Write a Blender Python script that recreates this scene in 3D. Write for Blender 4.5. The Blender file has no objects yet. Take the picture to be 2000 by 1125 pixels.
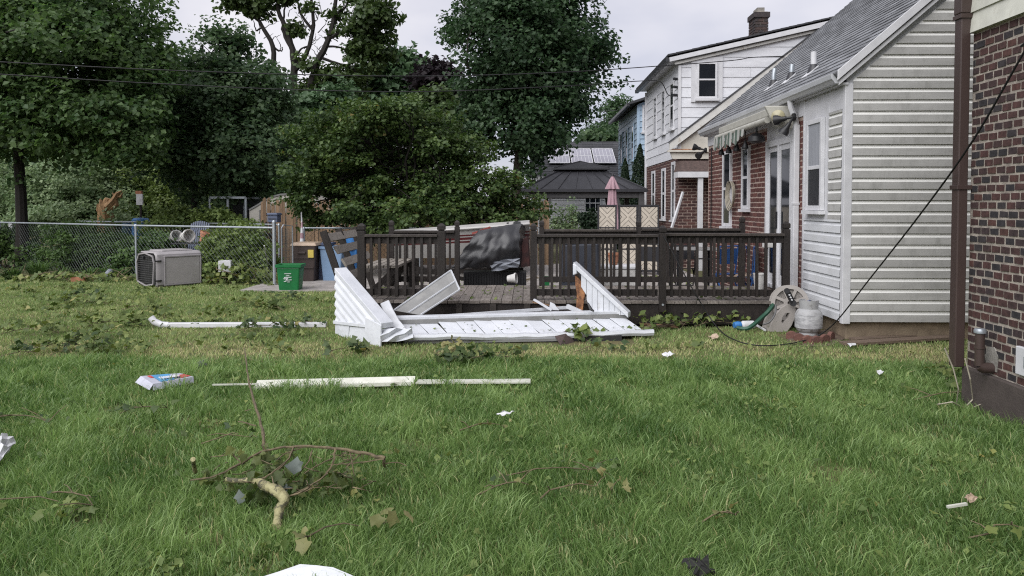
import bpy, math, random
import numpy as np
from mathutils import Vector, Matrix

random.seed(7)
SC = bpy.context.scene
COL = SC.collection

# ---------------------------------------------------------------- camera, sky, sun, exposure
FPX = 1500.0                      # focal length in photo pixels (photo is 2000 x 1125)
TH = math.radians(1.9)            # tilt down
PPY = 400 + FPX * math.tan(TH)    # the lens axis meets the picture above its middle (cropped / shifted frame)
PH = math.atan(30 / FPX * math.cos(TH))
EYE = 1.6
cd = bpy.data.cameras.new('camera')
cam = bpy.data.objects.new('camera', cd)
COL.objects.link(cam)
cam.location = (0, 0, EYE)
cam.rotation_euler = (math.pi / 2 - TH, 0, PH)
cd.sensor_width = 36
cd.lens = FPX / 2000 * 36
cd.shift_y = -(562.5 - PPY) / 2000
cd.clip_start = 0.05
cd.clip_end = 2000
SC.camera = cam

SUN_EL, SUN_AZ = math.radians(44), math.radians(215)   # high, diffuse, from behind the camera and a little left
world = bpy.data.worlds.new('World')
SC.world = world
world.use_nodes = True
nt = world.node_tree
nt.nodes.clear()
out = nt.nodes.new('ShaderNodeOutputWorld')
bg = nt.nodes.new('ShaderNodeBackground')
bg.inputs['Strength'].default_value = 0.1
sky = nt.nodes.new('ShaderNodeTexSky')
sky.sky_type = 'NISHITA'
sky.sun_disc = False
sky.sun_elevation = SUN_EL
sky.sun_rotation = SUN_AZ
tc = nt.nodes.new('ShaderNodeTexCoord')
mp = nt.nodes.new('ShaderNodeMapping')
mp.inputs['Scale'].default_value = (1.0, 1.0, 2.2)
nz = nt.nodes.new('ShaderNodeTexNoise')
nz.inputs['Scale'].default_value = 2.1
nz.inputs['Detail'].default_value = 5
nz.inputs['Roughness'].default_value = 0.5
rp = nt.nodes.new('ShaderNodeValToRGB')
rp.color_ramp.elements[0].position = 0.40
rp.color_ramp.elements[0].color = (0.60, 0.605, 0.71, 1)
rp.color_ramp.elements[1].position = 0.62
rp.color_ramp.elements[1].color = (0.94, 0.905, 0.945, 1)
sc_ = nt.nodes.new('ShaderNodeVectorMath')
sc_.operation = 'SCALE'
sc_.inputs[3].default_value = 3.95
mx = nt.nodes.new('ShaderNodeMix')
mx.data_type = 'RGBA'
mx.inputs[0].default_value = 0.93          # a closed cloud deck over the clear sky
nt.links.new(tc.outputs['Generated'], mp.inputs[0])
nt.links.new(mp.outputs[0], nz.inputs['Vector'])
nt.links.new(nz.outputs[0], rp.inputs[0])
nt.links.new(rp.outputs[0], sc_.inputs[0])
nt.links.new(sky.outputs[0], mx.inputs[6])
nt.links.new(sc_.outputs[0], mx.inputs[7])
nt.links.new(mx.outputs[2], bg.inputs[0])
nt.links.new(bg.outputs[0], out.inputs[0])

sl = bpy.data.lights.new('sun', 'SUN')
sl.energy = 1.5
sl.angle = math.radians(60)
sl.color = (1.0, 0.995, 0.985)
sun = bpy.data.objects.new('sun', sl)
COL.objects.link(sun)
sd = Vector((math.sin(SUN_AZ) * math.cos(SUN_EL), math.cos(SUN_AZ) * math.cos(SUN_EL), math.sin(SUN_EL)))
sun.rotation_euler = sd.to_track_quat('Z', 'Y').to_euler()
sun.location = (-6, -6, 14)

SC.view_settings.view_transform = 'Standard'
SC.view_settings.look = 'None'
SC.view_settings.exposure = 1.3
SC.view_settings.gamma = 1.0
SC.view_settings.use_curve_mapping = False
SC.cycles.max_bounces = 6
SC.cycles.diffuse_bounces = 3
SC.cycles.glossy_bounces = 3
SC.cycles.transmission_bounces = 4
SC.cycles.transparent_max_bounces = 6
SC.cycles.use_denoising = False
SC.cycles.filter_width = 1.15

# ---------------------------------------------------------------- survey helpers: photo pixel -> place
FW = Vector((-math.sin(PH) * math.cos(TH), math.cos(PH) * math.cos(TH), -math.sin(TH)))
RT = Vector((math.cos(PH), math.sin(PH), 0))
UP = Vector((-math.sin(PH) * math.sin(TH), math.cos(PH) * math.sin(TH), math.cos(TH)))
C0 = Vector((0, 0, EYE))


def ray(x, y):
    return FW + RT * ((x - 1000) / FPX) - UP * ((y - PPY) / FPX)


def W(x, y, d):
    r = ray(x, y)
    return C0 + r * (d / r.y)


def G(x, y, z=0.0):
    r = ray(x, y)
    return C0 + r * ((z - EYE) / r.z)


def XP(x, y, X):
    r = ray(x, y)
    return C0 + r * (X / r.x)


# ---------------------------------------------------------------- object helpers
def tag(o, label=None, cat=None, group=None, kind=None):
    if label: o['label'] = label
    if cat: o['category'] = cat
    if group: o['group'] = group
    if kind: o['kind'] = kind
    return o


def origin(o):
    p = Vector((0, 0, 0))
    while o is not None:
        p = p + Vector(o.location)
        o = o.parent
    return p


def thing(name, loc, label, cat, group=None):
    o = bpy.data.objects.new(name, None)
    o.empty_display_size = 0.1
    COL.objects.link(o)
    o.location = loc
    return tag(o, label, cat, group)


def link_mesh(name, me, parent=None, loc=None, rot=None):
    o = bpy.data.objects.new(name, me)
    COL.objects.link(o)
    if parent is not None:
        o.parent = parent
    if loc is not None:
        o.location = Vector(loc) - (origin(parent) if parent is not None else Vector((0, 0, 0)))
    if rot is not None:
        o.rotation_euler = rot
    return o


class MB:
    def __init__(s):
        s.v = []
        s.f = []
        s.m = []
        s.mi = 0

    def add(s, vs, fs):
        b = len(s.v)
        s.v += [tuple(q) for q in vs]
        s.f += [tuple(b + i for i in f) for f in fs]
        s.m += [s.mi] * len(fs)
        return s

    def box(s, x0, x1, y0, y1, z0, z1):
        vs = [(x0, y0, z0), (x1, y0, z0), (x1, y1, z0), (x0, y1, z0), (x0, y0, z1), (x1, y0, z1), (x1, y1, z1), (x0, y1, z1)]
        return s.add(vs, [(0, 3, 2, 1), (4, 5, 6, 7), (0, 1, 5, 4), (1, 2, 6, 5), (2, 3, 7, 6), (3, 0, 4, 7)])

    def obox(s, c, sx, sy, sz, R=None):
        R = R or Matrix.Identity(3)
        c = Vector(c)
        vs = []
        for k in range(8):
            p = Vector(((-1, 1, 1, -1)[k % 4] * sx / 2, (-1, -1, 1, 1)[k % 4] * sy / 2, (-1 if k < 4 else 1) * sz / 2))
            vs.append(c + R @ p)
        return s.add(vs, [(0, 3, 2, 1), (4, 5, 6, 7), (0, 1, 5, 4), (1, 2, 6, 5), (2, 3, 7, 6), (3, 0, 4, 7)])

    def bar(s, p0, p1, w, h, up=(0, 0, 1)):
        p0, p1 = Vector(p0), Vector(p1)
        d = (p1 - p0)
        L = d.length
        d = d / L
        u = Vector(up)
        r = d.cross(u)
        if r.length < 1e-4:
            r = d.cross(Vector((0, 1, 0)))
        r.normalize()
        u = r.cross(d)
        vs = []
        for p in (p0, p1):
            for a, b in ((-1, -1), (1, -1), (1, 1), (-1, 1)):
                vs.append(p + r * (a * w / 2) + u * (b * h / 2))
        return s.add(vs, [(0, 1, 2, 3), (7, 6, 5, 4), (0, 4, 5, 1), (1, 5, 6, 2), (2, 6, 7, 3), (3, 7, 4, 0)])

    def tube(s, pts, r, n=6, cap=True):
        pts = [Vector(p) for p in pts]
        rr = r if isinstance(r, (list, tuple)) else [r] * len(pts)
        vs, fs = [], []
        prev = None
        for i, p in enumerate(pts):
            d = (pts[min(i + 1, len(pts) - 1)] - pts[max(i - 1, 0)])
            if d.length < 1e-9: d = Vector((0, 0, 1))
            d.normalize()
            if prev is None:
                a = Vector((0, 0, 1)) if abs(d.z) < 0.9 else Vector((1, 0, 0))
                u = d.cross(a).normalized()
            else:
                u = (prev - d * prev.dot(d))
                u = u.normalized() if u.length > 1e-6 else d.orthogonal().normalized()
            prev = u
            w = d.cross(u)
            for k in range(n):
                t = 2 * math.pi * k / n
                vs.append(p + (u * math.cos(t) + w * math.sin(t)) * rr[i])
        for i in range(len(pts) - 1):
            for k in range(n):
                a, b = i * n + k, i * n + (k + 1) % n
                fs.append((a, b, b + n, a + n))
        if cap:
            fs.append(tuple(reversed(range(n))))
            fs.append(tuple(range((len(pts) - 1) * n, len(pts) * n)))
        return s.add(vs, fs)

    def lathe(s, prof, c=(0, 0, 0), n=20, R=None):
        R = R or Matrix.Identity(3)
        c = Vector(c)
        vs, fs = [], []
        for (r, z) in prof:
            for k in range(n):
                t = 2 * math.pi * k / n
                vs.append(c + R @ Vector((r * math.cos(t), r * math.sin(t), z)))
        for i in range(len(prof) - 1):
            for k in range(n):
                a, b = i * n + k, i * n + (k + 1) % n
                fs.append((a, b, b + n, a + n))
        if prof[0][0] > 1e-5: fs.append(tuple(reversed(range(n))))
        if prof[-1][0] > 1e-5: fs.append(tuple(range((len(prof) - 1) * n, len(prof) * n)))
        return s.add(vs, fs)

    def prism(s, poly, vec):
        vec = Vector(vec)
        n = len(poly)
        vs = [Vector(p) for p in poly] + [Vector(p) + vec for p in poly]
        fs = [tuple(reversed(range(n))), tuple(range(n, 2 * n))]
        for i in range(n):
            j = (i + 1) % n
            fs.append((i, j, j + n, i + n))
        return s.add(vs, fs)

    def frustum(s, b, t):
        n = len(b)
        vs = [Vector(p) for p in b] + [Vector(p) for p in t]
        fs = [tuple(reversed(range(n))), tuple(range(n, 2 * n))]
        for i in range(n):
            j = (i + 1) % n
            fs.append((i, j, j + n, i + n))
        return s.add(vs, fs)

    def mesh(s, name, mats, off=Vector((0, 0, 0)), smooth=False):
        me = bpy.data.meshes.new(name)
        ox, oy, oz = off
        me.from_pydata([(x - ox, y - oy, z - oz) for x, y, z in s.v], [], s.f)
        for m in (mats if isinstance(mats, (list, tuple)) else [mats]):
            me.materials.append(m)
        if isinstance(mats, (list, tuple)):
            me.polygons.foreach_set('material_index', s.m)
        if smooth:
            me.polygons.foreach_set('use_smooth', [True] * len(me.polygons))
        import bmesh
        bm = bmesh.new()
        bm.from_mesh(me)
        bmesh.ops.recalc_face_normals(bm, faces=bm.faces)
        bm.to_mesh(me)
        bm.free()
        return me

    def build(s, name, mats, parent=None, smooth=False, bevel=0.0, label=None, cat=None, group=None, kind=None):
        if parent is not None:
            off = origin(parent)
            o = link_mesh(name, s.mesh(name, mats, off, smooth), parent)
        else:
            a = np.array(s.v)
            lo, hi = a.min(0), a.max(0)
            off = Vector((float(lo[0] + hi[0]) / 2, float(lo[1] + hi[1]) / 2, float(lo[2])))
            o = link_mesh(name, s.mesh(name, mats, off, smooth))
            o.location = off
        if smooth:
            try:
                o.data.set_sharp_from_angle(angle=math.radians(38))
            except Exception:
                pass
        if bevel:
            b = o.modifiers.new('bevel', 'BEVEL')
            b.width = bevel
            b.segments = 2
            b.limit_method = 'ANGLE'
            b.angle_limit = math.radians(40)
        tag(o, label, cat, group, kind)
        return o


# ---------------------------------------------------------------- materials
def newmat(name):
    m = bpy.data.materials.new(name)
    m.use_nodes = True
    n = m.node_tree
    n.nodes.clear()
    o = n.nodes.new('ShaderNodeOutputMaterial')
    p = n.nodes.new('ShaderNodeBsdfPrincipled')
    n.links.new(p.outputs[0], o.inputs[0])
    return m, n, p, o


def M(name, col, rough=0.6, col2=None, scale=6.0, stretch=(1, 1, 1), lo=0.35, hi=0.65, bump=0.0, bscale=80.0, metal=0.0,
      orand=0.12, isl=0.0, dirt=None, dscale=2.0, dstretch=None, dlo=0.55, dhi=0.8, spec=0.4, coord='Object'):
    """colour + mottling + optional dirt blotches + per-object/per-piece value shift + fine relief"""
    m, n, p, o = newmat(name)
    L = n.links.new
    c2 = col2 or tuple(c * 0.78 for c in col)
    tc = n.nodes.new('ShaderNodeTexCoord')
    oi = n.nodes.new('ShaderNodeObjectInfo')
    mp = n.nodes.new('ShaderNodeMapping')
    mp.inputs['Scale'].default_value = stretch
    ad = n.nodes.new('ShaderNodeVectorMath')
    ad.operation = 'ADD'
    ml = n.nodes.new('ShaderNodeMath')
    ml.operation = 'MULTIPLY'
    ml.inputs[1].default_value = 37.0
    L(oi.outputs['Random'], ml.inputs[0])
    L(tc.outputs[coord], ad.inputs[0])
    L(ml.outputs[0], ad.inputs[1])
    L(ad.outputs[0], mp.inputs[0])
    nz = n.nodes.new('ShaderNodeTexNoise')
    nz.inputs['Scale'].default_value = scale
    nz.inputs['Detail'].default_value = 6
    nz.inputs['Roughness'].default_value = 0.62
    L(mp.outputs[0], nz.inputs['Vector'])
    rp = n.nodes.new('ShaderNodeValToRGB')
    rp.color_ramp.elements[0].position = lo
    rp.color_ramp.elements[1].position = hi
    rp.color_ramp.elements[0].color = (*c2, 1)
    rp.color_ramp.elements[1].color = (*col, 1)
    L(nz.outputs[0], rp.inputs[0])
    cur = rp.outputs[0]
    if dirt:
        n2 = n.nodes.new('ShaderNodeTexNoise')
        n2.inputs['Scale'].default_value = dscale
        n2.inputs['Detail'].default_value = 8
        n2.inputs['Roughness'].default_value = 0.7
        if dstretch:
            m3 = n.nodes.new('ShaderNodeMapping')
            m3.inputs['Scale'].default_value = dstretch
            L(ad.outputs[0], m3.inputs[0])
            L(m3.outputs[0], n2.inputs['Vector'])
        else:
            L(ad.outputs[0], n2.inputs['Vector'])
        r2 = n.nodes.new('ShaderNodeMapRange')
        r2.inputs[1].default_value = dlo
        r2.inputs[2].default_value = dhi
        L(n2.outputs[0], r2.inputs[0])
        mx = n.nodes.new('ShaderNodeMix')
        mx.data_type = 'RGBA'
        L(r2.outputs[0], mx.inputs[0])
        L(cur, mx.inputs[6])
        mx.inputs[7].default_value = (*dirt, 1)
        cur = mx.outputs[2]
    if orand or isl:
        hs = n.nodes.new('ShaderNodeHueSaturation')
        mr = n.nodes.new('ShaderNodeMapRange')
        a = max(orand, isl)
        mr.inputs[3].default_value = 1 - a
        mr.inputs[4].default_value = 1 + a
        src = oi.outputs['Random']
        if isl:
            ge = n.nodes.new('ShaderNodeNewGeometry')
            sm = n.nodes.new('ShaderNodeMath')
            sm.operation = 'ADD'
            fr = n.nodes.new('ShaderNodeMath')
            fr.operation = 'FRACT'
            L(oi.outputs['Random'], sm.inputs[0])
            L(ge.outputs['Random Per Island'], sm.inputs[1])
            L(sm.outputs[0], fr.inputs[0])
            src = fr.outputs[0]
        L(src, mr.inputs[0])
        L(mr.outputs[0], hs.inputs['Value'])
        L(cur, hs.inputs['Color'])
        cur = hs.outputs[0]
    L(cur, p.inputs['Base Color'])
    p.inputs['Roughness'].default_value = rough
    p.inputs['Metallic'].default_value = metal
    p.inputs['Specular IOR Level'].default_value = spec
    if bump:
        n3 = n.nodes.new('ShaderNodeTexNoise')
        n3.inputs['Scale'].default_value = bscale
        n3.inputs['Detail'].default_value = 4
        L(mp.outputs[0], n3.inputs['Vector'])
        bp = n.nodes.new('ShaderNodeBump')
        bp.inputs['Strength'].default_value = bump
        bp.inputs['Distance'].default_value = 0.01
        L(n3.outputs[0], bp.inputs['Height'])
        L(bp.outputs[0], p.inputs['Normal'])
    return m


def brickmat(name, cols, rough=0.85):
    """each brick takes one of several fired colours, with its own mottling"""
    m, n, p, o = newmat(name)
    L = n.links.new
    oi = n.nodes.new('ShaderNodeObjectInfo')
    ge = n.nodes.new('ShaderNodeNewGeometry')
    sm = n.nodes.new('ShaderNodeMath'); sm.operation = 'ADD'
    fr = n.nodes.new('ShaderNodeMath'); fr.operation = 'FRACT'
    L(oi.outputs['Random'], sm.inputs[0]); L(ge.outputs['Random Per Island'], sm.inputs[1]); L(sm.outputs[0], fr.inputs[0])
    rp = n.nodes.new('ShaderNodeValToRGB')
    rp.color_ramp.interpolation = 'CONSTANT'
    e = rp.color_ramp.elements
    while len(e) < len(cols): e.new(0.5)
    for i, c in enumerate(cols):
        e[i].position = i / len(cols)
        e[i].color = (*c, 1)
    L(fr.outputs[0], rp.inputs[0])
    nz = n.nodes.new('ShaderNodeTexNoise'); nz.inputs['Scale'].default_value = 28; nz.inputs['Detail'].default_value = 6
    tc = n.nodes.new('ShaderNodeTexCoord')
    ad = n.nodes.new('ShaderNodeVectorMath'); ad.operation = 'ADD'
    L(tc.outputs['Object'], ad.inputs[0]); L(oi.outputs['Random'], ad.inputs[1]); L(ad.outputs[0], nz.inputs['Vector'])
    mr = n.nodes.new('ShaderNodeMapRange'); mr.inputs[1].default_value = 0.3; mr.inputs[2].default_value = 0.7
    mr.inputs[3].default_value = 0.6; mr.inputs[4].default_value = 1.3
    L(nz.outputs[0], mr.inputs[0])
    hs = n.nodes.new('ShaderNodeHueSaturation')
    L(mr.outputs[0], hs.inputs['Value']); L(rp.outputs[0], hs.inputs['Color'])
    L(hs.outputs[0], p.inputs['Base Color'])
    p.inputs['Roughness'].default_value = rough
    bp = n.nodes.new('ShaderNodeBump'); bp.inputs['Strength'].default_value = 0.5; bp.inputs['Distance'].default_value = 0.006
    L(nz.outputs[0], bp.inputs['Height']); L(bp.outputs[0], p.inputs['Normal'])
    return m


def leafmat(name, a, b, trans=0.25, rough=0.55, c=None):
    """leaf colour runs a..b by the per-leaf attribute 'c'"""
    m, n, p, o = newmat(name)
    L = n.links.new
    at = n.nodes.new('ShaderNodeAttribute')
    at.attribute_name = 'c'
    rp = n.nodes.new('ShaderNodeValToRGB')
    rp.color_ramp.elements[0].color = (*a, 1)
    rp.color_ramp.elements[1].color = (*b, 1)
    if c:
        e = rp.color_ramp.elements.new(0.93)
        e.color = (*b, 1)
        rp.color_ramp.elements[2].color = (*c, 1)
    L(at.outputs['Fac'], rp.inputs[0])
    L(rp.outputs[0], p.inputs['Base Color'])
    p.inputs['Roughness'].default_value = rough
    p.inputs['Specular IOR Level'].default_value = 0.35
    t = n.nodes.new('ShaderNodeBsdfTranslucent')
    hs = n.nodes.new('ShaderNodeHueSaturation')
    hs.inputs['Value'].default_value = 1.6
    hs.inputs['Saturation'].default_value = 1.15
    L(rp.outputs[0], hs.inputs['Color'])
    L(hs.outputs[0], t.inputs[0])
    ms = n.nodes.new('ShaderNodeMixShader')
    ms.inputs[0].default_value = trans
    L(p.outputs[0], ms.inputs[1])
    L(t.outputs[0], ms.inputs[2])
    L(ms.outputs[0], o.inputs[0])
    return m


def glassmat(name, col=(0.012, 0.014, 0.018), rough=0.06):
    m, n, p, o = newmat(name)
    p.inputs['Base Color'].default_value = (*col, 1)
    p.inputs['Roughness'].default_value = rough
    p.inputs['Specular IOR Level'].default_value = 0.6
    return m


def np_mesh(name, V, F, mat, cattr=None, parent=None):
    """fast mesh from numpy: V (n,3), F (m,k) with k = 3 or 4; cattr per vertex"""
    me = bpy.data.meshes.new(name)
    k = F.shape[1]
    me.vertices.add(len(V))
    me.vertices.foreach_set('co', V.astype(np.float32).ravel())
    me.loops.add(F.size)
    me.loops.foreach_set('vertex_index', F.astype(np.int32).ravel())
    me.polygons.add(len(F))
    me.polygons.foreach_set('loop_start', np.arange(0, F.size, k, dtype=np.int32))
    me.polygons.foreach_set('loop_total', np.full(len(F), k, dtype=np.int32))
    me.update(calc_edges=True)
    if cattr is not None:
        a = me.attributes.new('c', 'FLOAT', 'POINT')
        a.data.foreach_set('value', cattr.astype(np.float32))
    me.materials.append(mat)
    return me
# ---------------------------------------------------------------- palette
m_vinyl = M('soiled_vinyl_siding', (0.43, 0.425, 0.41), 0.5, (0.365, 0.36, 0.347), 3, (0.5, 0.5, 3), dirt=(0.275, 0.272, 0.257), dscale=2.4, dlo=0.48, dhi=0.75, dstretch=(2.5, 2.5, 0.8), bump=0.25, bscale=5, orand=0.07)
m_vinylc = M('pale_vinyl', (0.74, 0.735, 0.71), 0.42, (0.66, 0.655, 0.63), 3, (0.5, 0.5, 3), orand=0.03)  # paler tone on the upper slope of each siding course
m_vinylw = M('vinyl_siding_white', (0.68, 0.69, 0.715), 0.45, (0.58, 0.59, 0.61), 3, (1, 0.5, 3), dirt=(0.50, 0.50, 0.49), dscale=2.2, dlo=0.5, dhi=0.8, orand=0.04)
m_white = M('white_paint', (0.62, 0.62, 0.64), 0.45, (0.53, 0.53, 0.55), 5, dirt=(0.5, 0.48, 0.44), dscale=4, dlo=0.6, dhi=0.95, orand=0.03)
m_alum = M('white_aluminium', (0.60, 0.615, 0.65), 0.36, (0.52, 0.535, 0.57), 4, dirt=(0.36, 0.34, 0.31), dscale=7, dlo=0.57, dhi=0.85, bump=0.9, bscale=6, orand=0.05)
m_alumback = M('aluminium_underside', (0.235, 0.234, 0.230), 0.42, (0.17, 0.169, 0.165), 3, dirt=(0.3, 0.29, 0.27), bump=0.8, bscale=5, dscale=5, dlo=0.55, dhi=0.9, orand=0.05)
m_peel = M('peeling_white_paint', (0.60, 0.59, 0.565), 0.65, (0.52, 0.51, 0.485), 6, dirt=(0.30, 0.24, 0.17), dscale=5, dlo=0.58, dhi=0.70, orand=0.03)
m_shake = M('white_shingle_siding', (0.68, 0.685, 0.72), 0.6, (0.60, 0.605, 0.635), 5, (1, 1, 3), dirt=(0.5, 0.5, 0.5), dscale=2.5, dlo=0.6, dhi=0.95, orand=0.05)
m_cream = M('cream_boards', (0.54, 0.515, 0.46), 0.6, (0.47, 0.445, 0.395), 5, dirt=(0.36, 0.3, 0.22), dscale=6, dlo=0.6, dhi=0.85)
m_blue = M('blue_siding', (0.36, 0.47, 0.58), 0.55, (0.31, 0.41, 0.52), 4, (1, 1, 3), orand=0.05)
m_mortar = M('mortar', (0.42, 0.375, 0.32), 0.9, (0.22, 0.19, 0.165), 9, bump=0.5, bscale=120)
m_mortar2 = M('pink_mortar', (0.46, 0.36, 0.31), 0.9, (0.34, 0.26, 0.22), 20, bump=0.4, bscale=120)
m_brick1 = brickmat('old_brick', [(0.068, 0.030, 0.027), (0.056, 0.027, 0.025), (0.034, 0.028, 0.030), (0.078, 0.034, 0.028), (0.048, 0.026, 0.025), (0.028, 0.025, 0.028), (0.062, 0.029, 0.026), (0.042, 0.026, 0.027)])
m_brick2 = brickmat('red_brick', [(0.105, 0.036, 0.029), (0.090, 0.031, 0.026), (0.120, 0.042, 0.033), (0.082, 0.030, 0.027), (0.10, 0.038, 0.033)])
m_brick3 = brickmat('dark_red_brick', [(0.095, 0.040, 0.034), (0.070, 0.030, 0.028), (0.082, 0.036, 0.032), (0.058, 0.028, 0.027)])
m_brick4 = brickmat('sooty_chimney_brick', [(0.050, 0.036, 0.034), (0.042, 0.033, 0.034), (0.060, 0.038, 0.034), (0.036, 0.030, 0.032)])
m_conc = M('foundation_concrete', (0.30, 0.235, 0.165), 0.9, (0.20, 0.155, 0.11), 5, bump=0.4, bscale=60, dirt=(0.12, 0.09, 0.06), dscale=3)
m_parge = M('brown_parging', (0.072, 0.058, 0.052), 0.85, (0.055, 0.044, 0.04), 7, bump=0.4, bscale=70)
m_brownmetal = M('brown_downspout_paint', (0.062, 0.042, 0.038), 0.38, (0.05, 0.034, 0.03), 4, (1, 1, 0.3), orand=0.02)
m_shingle = M('grey_roof_shingle', (0.23, 0.235, 0.25), 0.85, (0.14, 0.145, 0.155), 14, bump=0.6, bscale=200, isl=0.28)
m_shingleb = M('brown_roof_shingle', (0.10, 0.068, 0.06), 0.85, (0.06, 0.042, 0.038), 14, bump=0.6, bscale=200, isl=0.2)
m_shingled = M('dark_roof_shingle', (0.062, 0.063, 0.068), 0.8, (0.045, 0.046, 0.05), 14, bump=0.5, bscale=160, isl=0.2)
m_glass = glassmat('window_glass')
m_screen = M('insect_screen', (0.03, 0.032, 0.036), 0.5, orand=0.0)
m_curtain = M('curtain', (0.32, 0.33, 0.36), 0.8, (0.22, 0.23, 0.25), 8, (1, 12, 0.4), orand=0.0)
m_deck = M('weathered_deck_wood', (0.050, 0.041, 0.036), 0.75, (0.028, 0.023, 0.020), 5, (8, 1, 8), bump=0.5, bscale=30, dirt=(0.11, 0.10, 0.085), dscale=4, dlo=0.55, dhi=0.8, orand=0.22)
m_deckrail = M('dark_stained_wood', (0.024, 0.018, 0.0155), 0.55, (0.014, 0.0105, 0.0095), 6, (6, 6, 1), bump=0.4, bscale=40, dirt=(0.050, 0.041, 0.034), dscale=6, dlo=0.55, dhi=0.85, orand=0.22)
m_deckboard = M('grey_deck_board', (0.215, 0.19, 0.17), 0.8, (0.115, 0.098, 0.085), 5, (9, 0.8, 9), bump=0.5, bscale=30, dirt=(0.055, 0.042, 0.035), dscale=4, dlo=0.5, dhi=0.75, orand=0.25)
m_slat = M('grey_bench_wood', (0.27, 0.245, 0.21), 0.8, (0.16, 0.14, 0.12), 6, (1, 6, 6), bump=0.4, bscale=30, orand=0.2)
m_galv = M('galvanised_steel', (0.40, 0.43, 0.46), 0.42, (0.32, 0.35, 0.38), 10, metal=0.55, orand=0.05)
m_wire = M('wire_galvanised', (0.15, 0.17, 0.17), 0.5, metal=0.4, orand=0.0)
m_cable = M('black_cable', (0.012, 0.012, 0.013), 0.55, orand=0.0)
m_cableg = M('grey_cable', (0.10, 0.10, 0.10), 0.55, orand=0.0)
m_black = M('black_plastic', (0.018, 0.018, 0.02), 0.45, orand=0.05)
m_charcoal = M('charcoal_metal', (0.036, 0.036, 0.041), 0.42, (0.028, 0.028, 0.032), 4, orand=0.04)
m_gpost = M('grey_brown_post', (0.075, 0.072, 0.074), 0.55, (0.055, 0.053, 0.055), 8, orand=0.04)
m_solar = M('solar_cells', (0.34, 0.33, 0.38), 0.22, (0.28, 0.275, 0.32), 2, orand=0.03, spec=0.6)
m_silver = M('silver_frame', (0.78, 0.78, 0.80), 0.35, metal=0.1, orand=0.02)
m_pink = M('pink_canvas', (0.40, 0.26, 0.295), 0.8, (0.32, 0.205, 0.235), 6, (4, 4, 0.6), bump=0.3, bscale=50)
m_chev = M('beige_screen_slat', (0.53, 0.475, 0.40), 0.6, (0.46, 0.41, 0.345), 8, orand=0.06)
m_crate = M('grey_kennel_plastic', (0.315, 0.295, 0.30), 0.55, (0.285, 0.268, 0.272), 5, bump=0.15, bscale=160, orand=0.0)
m_cratep = M('kennel_side_panel', (0.36, 0.34, 0.332), 0.6, (0.33, 0.312, 0.303), 5, dirt=(0.5, 0.49, 0.48), dscale=5.5, dlo=0.60, dhi=0.70, bump=0.15, bscale=160, orand=0.0)
m_green = M('green_plastic', (0.012, 0.155, 0.045), 0.45, (0.010, 0.125, 0.038), 5, dirt=(0.03, 0.14, 0.055), dscale=9, orand=0.0)
m_brownbin = M('brown_bin_plastic', (0.058, 0.042, 0.038), 0.5, (0.048, 0.035, 0.032), 5, orand=0.0)
m_tan = M('tan_plastic', (0.42, 0.32, 0.24), 0.55, (0.36, 0.27, 0.2), 5)
m_bluebin = M('light_blue_plastic', (0.20, 0.30, 0.44), 0.5, (0.175, 0.265, 0.40), 5, orand=0.0)
m_navybin = M('slate_blue_plastic', (0.085, 0.105, 0.165), 0.5, (0.075, 0.09, 0.145), 5, orand=0.0)
m_bluecan = M('bright_blue_plastic', (0.05, 0.20, 0.50), 0.45, orand=0.05)
m_yellow = M('yellow_label', (0.62, 0.48, 0.10), 0.6)
m_tank = M('propane_tank_paint', (0.38, 0.38, 0.385), 0.5, (0.32, 0.32, 0.325), 7, dirt=(0.20, 0.19, 0.18), dscale=9, dlo=0.52, dhi=0.62, orand=0.0)
m_label = M('worn_white_label', (0.47, 0.47, 0.48), 0.6, (0.27, 0.27, 0.28), 11, (1, 1, 2.5), lo=0.40, hi=0.62, orand=0.0)
m_valve = M('blue_valve', (0.03, 0.08, 0.30), 0.4)
m_reel = M('taupe_reel_plastic', (0.34, 0.315, 0.295), 0.5, (0.30, 0.275, 0.255), 6, orand=0.0)
m_reeld = M('dark_reel_inside', (0.045, 0.043, 0.042), 0.6)
m_hose = M('green_hose', (0.02, 0.075, 0.045), 0.45)
m_hosew = M('tan_hose', (0.42, 0.38, 0.30), 0.6)
m_redblock = M('red_edging_block', (0.16, 0.075, 0.058), 0.9, (0.10, 0.05, 0.042), 12, bump=0.5, bscale=60)
m_plank = M('bare_plank', (0.33, 0.20, 0.115), 0.75, (0.2, 0.12, 0.07), 7, (1, 9, 9), bump=0.3, bscale=40, orand=0.2)
m_plankd = M('old_brown_plank', (0.16, 0.115, 0.085), 0.85, (0.095, 0.07, 0.052), 7, (1, 9, 9), bump=0.4, bscale=40, orand=0.2)
m_rust = M('rotten_plywood', (0.36, 0.17, 0.075), 0.85, (0.10, 0.045, 0.025), 7, bump=0.5, bscale=50, lo=0.42, hi=0.6, dirt=(0.45, 0.33, 0.2), dscale=9, dlo=0.62, dhi=0.7)
m_tarred = M('dark_red_underlay', (0.10, 0.042, 0.038), 0.9, (0.05, 0.03, 0.03), 8)
m_feltshade = M('felt_and_shade_black', (0.022, 0.021, 0.021), 0.85, (0.014, 0.014, 0.014), 12, bump=0.5, bscale=90)  # black of the felt scrap and of the painted shadow under the gutter
m_hull = M('white_gelcoat', (0.46, 0.445, 0.43), 0.45, (0.38, 0.365, 0.35), 5, dirt=(0.45, 0.42, 0.38), dscale=5)
m_maroon = M('maroon_stripe', (0.13, 0.03, 0.032), 0.4)
m_redtrim = M('red_plastic', (0.26, 0.06, 0.05), 0.5)
m_tarp = M('black_tarpaulin', (0.030, 0.030, 0.033), 0.42, (0.022, 0.022, 0.025), 6, bump=0.25, bscale=60, spec=0.55)
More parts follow.
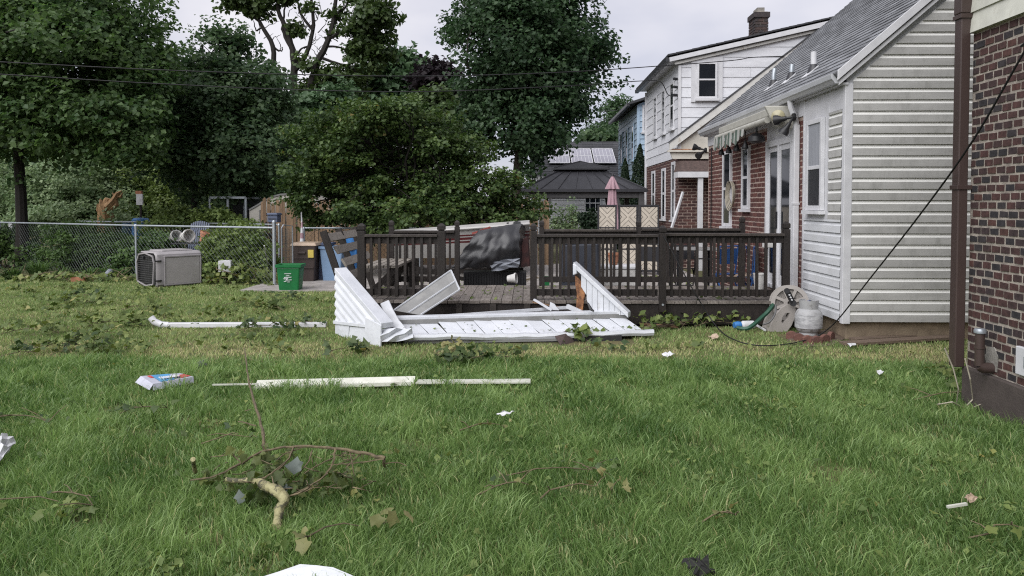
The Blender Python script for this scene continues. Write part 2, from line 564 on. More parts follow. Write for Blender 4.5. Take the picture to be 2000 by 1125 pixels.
m_greytarp = M('grey_sheet', (0.22, 0.235, 0.27), 0.5, (0.16, 0.17, 0.2), 6)
m_terra = M('terracotta', (0.42, 0.19, 0.11), 0.85, (0.33, 0.145, 0.085), 9, bump=0.3)
m_whitepot = M('white_glazed_pot', (0.56, 0.55, 0.53), 0.6, (0.36, 0.35, 0.34), 7)
m_cedar = M('cedar_picket', (0.29, 0.195, 0.12), 0.8, (0.18, 0.115, 0.07), 6, (9, 9, 0.8), bump=0.4, bscale=30, orand=0.22)
m_poly = M('greenhouse_sheet', (0.50, 0.475, 0.42), 0.45, (0.43, 0.405, 0.36), 4)
m_split = M('split_fresh_wood', (0.42, 0.26, 0.13), 0.8, (0.20, 0.11, 0.055), 9, (4, 4, 0.7), bump=0.6, bscale=30)
m_bark = M('bark', (0.068, 0.055, 0.044), 0.9, (0.035, 0.028, 0.023), 12, (4, 4, 1), bump=0.8, bscale=40)
m_barkd = M('dark_bark', (0.024, 0.020, 0.017), 0.9, (0.013, 0.011, 0.010), 12, (4, 4, 1), bump=0.8, bscale=40)
m_barkp = M('pale_sycamore_bark', (0.36, 0.335, 0.18), 0.8, (0.22, 0.20, 0.10), 22, dirt=(0.075, 0.07, 0.045), dscale=13, dlo=0.50, dhi=0.56, bump=0.9, bscale=60, orand=0.0)
m_twig = M('twig_bark', (0.17, 0.135, 0.078), 0.85, (0.075, 0.058, 0.036), 30, orand=0.15)
m_gravel = M('pale_concrete', (0.36, 0.33, 0.31), 0.9, (0.25, 0.23, 0.215), 4, bump=0.5, bscale=120, dirt=(0.12, 0.10, 0.08), dscale=3, orand=0.0)
m_bluechair = M('blue_chair_frame', (0.03, 0.105, 0.32), 0.45)
m_paper = M('white_paper', (0.64, 0.64, 0.66), 0.7, orand=0.03)
m_ivory = M('ivory_vinyl', (0.60, 0.60, 0.53), 0.5, (0.50, 0.50, 0.44), 8, dirt=(0.33, 0.31, 0.25), dscale=6, dlo=0.55, dhi=0.8)
m_bars = M('dull_door_wire', (0.085, 0.083, 0.083), 0.5)
m_boxgrey = M('box_card_white', (0.46, 0.46, 0.54), 0.6)
m_boxblue = M('box_print_blue', (0.10, 0.34, 0.62), 0.5)
m_boxred = M('box_print_red', (0.50, 0.07, 0.07), 0.5)
m_boxdark = M('box_print_dark', (0.03, 0.035, 0.07), 0.6)
m_stone = M('field_stone', (0.32, 0.30, 0.275), 0.9, (0.2, 0.19, 0.17), 9, bump=0.5)
m_gutter = M('white_gutter_paint', (0.55, 0.56, 0.58), 0.4, (0.46, 0.47, 0.49), 5, (1, 0.4, 3), dirt=(0.4, 0.39, 0.38), dscale=5, dlo=0.6, dhi=0.9)
m_lens = M('lamp_lens', (0.42, 0.38, 0.24), 0.25)
m_awncase = M('awning_case', (0.43, 0.42, 0.375), 0.45, (0.36, 0.35, 0.315), 5)
m_awngreen = M('awning_green_stripe', (0.10, 0.135, 0.11), 0.8)
m_awnwhite = M('awning_white_stripe', (0.40, 0.40, 0.375), 0.8)

L_maple = leafmat('maple_leaf', (0.034, 0.074, 0.026), (0.112, 0.172, 0.060), 0.36)
L_mapled = leafmat('dark_maple_leaf', (0.024, 0.052, 0.026), (0.068, 0.116, 0.05), 0.33)
L_mid = leafmat('mid_tree_leaf', (0.032, 0.064, 0.034), (0.098, 0.150, 0.066), 0.36)
L_dog = leafmat('dogwood_leaf', (0.019, 0.046, 0.015), (0.098, 0.148, 0.042), c=(0.20, 0.14, 0.05))
L_oak = leafmat('oak_leaf', (0.030, 0.055, 0.019), (0.085, 0.125, 0.04))
L_far = leafmat('far_tree_leaf', (0.045, 0.088, 0.042), (0.105, 0.17, 0.08))
L_purple = leafmat('purple_leaf', (0.018, 0.014, 0.017), (0.040, 0.029, 0.034))
L_shrub = leafmat('pale_shrub_leaf', (0.10, 0.165, 0.078), (0.27, 0.34, 0.18))
L_hedge = leafmat('hedge_leaf', (0.030, 0.065, 0.022), (0.12, 0.19, 0.06))
L_weed = leafmat('weed_leaf', (0.065, 0.11, 0.03), (0.20, 0.26, 0.08), c=(0.26, 0.23, 0.07))
L_arb = leafmat('arborvitae_leaf', (0.009, 0.022, 0.010), (0.022, 0.042, 0.018))
L_debris = leafmat('fallen_leaf', (0.060, 0.095, 0.024), (0.18, 0.22, 0.065), c=(0.30, 0.28, 0.11))
L_debrisd = leafmat('fallen_leaf_dark', (0.028, 0.055, 0.018), (0.090, 0.125, 0.04), c=(0.25, 0.22, 0.08))
L_grass = leafmat('grass_blade', (0.066, 0.132, 0.034), (0.280, 0.392, 0.145), trans=0.35, rough=0.45, c=(0.46, 0.42, 0.22))
L_mown = leafmat('mown_grass_blade', (0.145, 0.225, 0.072), (0.355, 0.415, 0.172), trans=0.3, rough=0.6, c=(0.54, 0.46, 0.28))


# ---------------------------------------------------------------- vegetation builders
def leaves_np(rng, cen, nrm, size, crnd, wide=0.85):
    """kite leaves with a fold down the middle; cen, nrm (n,3); size (n,)"""
    n = len(cen)
    a = rng.normal(size=(n, 3))
    t = a - nrm * np.sum(a * nrm, 1, keepdims=True)
    t /= np.linalg.norm(t, axis=1, keepdims=True) + 1e-9
    b = np.cross(nrm, t)
    s = size[:, None]
    V = np.empty((n, 4, 3))
    V[:, 0] = cen - t * s * 0.5
    V[:, 1] = cen + b * s * 0.5 * wide + nrm * s * 0.10 + t * s * 0.05
    V[:, 2] = cen + t * s * 0.55 - nrm * s * 0.16
    V[:, 3] = cen - b * s * 0.5 * wide + nrm * s * 0.10 + t * s * 0.05
    idx = np.arange(n)[:, None] * 4
    F = np.concatenate([idx + np.array([[0, 1, 2]]), idx + np.array([[0, 2, 3]])], 0)
    return V.reshape(-1, 3), F, np.repeat(crnd, 4)


def clump_points(rng, blobs, ncl, shell=0.45, holes=0, holer=0.5):
    w = np.array([b[3] * b[4] * b[5] for b in blobs]) ** 0.8
    w = w / w.sum()
    k = rng.choice(len(blobs), ncl, p=w)
    B = np.array([b[:6] for b in blobs])[k]
    d = rng.normal(size=(ncl, 3))
    d /= np.linalg.norm(d, axis=1, keepdims=True)
    r = shell + (1 - shell) * rng.random(ncl) ** 0.6
    r *= 1 + 0.08 * rng.normal(size=ncl)
    lump = np.zeros(ncl)
    for _ in range(7):
        q = rng.normal(size=3)
        lump += np.sin(d @ (q / np.linalg.norm(q)) * rng.uniform(3, 9) + rng.uniform(0, 6.28) + k * 1.7)
    r *= 1 + 0.085 * lump
    c = B[:, :3] + d * B[:, 3:6] * r[:, None]
    if holes:
        h = c[rng.integers(0, ncl, holes)]
        keep = np.ones(ncl, bool)
        for q in h:
            keep &= np.linalg.norm(c - q, axis=1) > holer * (0.6 + 0.8 * rng.random())
        c, d = c[keep], d[keep]
    return c, d


def crown(name, parent, mat, blobs, ncl, per, size, spread, seed=1, shell=0.45, holes=0, holer=0.5, up=0.7, flat=0.55, zmin=None, wide=0.85):
    rng = np.random.default_rng(seed)
    c, d = clump_points(rng, blobs, ncl, shell, holes, holer)
    n = len(c)
    off = np.clip(rng.normal(size=(n * per, 3)) * 0.8, -1.25, 1.25) * np.array([spread, spread, spread * flat])
    cen = np.repeat(c, per, 0) + off
    if zmin is not None:
        ok = cen[:, 2] > zmin
    else:
        ok = np.ones(len(cen), bool)
    nrm = np.repeat(d, per, 0) * 0.45 + np.array([0, 0, up]) + rng.normal(size=(n * per, 3)) * 0.55
    nrm /= np.linalg.norm(nrm, axis=1, keepdims=True) + 1e-9
    cc = np.clip(np.repeat(rng.random(n), per) * 0.55 + rng.random(n * per) * 0.45, 0, 1)
    sz = size * (0.6 + 0.7 * rng.random(n * per))
    V, F, A = leaves_np(rng, cen[ok], nrm[ok], sz[ok], cc[ok], wide)
    off = origin(parent) if parent is not None else Vector((0, 0, 0))
    me = np_mesh(name, V - np.array(off), F, mat, A)
    o = link_mesh(name, me, parent)
    return o, c


def limb(mb, p0, p1, r0, r1, rnd, bend=0.15, k=5, n=6, sag=0.0):
    p0, p1 = Vector(p0), Vector(p1)
    L = (p1 - p0).length
    a = Vector((rnd.uniform(-1, 1), rnd.uniform(-1, 1), rnd.uniform(-0.4, 0.8))) * L * bend
    pts, rr = [], []
    for i in range(k + 1):
        t = i / k
        j = Vector((rnd.uniform(-1, 1), rnd.uniform(-1, 1), rnd.uniform(-1, 1))) * L * 0.025 * (0 if i in (0, k) else 1)
        pts.append(p0.lerp(p1, t) + a * math.sin(math.pi * t) + j - Vector((0, 0, sag * t * t)))
        rr.append(r0 + (r1 - r0) * t)
    mb.tube(pts, rr, n)
    return pts


def tree(name, base, top, r0, r1, blobs, leaf, bark, label, group, seed, ncl, per, size, spread, limbs=14, lstart=0.35, wob=0.12, cat='tree', **kw):
    rnd = random.Random(seed)
    base, top = Vector(base), Vector(top)
    t = thing(name, base, label, cat, group)
    mb = MB()
    H = (top - base).length
    pts, rr = [], []
    for i in range(9):
        q = i / 8
        w = Vector((rnd.uniform(-1, 1), rnd.uniform(-1, 1), 0)) * wob * (0 if i == 0 else 1)
        pts.append(base.lerp(top, q) + w * q)
        rr.append((r0 + (r1 - r0) * q) * (1.5 if i == 0 else 1))
    pts[0] = pts[0] - Vector((0, 0, 0.15))
    mb.tube(pts, rr, 9)
    mb.build('trunk', bark, t, smooth=True)
    o, c = crown('crown', t, leaf, blobs, ncl, per, size, spread, seed=seed, **kw)
    lb = MB()
    idx = list(range(len(c)))
    rnd.shuffle(idx)
    for i in idx[:limbs]:
        q = rnd.uniform(lstart, 0.98)
        j = min(int(q * 8), 7)
        p0 = pts[j].lerp(pts[j + 1], q * 8 - j)
        p1 = Vector(c[i])
        rad = (r0 + (r1 - r0) * q) * 0.5
        mid = limb(lb, p0, p1, rad, 0.012, rnd, 0.12, 5, 5)
        for _ in range(3):
            a = mid[rnd.randint(2, 4)]
            b = Vector(c[idx[rnd.randint(0, len(idx) - 1)]])
            if (b - a).length < 2.2:
                limb(lb, a, b, rad * 0.45, 0.008, rnd, 0.12, 3, 4)
    lb.build('branches', bark, t, smooth=True)
    return t
# ---------------------------------------------------------------- ground
def groundmat():
    m, n, p, o = newmat('lawn_soil')
    L = n.links.new
    tc = n.nodes.new('ShaderNodeTexCoord')
    a = n.nodes.new('ShaderNodeTexNoise'); a.inputs['Scale'].default_value = 1.3; a.inputs['Detail'].default_value = 8
    b = n.nodes.new('ShaderNodeTexNoise'); b.inputs['Scale'].default_value = 45; b.inputs['Detail'].default_value = 4
    L(tc.outputs['Object'], a.inputs['Vector']); L(tc.outputs['Object'], b.inputs['Vector'])
    r = n.nodes.new('ShaderNodeValToRGB')
    r.color_ramp.elements[0].position = 0.36; r.color_ramp.elements[0].color = (0.075, 0.090, 0.032, 1)
    r.color_ramp.elements[1].position = 0.66; r.color_ramp.elements[1].color = (0.16, 0.14, 0.065, 1)
    r2 = n.nodes.new('ShaderNodeValToRGB')
    r2.color_ramp.elements[0].position = 0.35; r2.color_ramp.elements[0].color = (0.45, 0.42, 0.38, 1)
    r2.color_ramp.elements[1].position = 0.7; r2.color_ramp.elements[1].color = (1.15, 1.1, 0.95, 1)
    mx = n.nodes.new('ShaderNodeMix'); mx.data_type = 'RGBA'; mx.blend_type = 'MULTIPLY'; mx.inputs[0].default_value = 1
    L(a.outputs[0], r.inputs[0]); L(b.outputs[0], r2.inputs[0]); L(r.outputs[0], mx.inputs[6]); L(r2.outputs[0], mx.inputs[7])
    L(mx.outputs[2], p.inputs['Base Color'])
    p.inputs['Roughness'].default_value = 0.95
    return m


mb = MB()
S = 400
mb.add([(-S, -S, 0), (S, -S, 0), (S, S, 0), (-S, S, 0)], [(0, 1, 2, 3)])
g = mb.build('ground', groundmat(), kind='structure')

mb = MB()
mb.box(-2.45, 3.72, 12.02, 20.4, -0.05, 0.035)
mb.box(-5.3, -2.45, 14.0, 20.4, -0.05, 0.03)
mb.build('patio', m_gravel, kind='structure')


def lowfreq(rng, x, y, n=10, f=0.6):
    v = np.zeros_like(x)
    for _ in range(n):
        a = rng.uniform(0, 2 * np.pi)
        k = f * rng.uniform(0.4, 2.2)
        v += np.sin((x * np.cos(a) + y * np.sin(a)) * k * 2 * np.pi + rng.uniform(0, 6.28)) / n * 2
    return v


def outside(x, y):
    ok = np.ones(len(x), bool)
    for (a, b, c, d) in ((-2.42, 3.8, 9.98, 20), (3.70, 20, 9.14, 30), (3.47, 20, -10, 6.22), (-5.3, -2.3, 14.0, 21), (3.05, 4.2, 9.0, 9.5), (-1.7, 1.25, 8.72, 9.9)):
        ok &= ~((x > a) & (x < b) & (y > c) & (y < d))
    return ok


def grass(name, label, mat, n, ylo, yhi, h0, h1, w0, seed, mown, nearbias=0.0):
    rng = np.random.default_rng(seed)
    u = rng.random(n)
    y = ylo + (yhi - ylo) * u ** (1 + nearbias)
    # width grows with distance like the view plus a margin at both sides
    half = 0.72 * y + 1.0
    x = -0.02 * y + (rng.random(n) * 2 - 1) * half
    e = lowfreq(rng, x, y * 0 + 3, 8, 0.35) * 0.22 + 7.68 - np.clip(x - 2.6, 0, 2) * 0.15
    ok = outside(x, y)
    edge = e + rng.normal(size=n) * 0.13
    ok &= (y > edge - 0.05) if mown else (y < edge)
    if not mown:                                               # worn, thin places
        thin = lowfreq(rng, x, y, 11, 1.1)
        ok &= ~((thin < -0.75) & (rng.random(n) < 0.72))
        nt_ = 420                                              # taller tufts
        ty = 2.6 + 4.9 * rng.random(nt_); tx = (rng.random(nt_) * 2 - 1) * (0.72 * ty + 1)
        pick = rng.random(n) < 0.045
        j = rng.integers(0, nt_, n)
        x = np.where(pick, tx[j] + rng.normal(size=n) * .035, x)
        y = np.where(pick, ty[j] + rng.normal(size=n) * .035, y)
        ok &= ~pick | (outside(x, y) & (y < edge))
        tuft = pick[ok]
    x, y = x[ok], y[ok]
    n = len(x)
    pat = lowfreq(rng, x, y, 12, 0.55)
    pat2 = lowfreq(rng, x, y, 10, 1.7)
    h = (h0 + (h1 - h0) * rng.random(n) ** 1.4) * (1 + 0.34 * pat2)
    c = 0.38 + 0.24 * pat + 0.13 * pat2 + 0.24 * rng.normal(size=n)
    if mown:
        strip = np.exp(-((y - 8.25 - 0.10 * lowfreq(rng, x, y, 5, 0.3)) / 0.42) ** 2)
        patch = np.clip(lowfreq(rng, x, y * 2.2, 9, 0.30), 0, 1)
        c = 0.26 + 0.22 * pat + 0.14 * pat2 + 0.20 * rng.normal(size=n) + 0.34 * strip * (0.55 + 0.6 * pat) + 0.22 * patch
        dry = rng.random(n) < (0.05 + 0.55 * np.clip(strip * (0.75 + pat), 0, 1) + 0.16 * patch)
    else:
        dry = rng.random(n) < 0.035 + 0.25 * np.clip(-pat2 - 0.35, 0, 1)
    if not mown:
        h = np.where(tuft, h * 1.55 + .02, h)
        c = np.where(tuft, c + .12, c)
    c = np.clip(c, 0, 0.92)
    c[dry] = 0.94 + 0.06 * rng.random(dry.sum())
    az = rng.random(n) * 2 * np.pi
    # tufts lean together a little
    lean = (0.30 + 0.55 * rng.random(n)) * h
    la = az + rng.normal(size=n) * 0.5 + pat2
    w = w0 * (0.6 + 0.8 * rng.random(n)) * np.clip(y / 6.0, 0.75, 2.2)
    bx, by = np.cos(az) * w / 2, np.sin(az) * w / 2
    lx, ly = np.cos(la) * lean, np.sin(la) * lean
    z0 = np.full(n, -0.005)
    if mown:
        V = np.empty((n, 3, 3))
        V[:, 0] = np.stack([x - bx, y - by, z0], 1)
        V[:, 1] = np.stack([x + bx, y + by, z0], 1)
        V[:, 2] = np.stack([x + lx, y + ly, h], 1)
        F = np.arange(n)[:, None] * 3 + np.array([[0, 1, 2]])
        A = np.repeat(c, 3)
    else:
        V = np.empty((n, 5, 3))
        V[:, 0] = np.stack([x - bx, y - by, z0], 1)
        V[:, 1] = np.stack([x + bx, y + by, z0], 1)
        mxx, myy = x + lx * 0.35, y + ly * 0.35
        V[:, 2] = np.stack([mxx - bx * .85, myy - by * .85, h * 0.62], 1)
        V[:, 3] = np.stack([mxx + bx * .85, myy + by * .85, h * 0.62], 1)
        V[:, 4] = np.stack([x + lx, y + ly, h * (1 - 0.35 * (lean / h - 0.3))], 1)
        k = np.arange(n)[:, None] * 5
        F = np.concatenate([k + np.array([[0, 1, 3]]), k + np.array([[0, 3, 2]]), k + np.array([[2, 3, 4]])], 0)
        A = np.repeat(c, 5)
    me = np_mesh(name, V.reshape(-1, 3), F, mat, A)
    o = link_mesh(name, me)
    tag(o, label, 'grass', kind='stuff')
    return o


grass('long_grass', 'long lush green grass covering the foreground lawn', L_grass, 380000, 2.4, 7.9, 0.048, 0.108, 0.0062, 11, False, 0.25)
grass('mown_grass', 'short mown yellowish grass of the farther lawn', L_mown, 300000, 7.3, 17.0, 0.022, 0.045, 0.009, 12, True)


def lawn_weeds():
    rng = np.random.default_rng(31)
    n = 900
    y = 3.0 + 4.6 * rng.random(n) ** 1.2
    x = (rng.random(n) * 2 - 1) * (0.7 * y + .6)
    k = (lowfreq(rng, x, y, 9, 0.7) > 0.1) & outside(x, y)
    x, y = x[k], y[k]
    per = 9
    cen = np.repeat(np.stack([x, y, np.full(len(x), .045)], 1), per, 0) + rng.normal(size=(len(x) * per, 3)) * np.array([.05, .05, .016])
    nr_ = np.array([0, 0, 1.]) + rng.normal(size=cen.shape) * .4
    nr_ /= np.linalg.norm(nr_, axis=1, keepdims=True)
    V, F, A = leaves_np(rng, cen, nr_, .022 + .03 * rng.random(len(cen)), rng.random(len(cen)), .9)
    tag(link_mesh('lawn_weeds', np_mesh('lawn_weeds', V, F, L_weed, A)), 'small round leaved weeds among the long grass', 'weeds', kind='stuff')


lawn_weeds()

# ---------------------------------------------------------------- wall builders
def clip_band(poly, a, b):
    def half(P, k, keep_above):
        R = []
        for i in range(len(P)):
            p, q = P[i], P[(i + 1) % len(P)]
            ip = (p[1] >= k - 1e-9) if keep_above else (p[1] <= k + 1e-9)
            iq = (q[1] >= k - 1e-9) if keep_above else (q[1] <= k + 1e-9)
            if ip: R.append(p)
            if ip != iq:
                t = (k - p[1]) / (q[1] - p[1])
                R.append((p[0] + (q[0] - p[0]) * t, k))
        return R
    P = half(poly, a, True)
    if len(P) >= 3: P = half(P, b, False)
    if len(P) < 3: return []
    if max(p[1] for p in P) - min(p[1] for p in P) < 0.004: return []
    return P


DUTCH = [(0.0, 0.030), (0.64, 0.028), (0.68, 0.024), (1.0, 0.0)]
LAP = [(0.0, 0.017), (1.0, 0.002)]


def courses(parent, name, mat, poly, z0, z1, step, to3d, prof=LAP, splits=None, seed=0):
    """one object per course (per board if splits gives butt joints)"""
    rnd = random.Random(seed)
    z = z0
    i = 0
    while z < z1 - 0.01:
        us = [p[0] for p in poly]
        cuts = [min(us) - 1, max(us) + 1]
        if splits:
            u = min(us) + rnd.uniform(0.2, 1) * splits
            cc = []
            while u < max(us):
                cc.append(u)
                u += splits * rnd.uniform(0.8, 1.2)
            cuts = [cuts[0]] + cc + [cuts[-1]]
        for a, b in zip(cuts[:-1], cuts[1:]):
            sub = [(p[1], p[0]) for p in poly]
            sub = clip_band(sub, a + 0.002, b - 0.002)
            sub = [(p[1], p[0]) for p in sub]
            if len(sub) < 3: continue
            mb = MB()
            for si, ((t0, o0), (t1, o1)) in enumerate(zip(prof[:-1], prof[1:])):
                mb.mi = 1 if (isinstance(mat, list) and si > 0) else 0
                za, zb = z + t0 * step, z + t1 * step
                P = clip_band(sub, za, min(zb, z1))
                if not P: continue
                f = lambda zz: o0 + (o1 - o0) * (zz - za) / (zb - za)
                mb.add([to3d(u, zz, f(zz)) for u, zz in P], [tuple(range(len(P)))])
            P = clip_band(sub, z, z + 0.02 * step + 0.006)
            if P and mb.v:
                ua, ub = min(p[0] for p in P), max(p[0] for p in P)
                mb.add([to3d(ua, z, prof[0][1]), to3d(ub, z, prof[0][1]), to3d(ub, z, -0.004), to3d(ua, z, -0.004)], [(0, 1, 2, 3)])
            if mb.v:
                mb.build(name, mat, parent)
        z += step
        i += 1


def bricks(parent, mat, u0, u1, z0, z1, L, H, j, holes, side, plane, single=None, seed=3, dep=0.02, rnd_len=0.0):
    """bricks in running bond; side 'x' = wall facing -X (u is y), side 'y' = wall facing -Y (u is x)"""
    rnd = random.Random(seed)
    protos = []
    for k in range(6):
        m2 = MB()
        w, h = (L - j) * (1 - 0.03 * rnd.random()), (H - j) * (1 - 0.06 * rnd.random())
        q = lambda: rnd.uniform(-0.0022, 0.0022)
        vs = []
        for (yy, s) in ((-dep, 0.94), (dep, 1)):
            for (a, b) in ((-1, -1), (1, -1), (1, 1), (-1, 1)):
                vs.append((a * w / 2 * (0.975 if yy < 0 else 1) + q(), yy + q() * 0.7, b * h / 2 * (s if yy < 0 else 1) + q()))
        m2.add(vs, [(0, 1, 2, 3), (0, 4, 5, 1), (1, 5, 6, 2), (2, 6, 7, 3), (3, 7, 4, 0)])
        protos.append(m2)
    meshes = [p.mesh('brick', mat) for p in protos]
    rest = MB()
    rot = (0, 0, -math.pi / 2) if side == 'x' else (0, 0, 0)
    row = 0
    z = z0 + H / 2
    cnt = 0
    while z < z1 - H * 0.3:
        u = u0 + (0 if row % 2 else L / 2) + rnd.uniform(-1, 1) * rnd_len
        while u - L / 2 < u1 - 0.02:
            spans = [(max(u - L / 2, u0), min(u + L / 2, u1))]
            for a, b, c, d in holes:                           # bricks are cut at openings
                if c < z < d:
                    nx = []
                    for p_, q_ in spans:
                        if q_ <= a or p_ >= b: nx.append((p_, q_)); continue
                        if p_ < a: nx.append((p_, a))
                        if q_ > b: nx.append((b, q_))
                    spans = nx
            for p_, q_ in spans:
                if q_ - p_ < 0.03: continue
                k = rnd.randrange(6)
                sx = (q_ - p_) / L if q_ - p_ < L * 0.98 else 1.0
                uc = (p_ + q_) / 2
                off = rnd.uniform(-0.003, 0.003)
                jz = rnd.uniform(-0.0025, 0.0025)
                p = Vector((plane + off, uc, z + jz)) if side == 'x' else Vector((uc, plane + off, z + jz))
                r = (0, rnd.uniform(-0.012, 0.012), rot[2])
                if single and single(uc, z) and cnt < 300:
                    o = link_mesh('brick', meshes[k], parent, p, r)
                    o.scale = (sx, 1, 1)
                    cnt += 1
                else:
                    R = Matrix.Rotation(rot[2], 3, 'Z')
                    rest.add([p + R @ Vector((v[0] * sx, v[1], v[2])) for v in protos[k].v], protos[k].f)
            u += L
        z += H
        row += 1
    if rest.v:
        rest.build('brickwork', mat, parent, kind='stuff')


def shingles(parent, name, mat, e0, e1, upv, length, nrm, expo, tabw, seed=1, thick=0.007, cut=None):
    rnd = random.Random(seed)
    e0, e1, upv, nrm = Vector(e0), Vector(e1), Vector(upv).normalized(), Vector(nrm).normalized()
    along = (e1 - e0)
    Lw = along.length
    along.normalize()
    mb = MB()
    n = int(length / expo)
    for i in range(n + 1):
        s = i * expo
        u = -rnd.random() * tabw
        while u < Lw:
            a, b = max(u, 0), min(u + tabw - 0.006, Lw)
            if b - a > 0.02 and s < length:
                l = min(expo * 1.15, length - s)
                q = rnd.uniform(0, 0.003)
                p = e0 + upv * s + along * a
                v0 = p + nrm * (thick + q)
                v1 = p + along * (b - a) + nrm * (thick + q)
                v2 = v1 + upv * l - nrm * (thick * 0.8)
                v3 = v0 + upv * l - nrm * (thick * 0.8)
                d = -nrm * (thick + q + 0.002)
                mb.add([v0, v1, v2, v3, v0 + d, v1 + d], [(0, 1, 2, 3), (0, 4, 5, 1), (1, 5, 2), (0, 3, 4)])
            u += tabw
    return mb.build(name, mat, parent, kind='stuff')


def win_x(parent, X, y0, y1, z0, z1, fr=0.055, trim=0.0, proud=0.03, meet=0.5, pane=m_glass, lower=None, mat=m_white, sill=True):
    """double-hung window in a wall facing -X: casing > upper and lower pane, sill"""
    mb = MB()
    a, b = X - proud, X - 0.002
    for (p, q, r, s) in ((y0, y0 + fr, z0, z1), (y1 - fr, y1, z0, z1), (y0 + fr, y1 - fr, z1 - fr, z1), (y0 + fr, y1 - fr, z0, z0 + fr)):
        mb.box(a, b, p, q, r, s)
    zm = z0 + (z1 - z0) * meet
    mb.box(a + 0.008, b, y0 + fr, y1 - fr, zm - fr * 0.4, zm + fr * 0.4)
    w = mb.build('window', mat, parent, bevel=0.004)
    for (r, s, mt) in ((z0 + fr, zm - fr * 0.4, lower or pane), (zm + fr * 0.4, z1 - fr, pane)):
        m2 = MB()
        m2.box(a + 0.016, b - 0.001, y0 + fr + 0.001, y1 - fr - 0.001, r + 0.001, s - 0.001)
        m2.build('pane', mt, w)
    if sill:
        m2 = MB()
        m2.box(a - 0.04, b, y0 - 0.03, y1 + 0.03, z0 - 0.05, z0 - 0.003)
        m2.build('sill', mat, w)
    return w


def win_y(parent, Y, x0, x1, z0, z1, fr=0.05, proud=0.03, meet=0.5, pane=m_glass, mat=m_white, sill=True, vert=0):
    mb = MB()
    a, b = Y - proud, Y - 0.002
    for (p, q, r, s) in ((x0, x0 + fr, z0, z1), (x1 - fr, x1, z0, z1), (x0 + fr, x1 - fr, z1 - fr, z1), (x0 + fr, x1 - fr, z0, z0 + fr)):
        mb.box(p, q, a, b, r, s)
    zm = z0 + (z1 - z0) * meet
    mb.box(x0 + fr, x1 - fr, a + 0.008, b, zm - fr * 0.4, zm + fr * 0.4)
    for k in range(vert):
        xm = x0 + (x1 - x0) * (k + 1) / (vert + 1)
        mb.box(xm - 0.015, xm + 0.015, a + 0.01, b, z0 + fr, z1 - fr)
    w = mb.build('window', mat, parent, bevel=0.004)
    for (r, s) in ((z0 + fr, zm - fr * 0.4), (zm + fr * 0.4, z1 - fr)):
        m2 = MB()
        m2.box(x0 + fr + 0.001, x1 - fr - 0.001, a + 0.016, b - 0.001, r + 0.001, s - 0.001)
        m2.build('pane', pane, w)
    if sill:
        m2 = MB()
        m2.box(x0 - 0.04, x1 + 0.04, a - 0.04, b, z0 - 0.06, z0 - 0.003)
        m2.build('sill', mat, w)
    return w


# ================================================================ near brick house (right edge)
HX = 3.5
h1 = thing('brick_house', (7.5, 1.0, 0), 'nearest house of mottled dark red brick at the right edge', 'house')
mb = MB()
mb.box(HX - 0.03, 11.5, -4, 6.17, -0.3, 0.315)
mb.build('foundation', m_parge, h1, bevel=0.01)
mb = MB()
mb.box(HX + 0.007, 11.48, -3.98, 6.155, 0.315, 2.945)
mb.build('mortar', m_mortar, h1)
bricks(h1, m_brick1, -3.95, 6.15, 0.318, 2.94, 0.113, 0.0655, 0.0145, [], 'x', HX + 0.02, single=lambda u, z: u > 5.33, seed=5, dep=0.018, rnd_len=0.02)
courses(h1, 'siding_board', m_ivory, [(-4, 2.945), (6.17, 2.945), (6.17, 5.2), (-4, 5.2)], 2.945, 5.2, 0.155, lambda u, z, o: (HX - 0.02 - o, u, z), LAP)
mb = MB()
mb.box(HX - 0.012, 11.5, -4, 6.165, 2.945, 5.2)
mb.build('wall', m_ivory, h1)
mb = MB()                                                     # gable roof, out of frame
mb.prism([(HX - 0.4, -4.3, 5.2), (11.9, -4.3, 5.2), (7.5, -4.3, 8.2)], (0, 10.7, 0))
mb.build('roof', m_shingle, h1)
mb = MB()                                                     # frost-proof vent elbow by the ground
pb = XP(1925, 722, HX)
q = XP(1913, 706, HX - 0.09)
mb.tube([q + Vector((0, 0, 0.22)), q, q + Vector((0.0, 0, -0.03))], [0.034, 0.034, 0.034], 14)
mb.tube([q + Vector((0, 0.0, -0.03)), q + Vector((0.02, -0.005, -0.045)), q + Vector((0.13, -0.02, -0.05))], [0.04, 0.042, 0.038], 14)
mb.tube([q + Vector((0, 0, 0.10)), q + Vector((0, 0, 0.115))], 0.039, 14)
vp = mb.build('vent_pipe', m_brownmetal, h1, smooth=True)
mb = MB()
mb.lathe([(0.042, 0.0), (0.044, 0.02), (0.036, 0.034), (0.0, 0.038)], q + Vector((0, 0, 0.215)), 14)
mb.build('cap', m_galv, vp, smooth=True)
mb = MB()
c = XP(1937, 700, HX)
mb.prism([(HX - 0.004, c.y + dy, c.z + dz) for dy, dz in ((-.07, -.09), (.05, -.10), (.08, .0), (.05, .08), (-.03, .09), (-.08, .03))], (0.01, 0, 0))
mb.build('mortar_patch', m_stone, h1)
mb = MB()
mb.box(HX - 0.03, HX + 0.003, 5.32, 5.50, 0.40, 0.60)
ub = mb.build('utility_cover', m_white, h1, bevel=0.006)
mb = MB()
mb.box(HX - 0.036, HX - 0.03, 5.36, 5.40, 0.46, 0.54)
mb.build('latch', m_galv, ub)

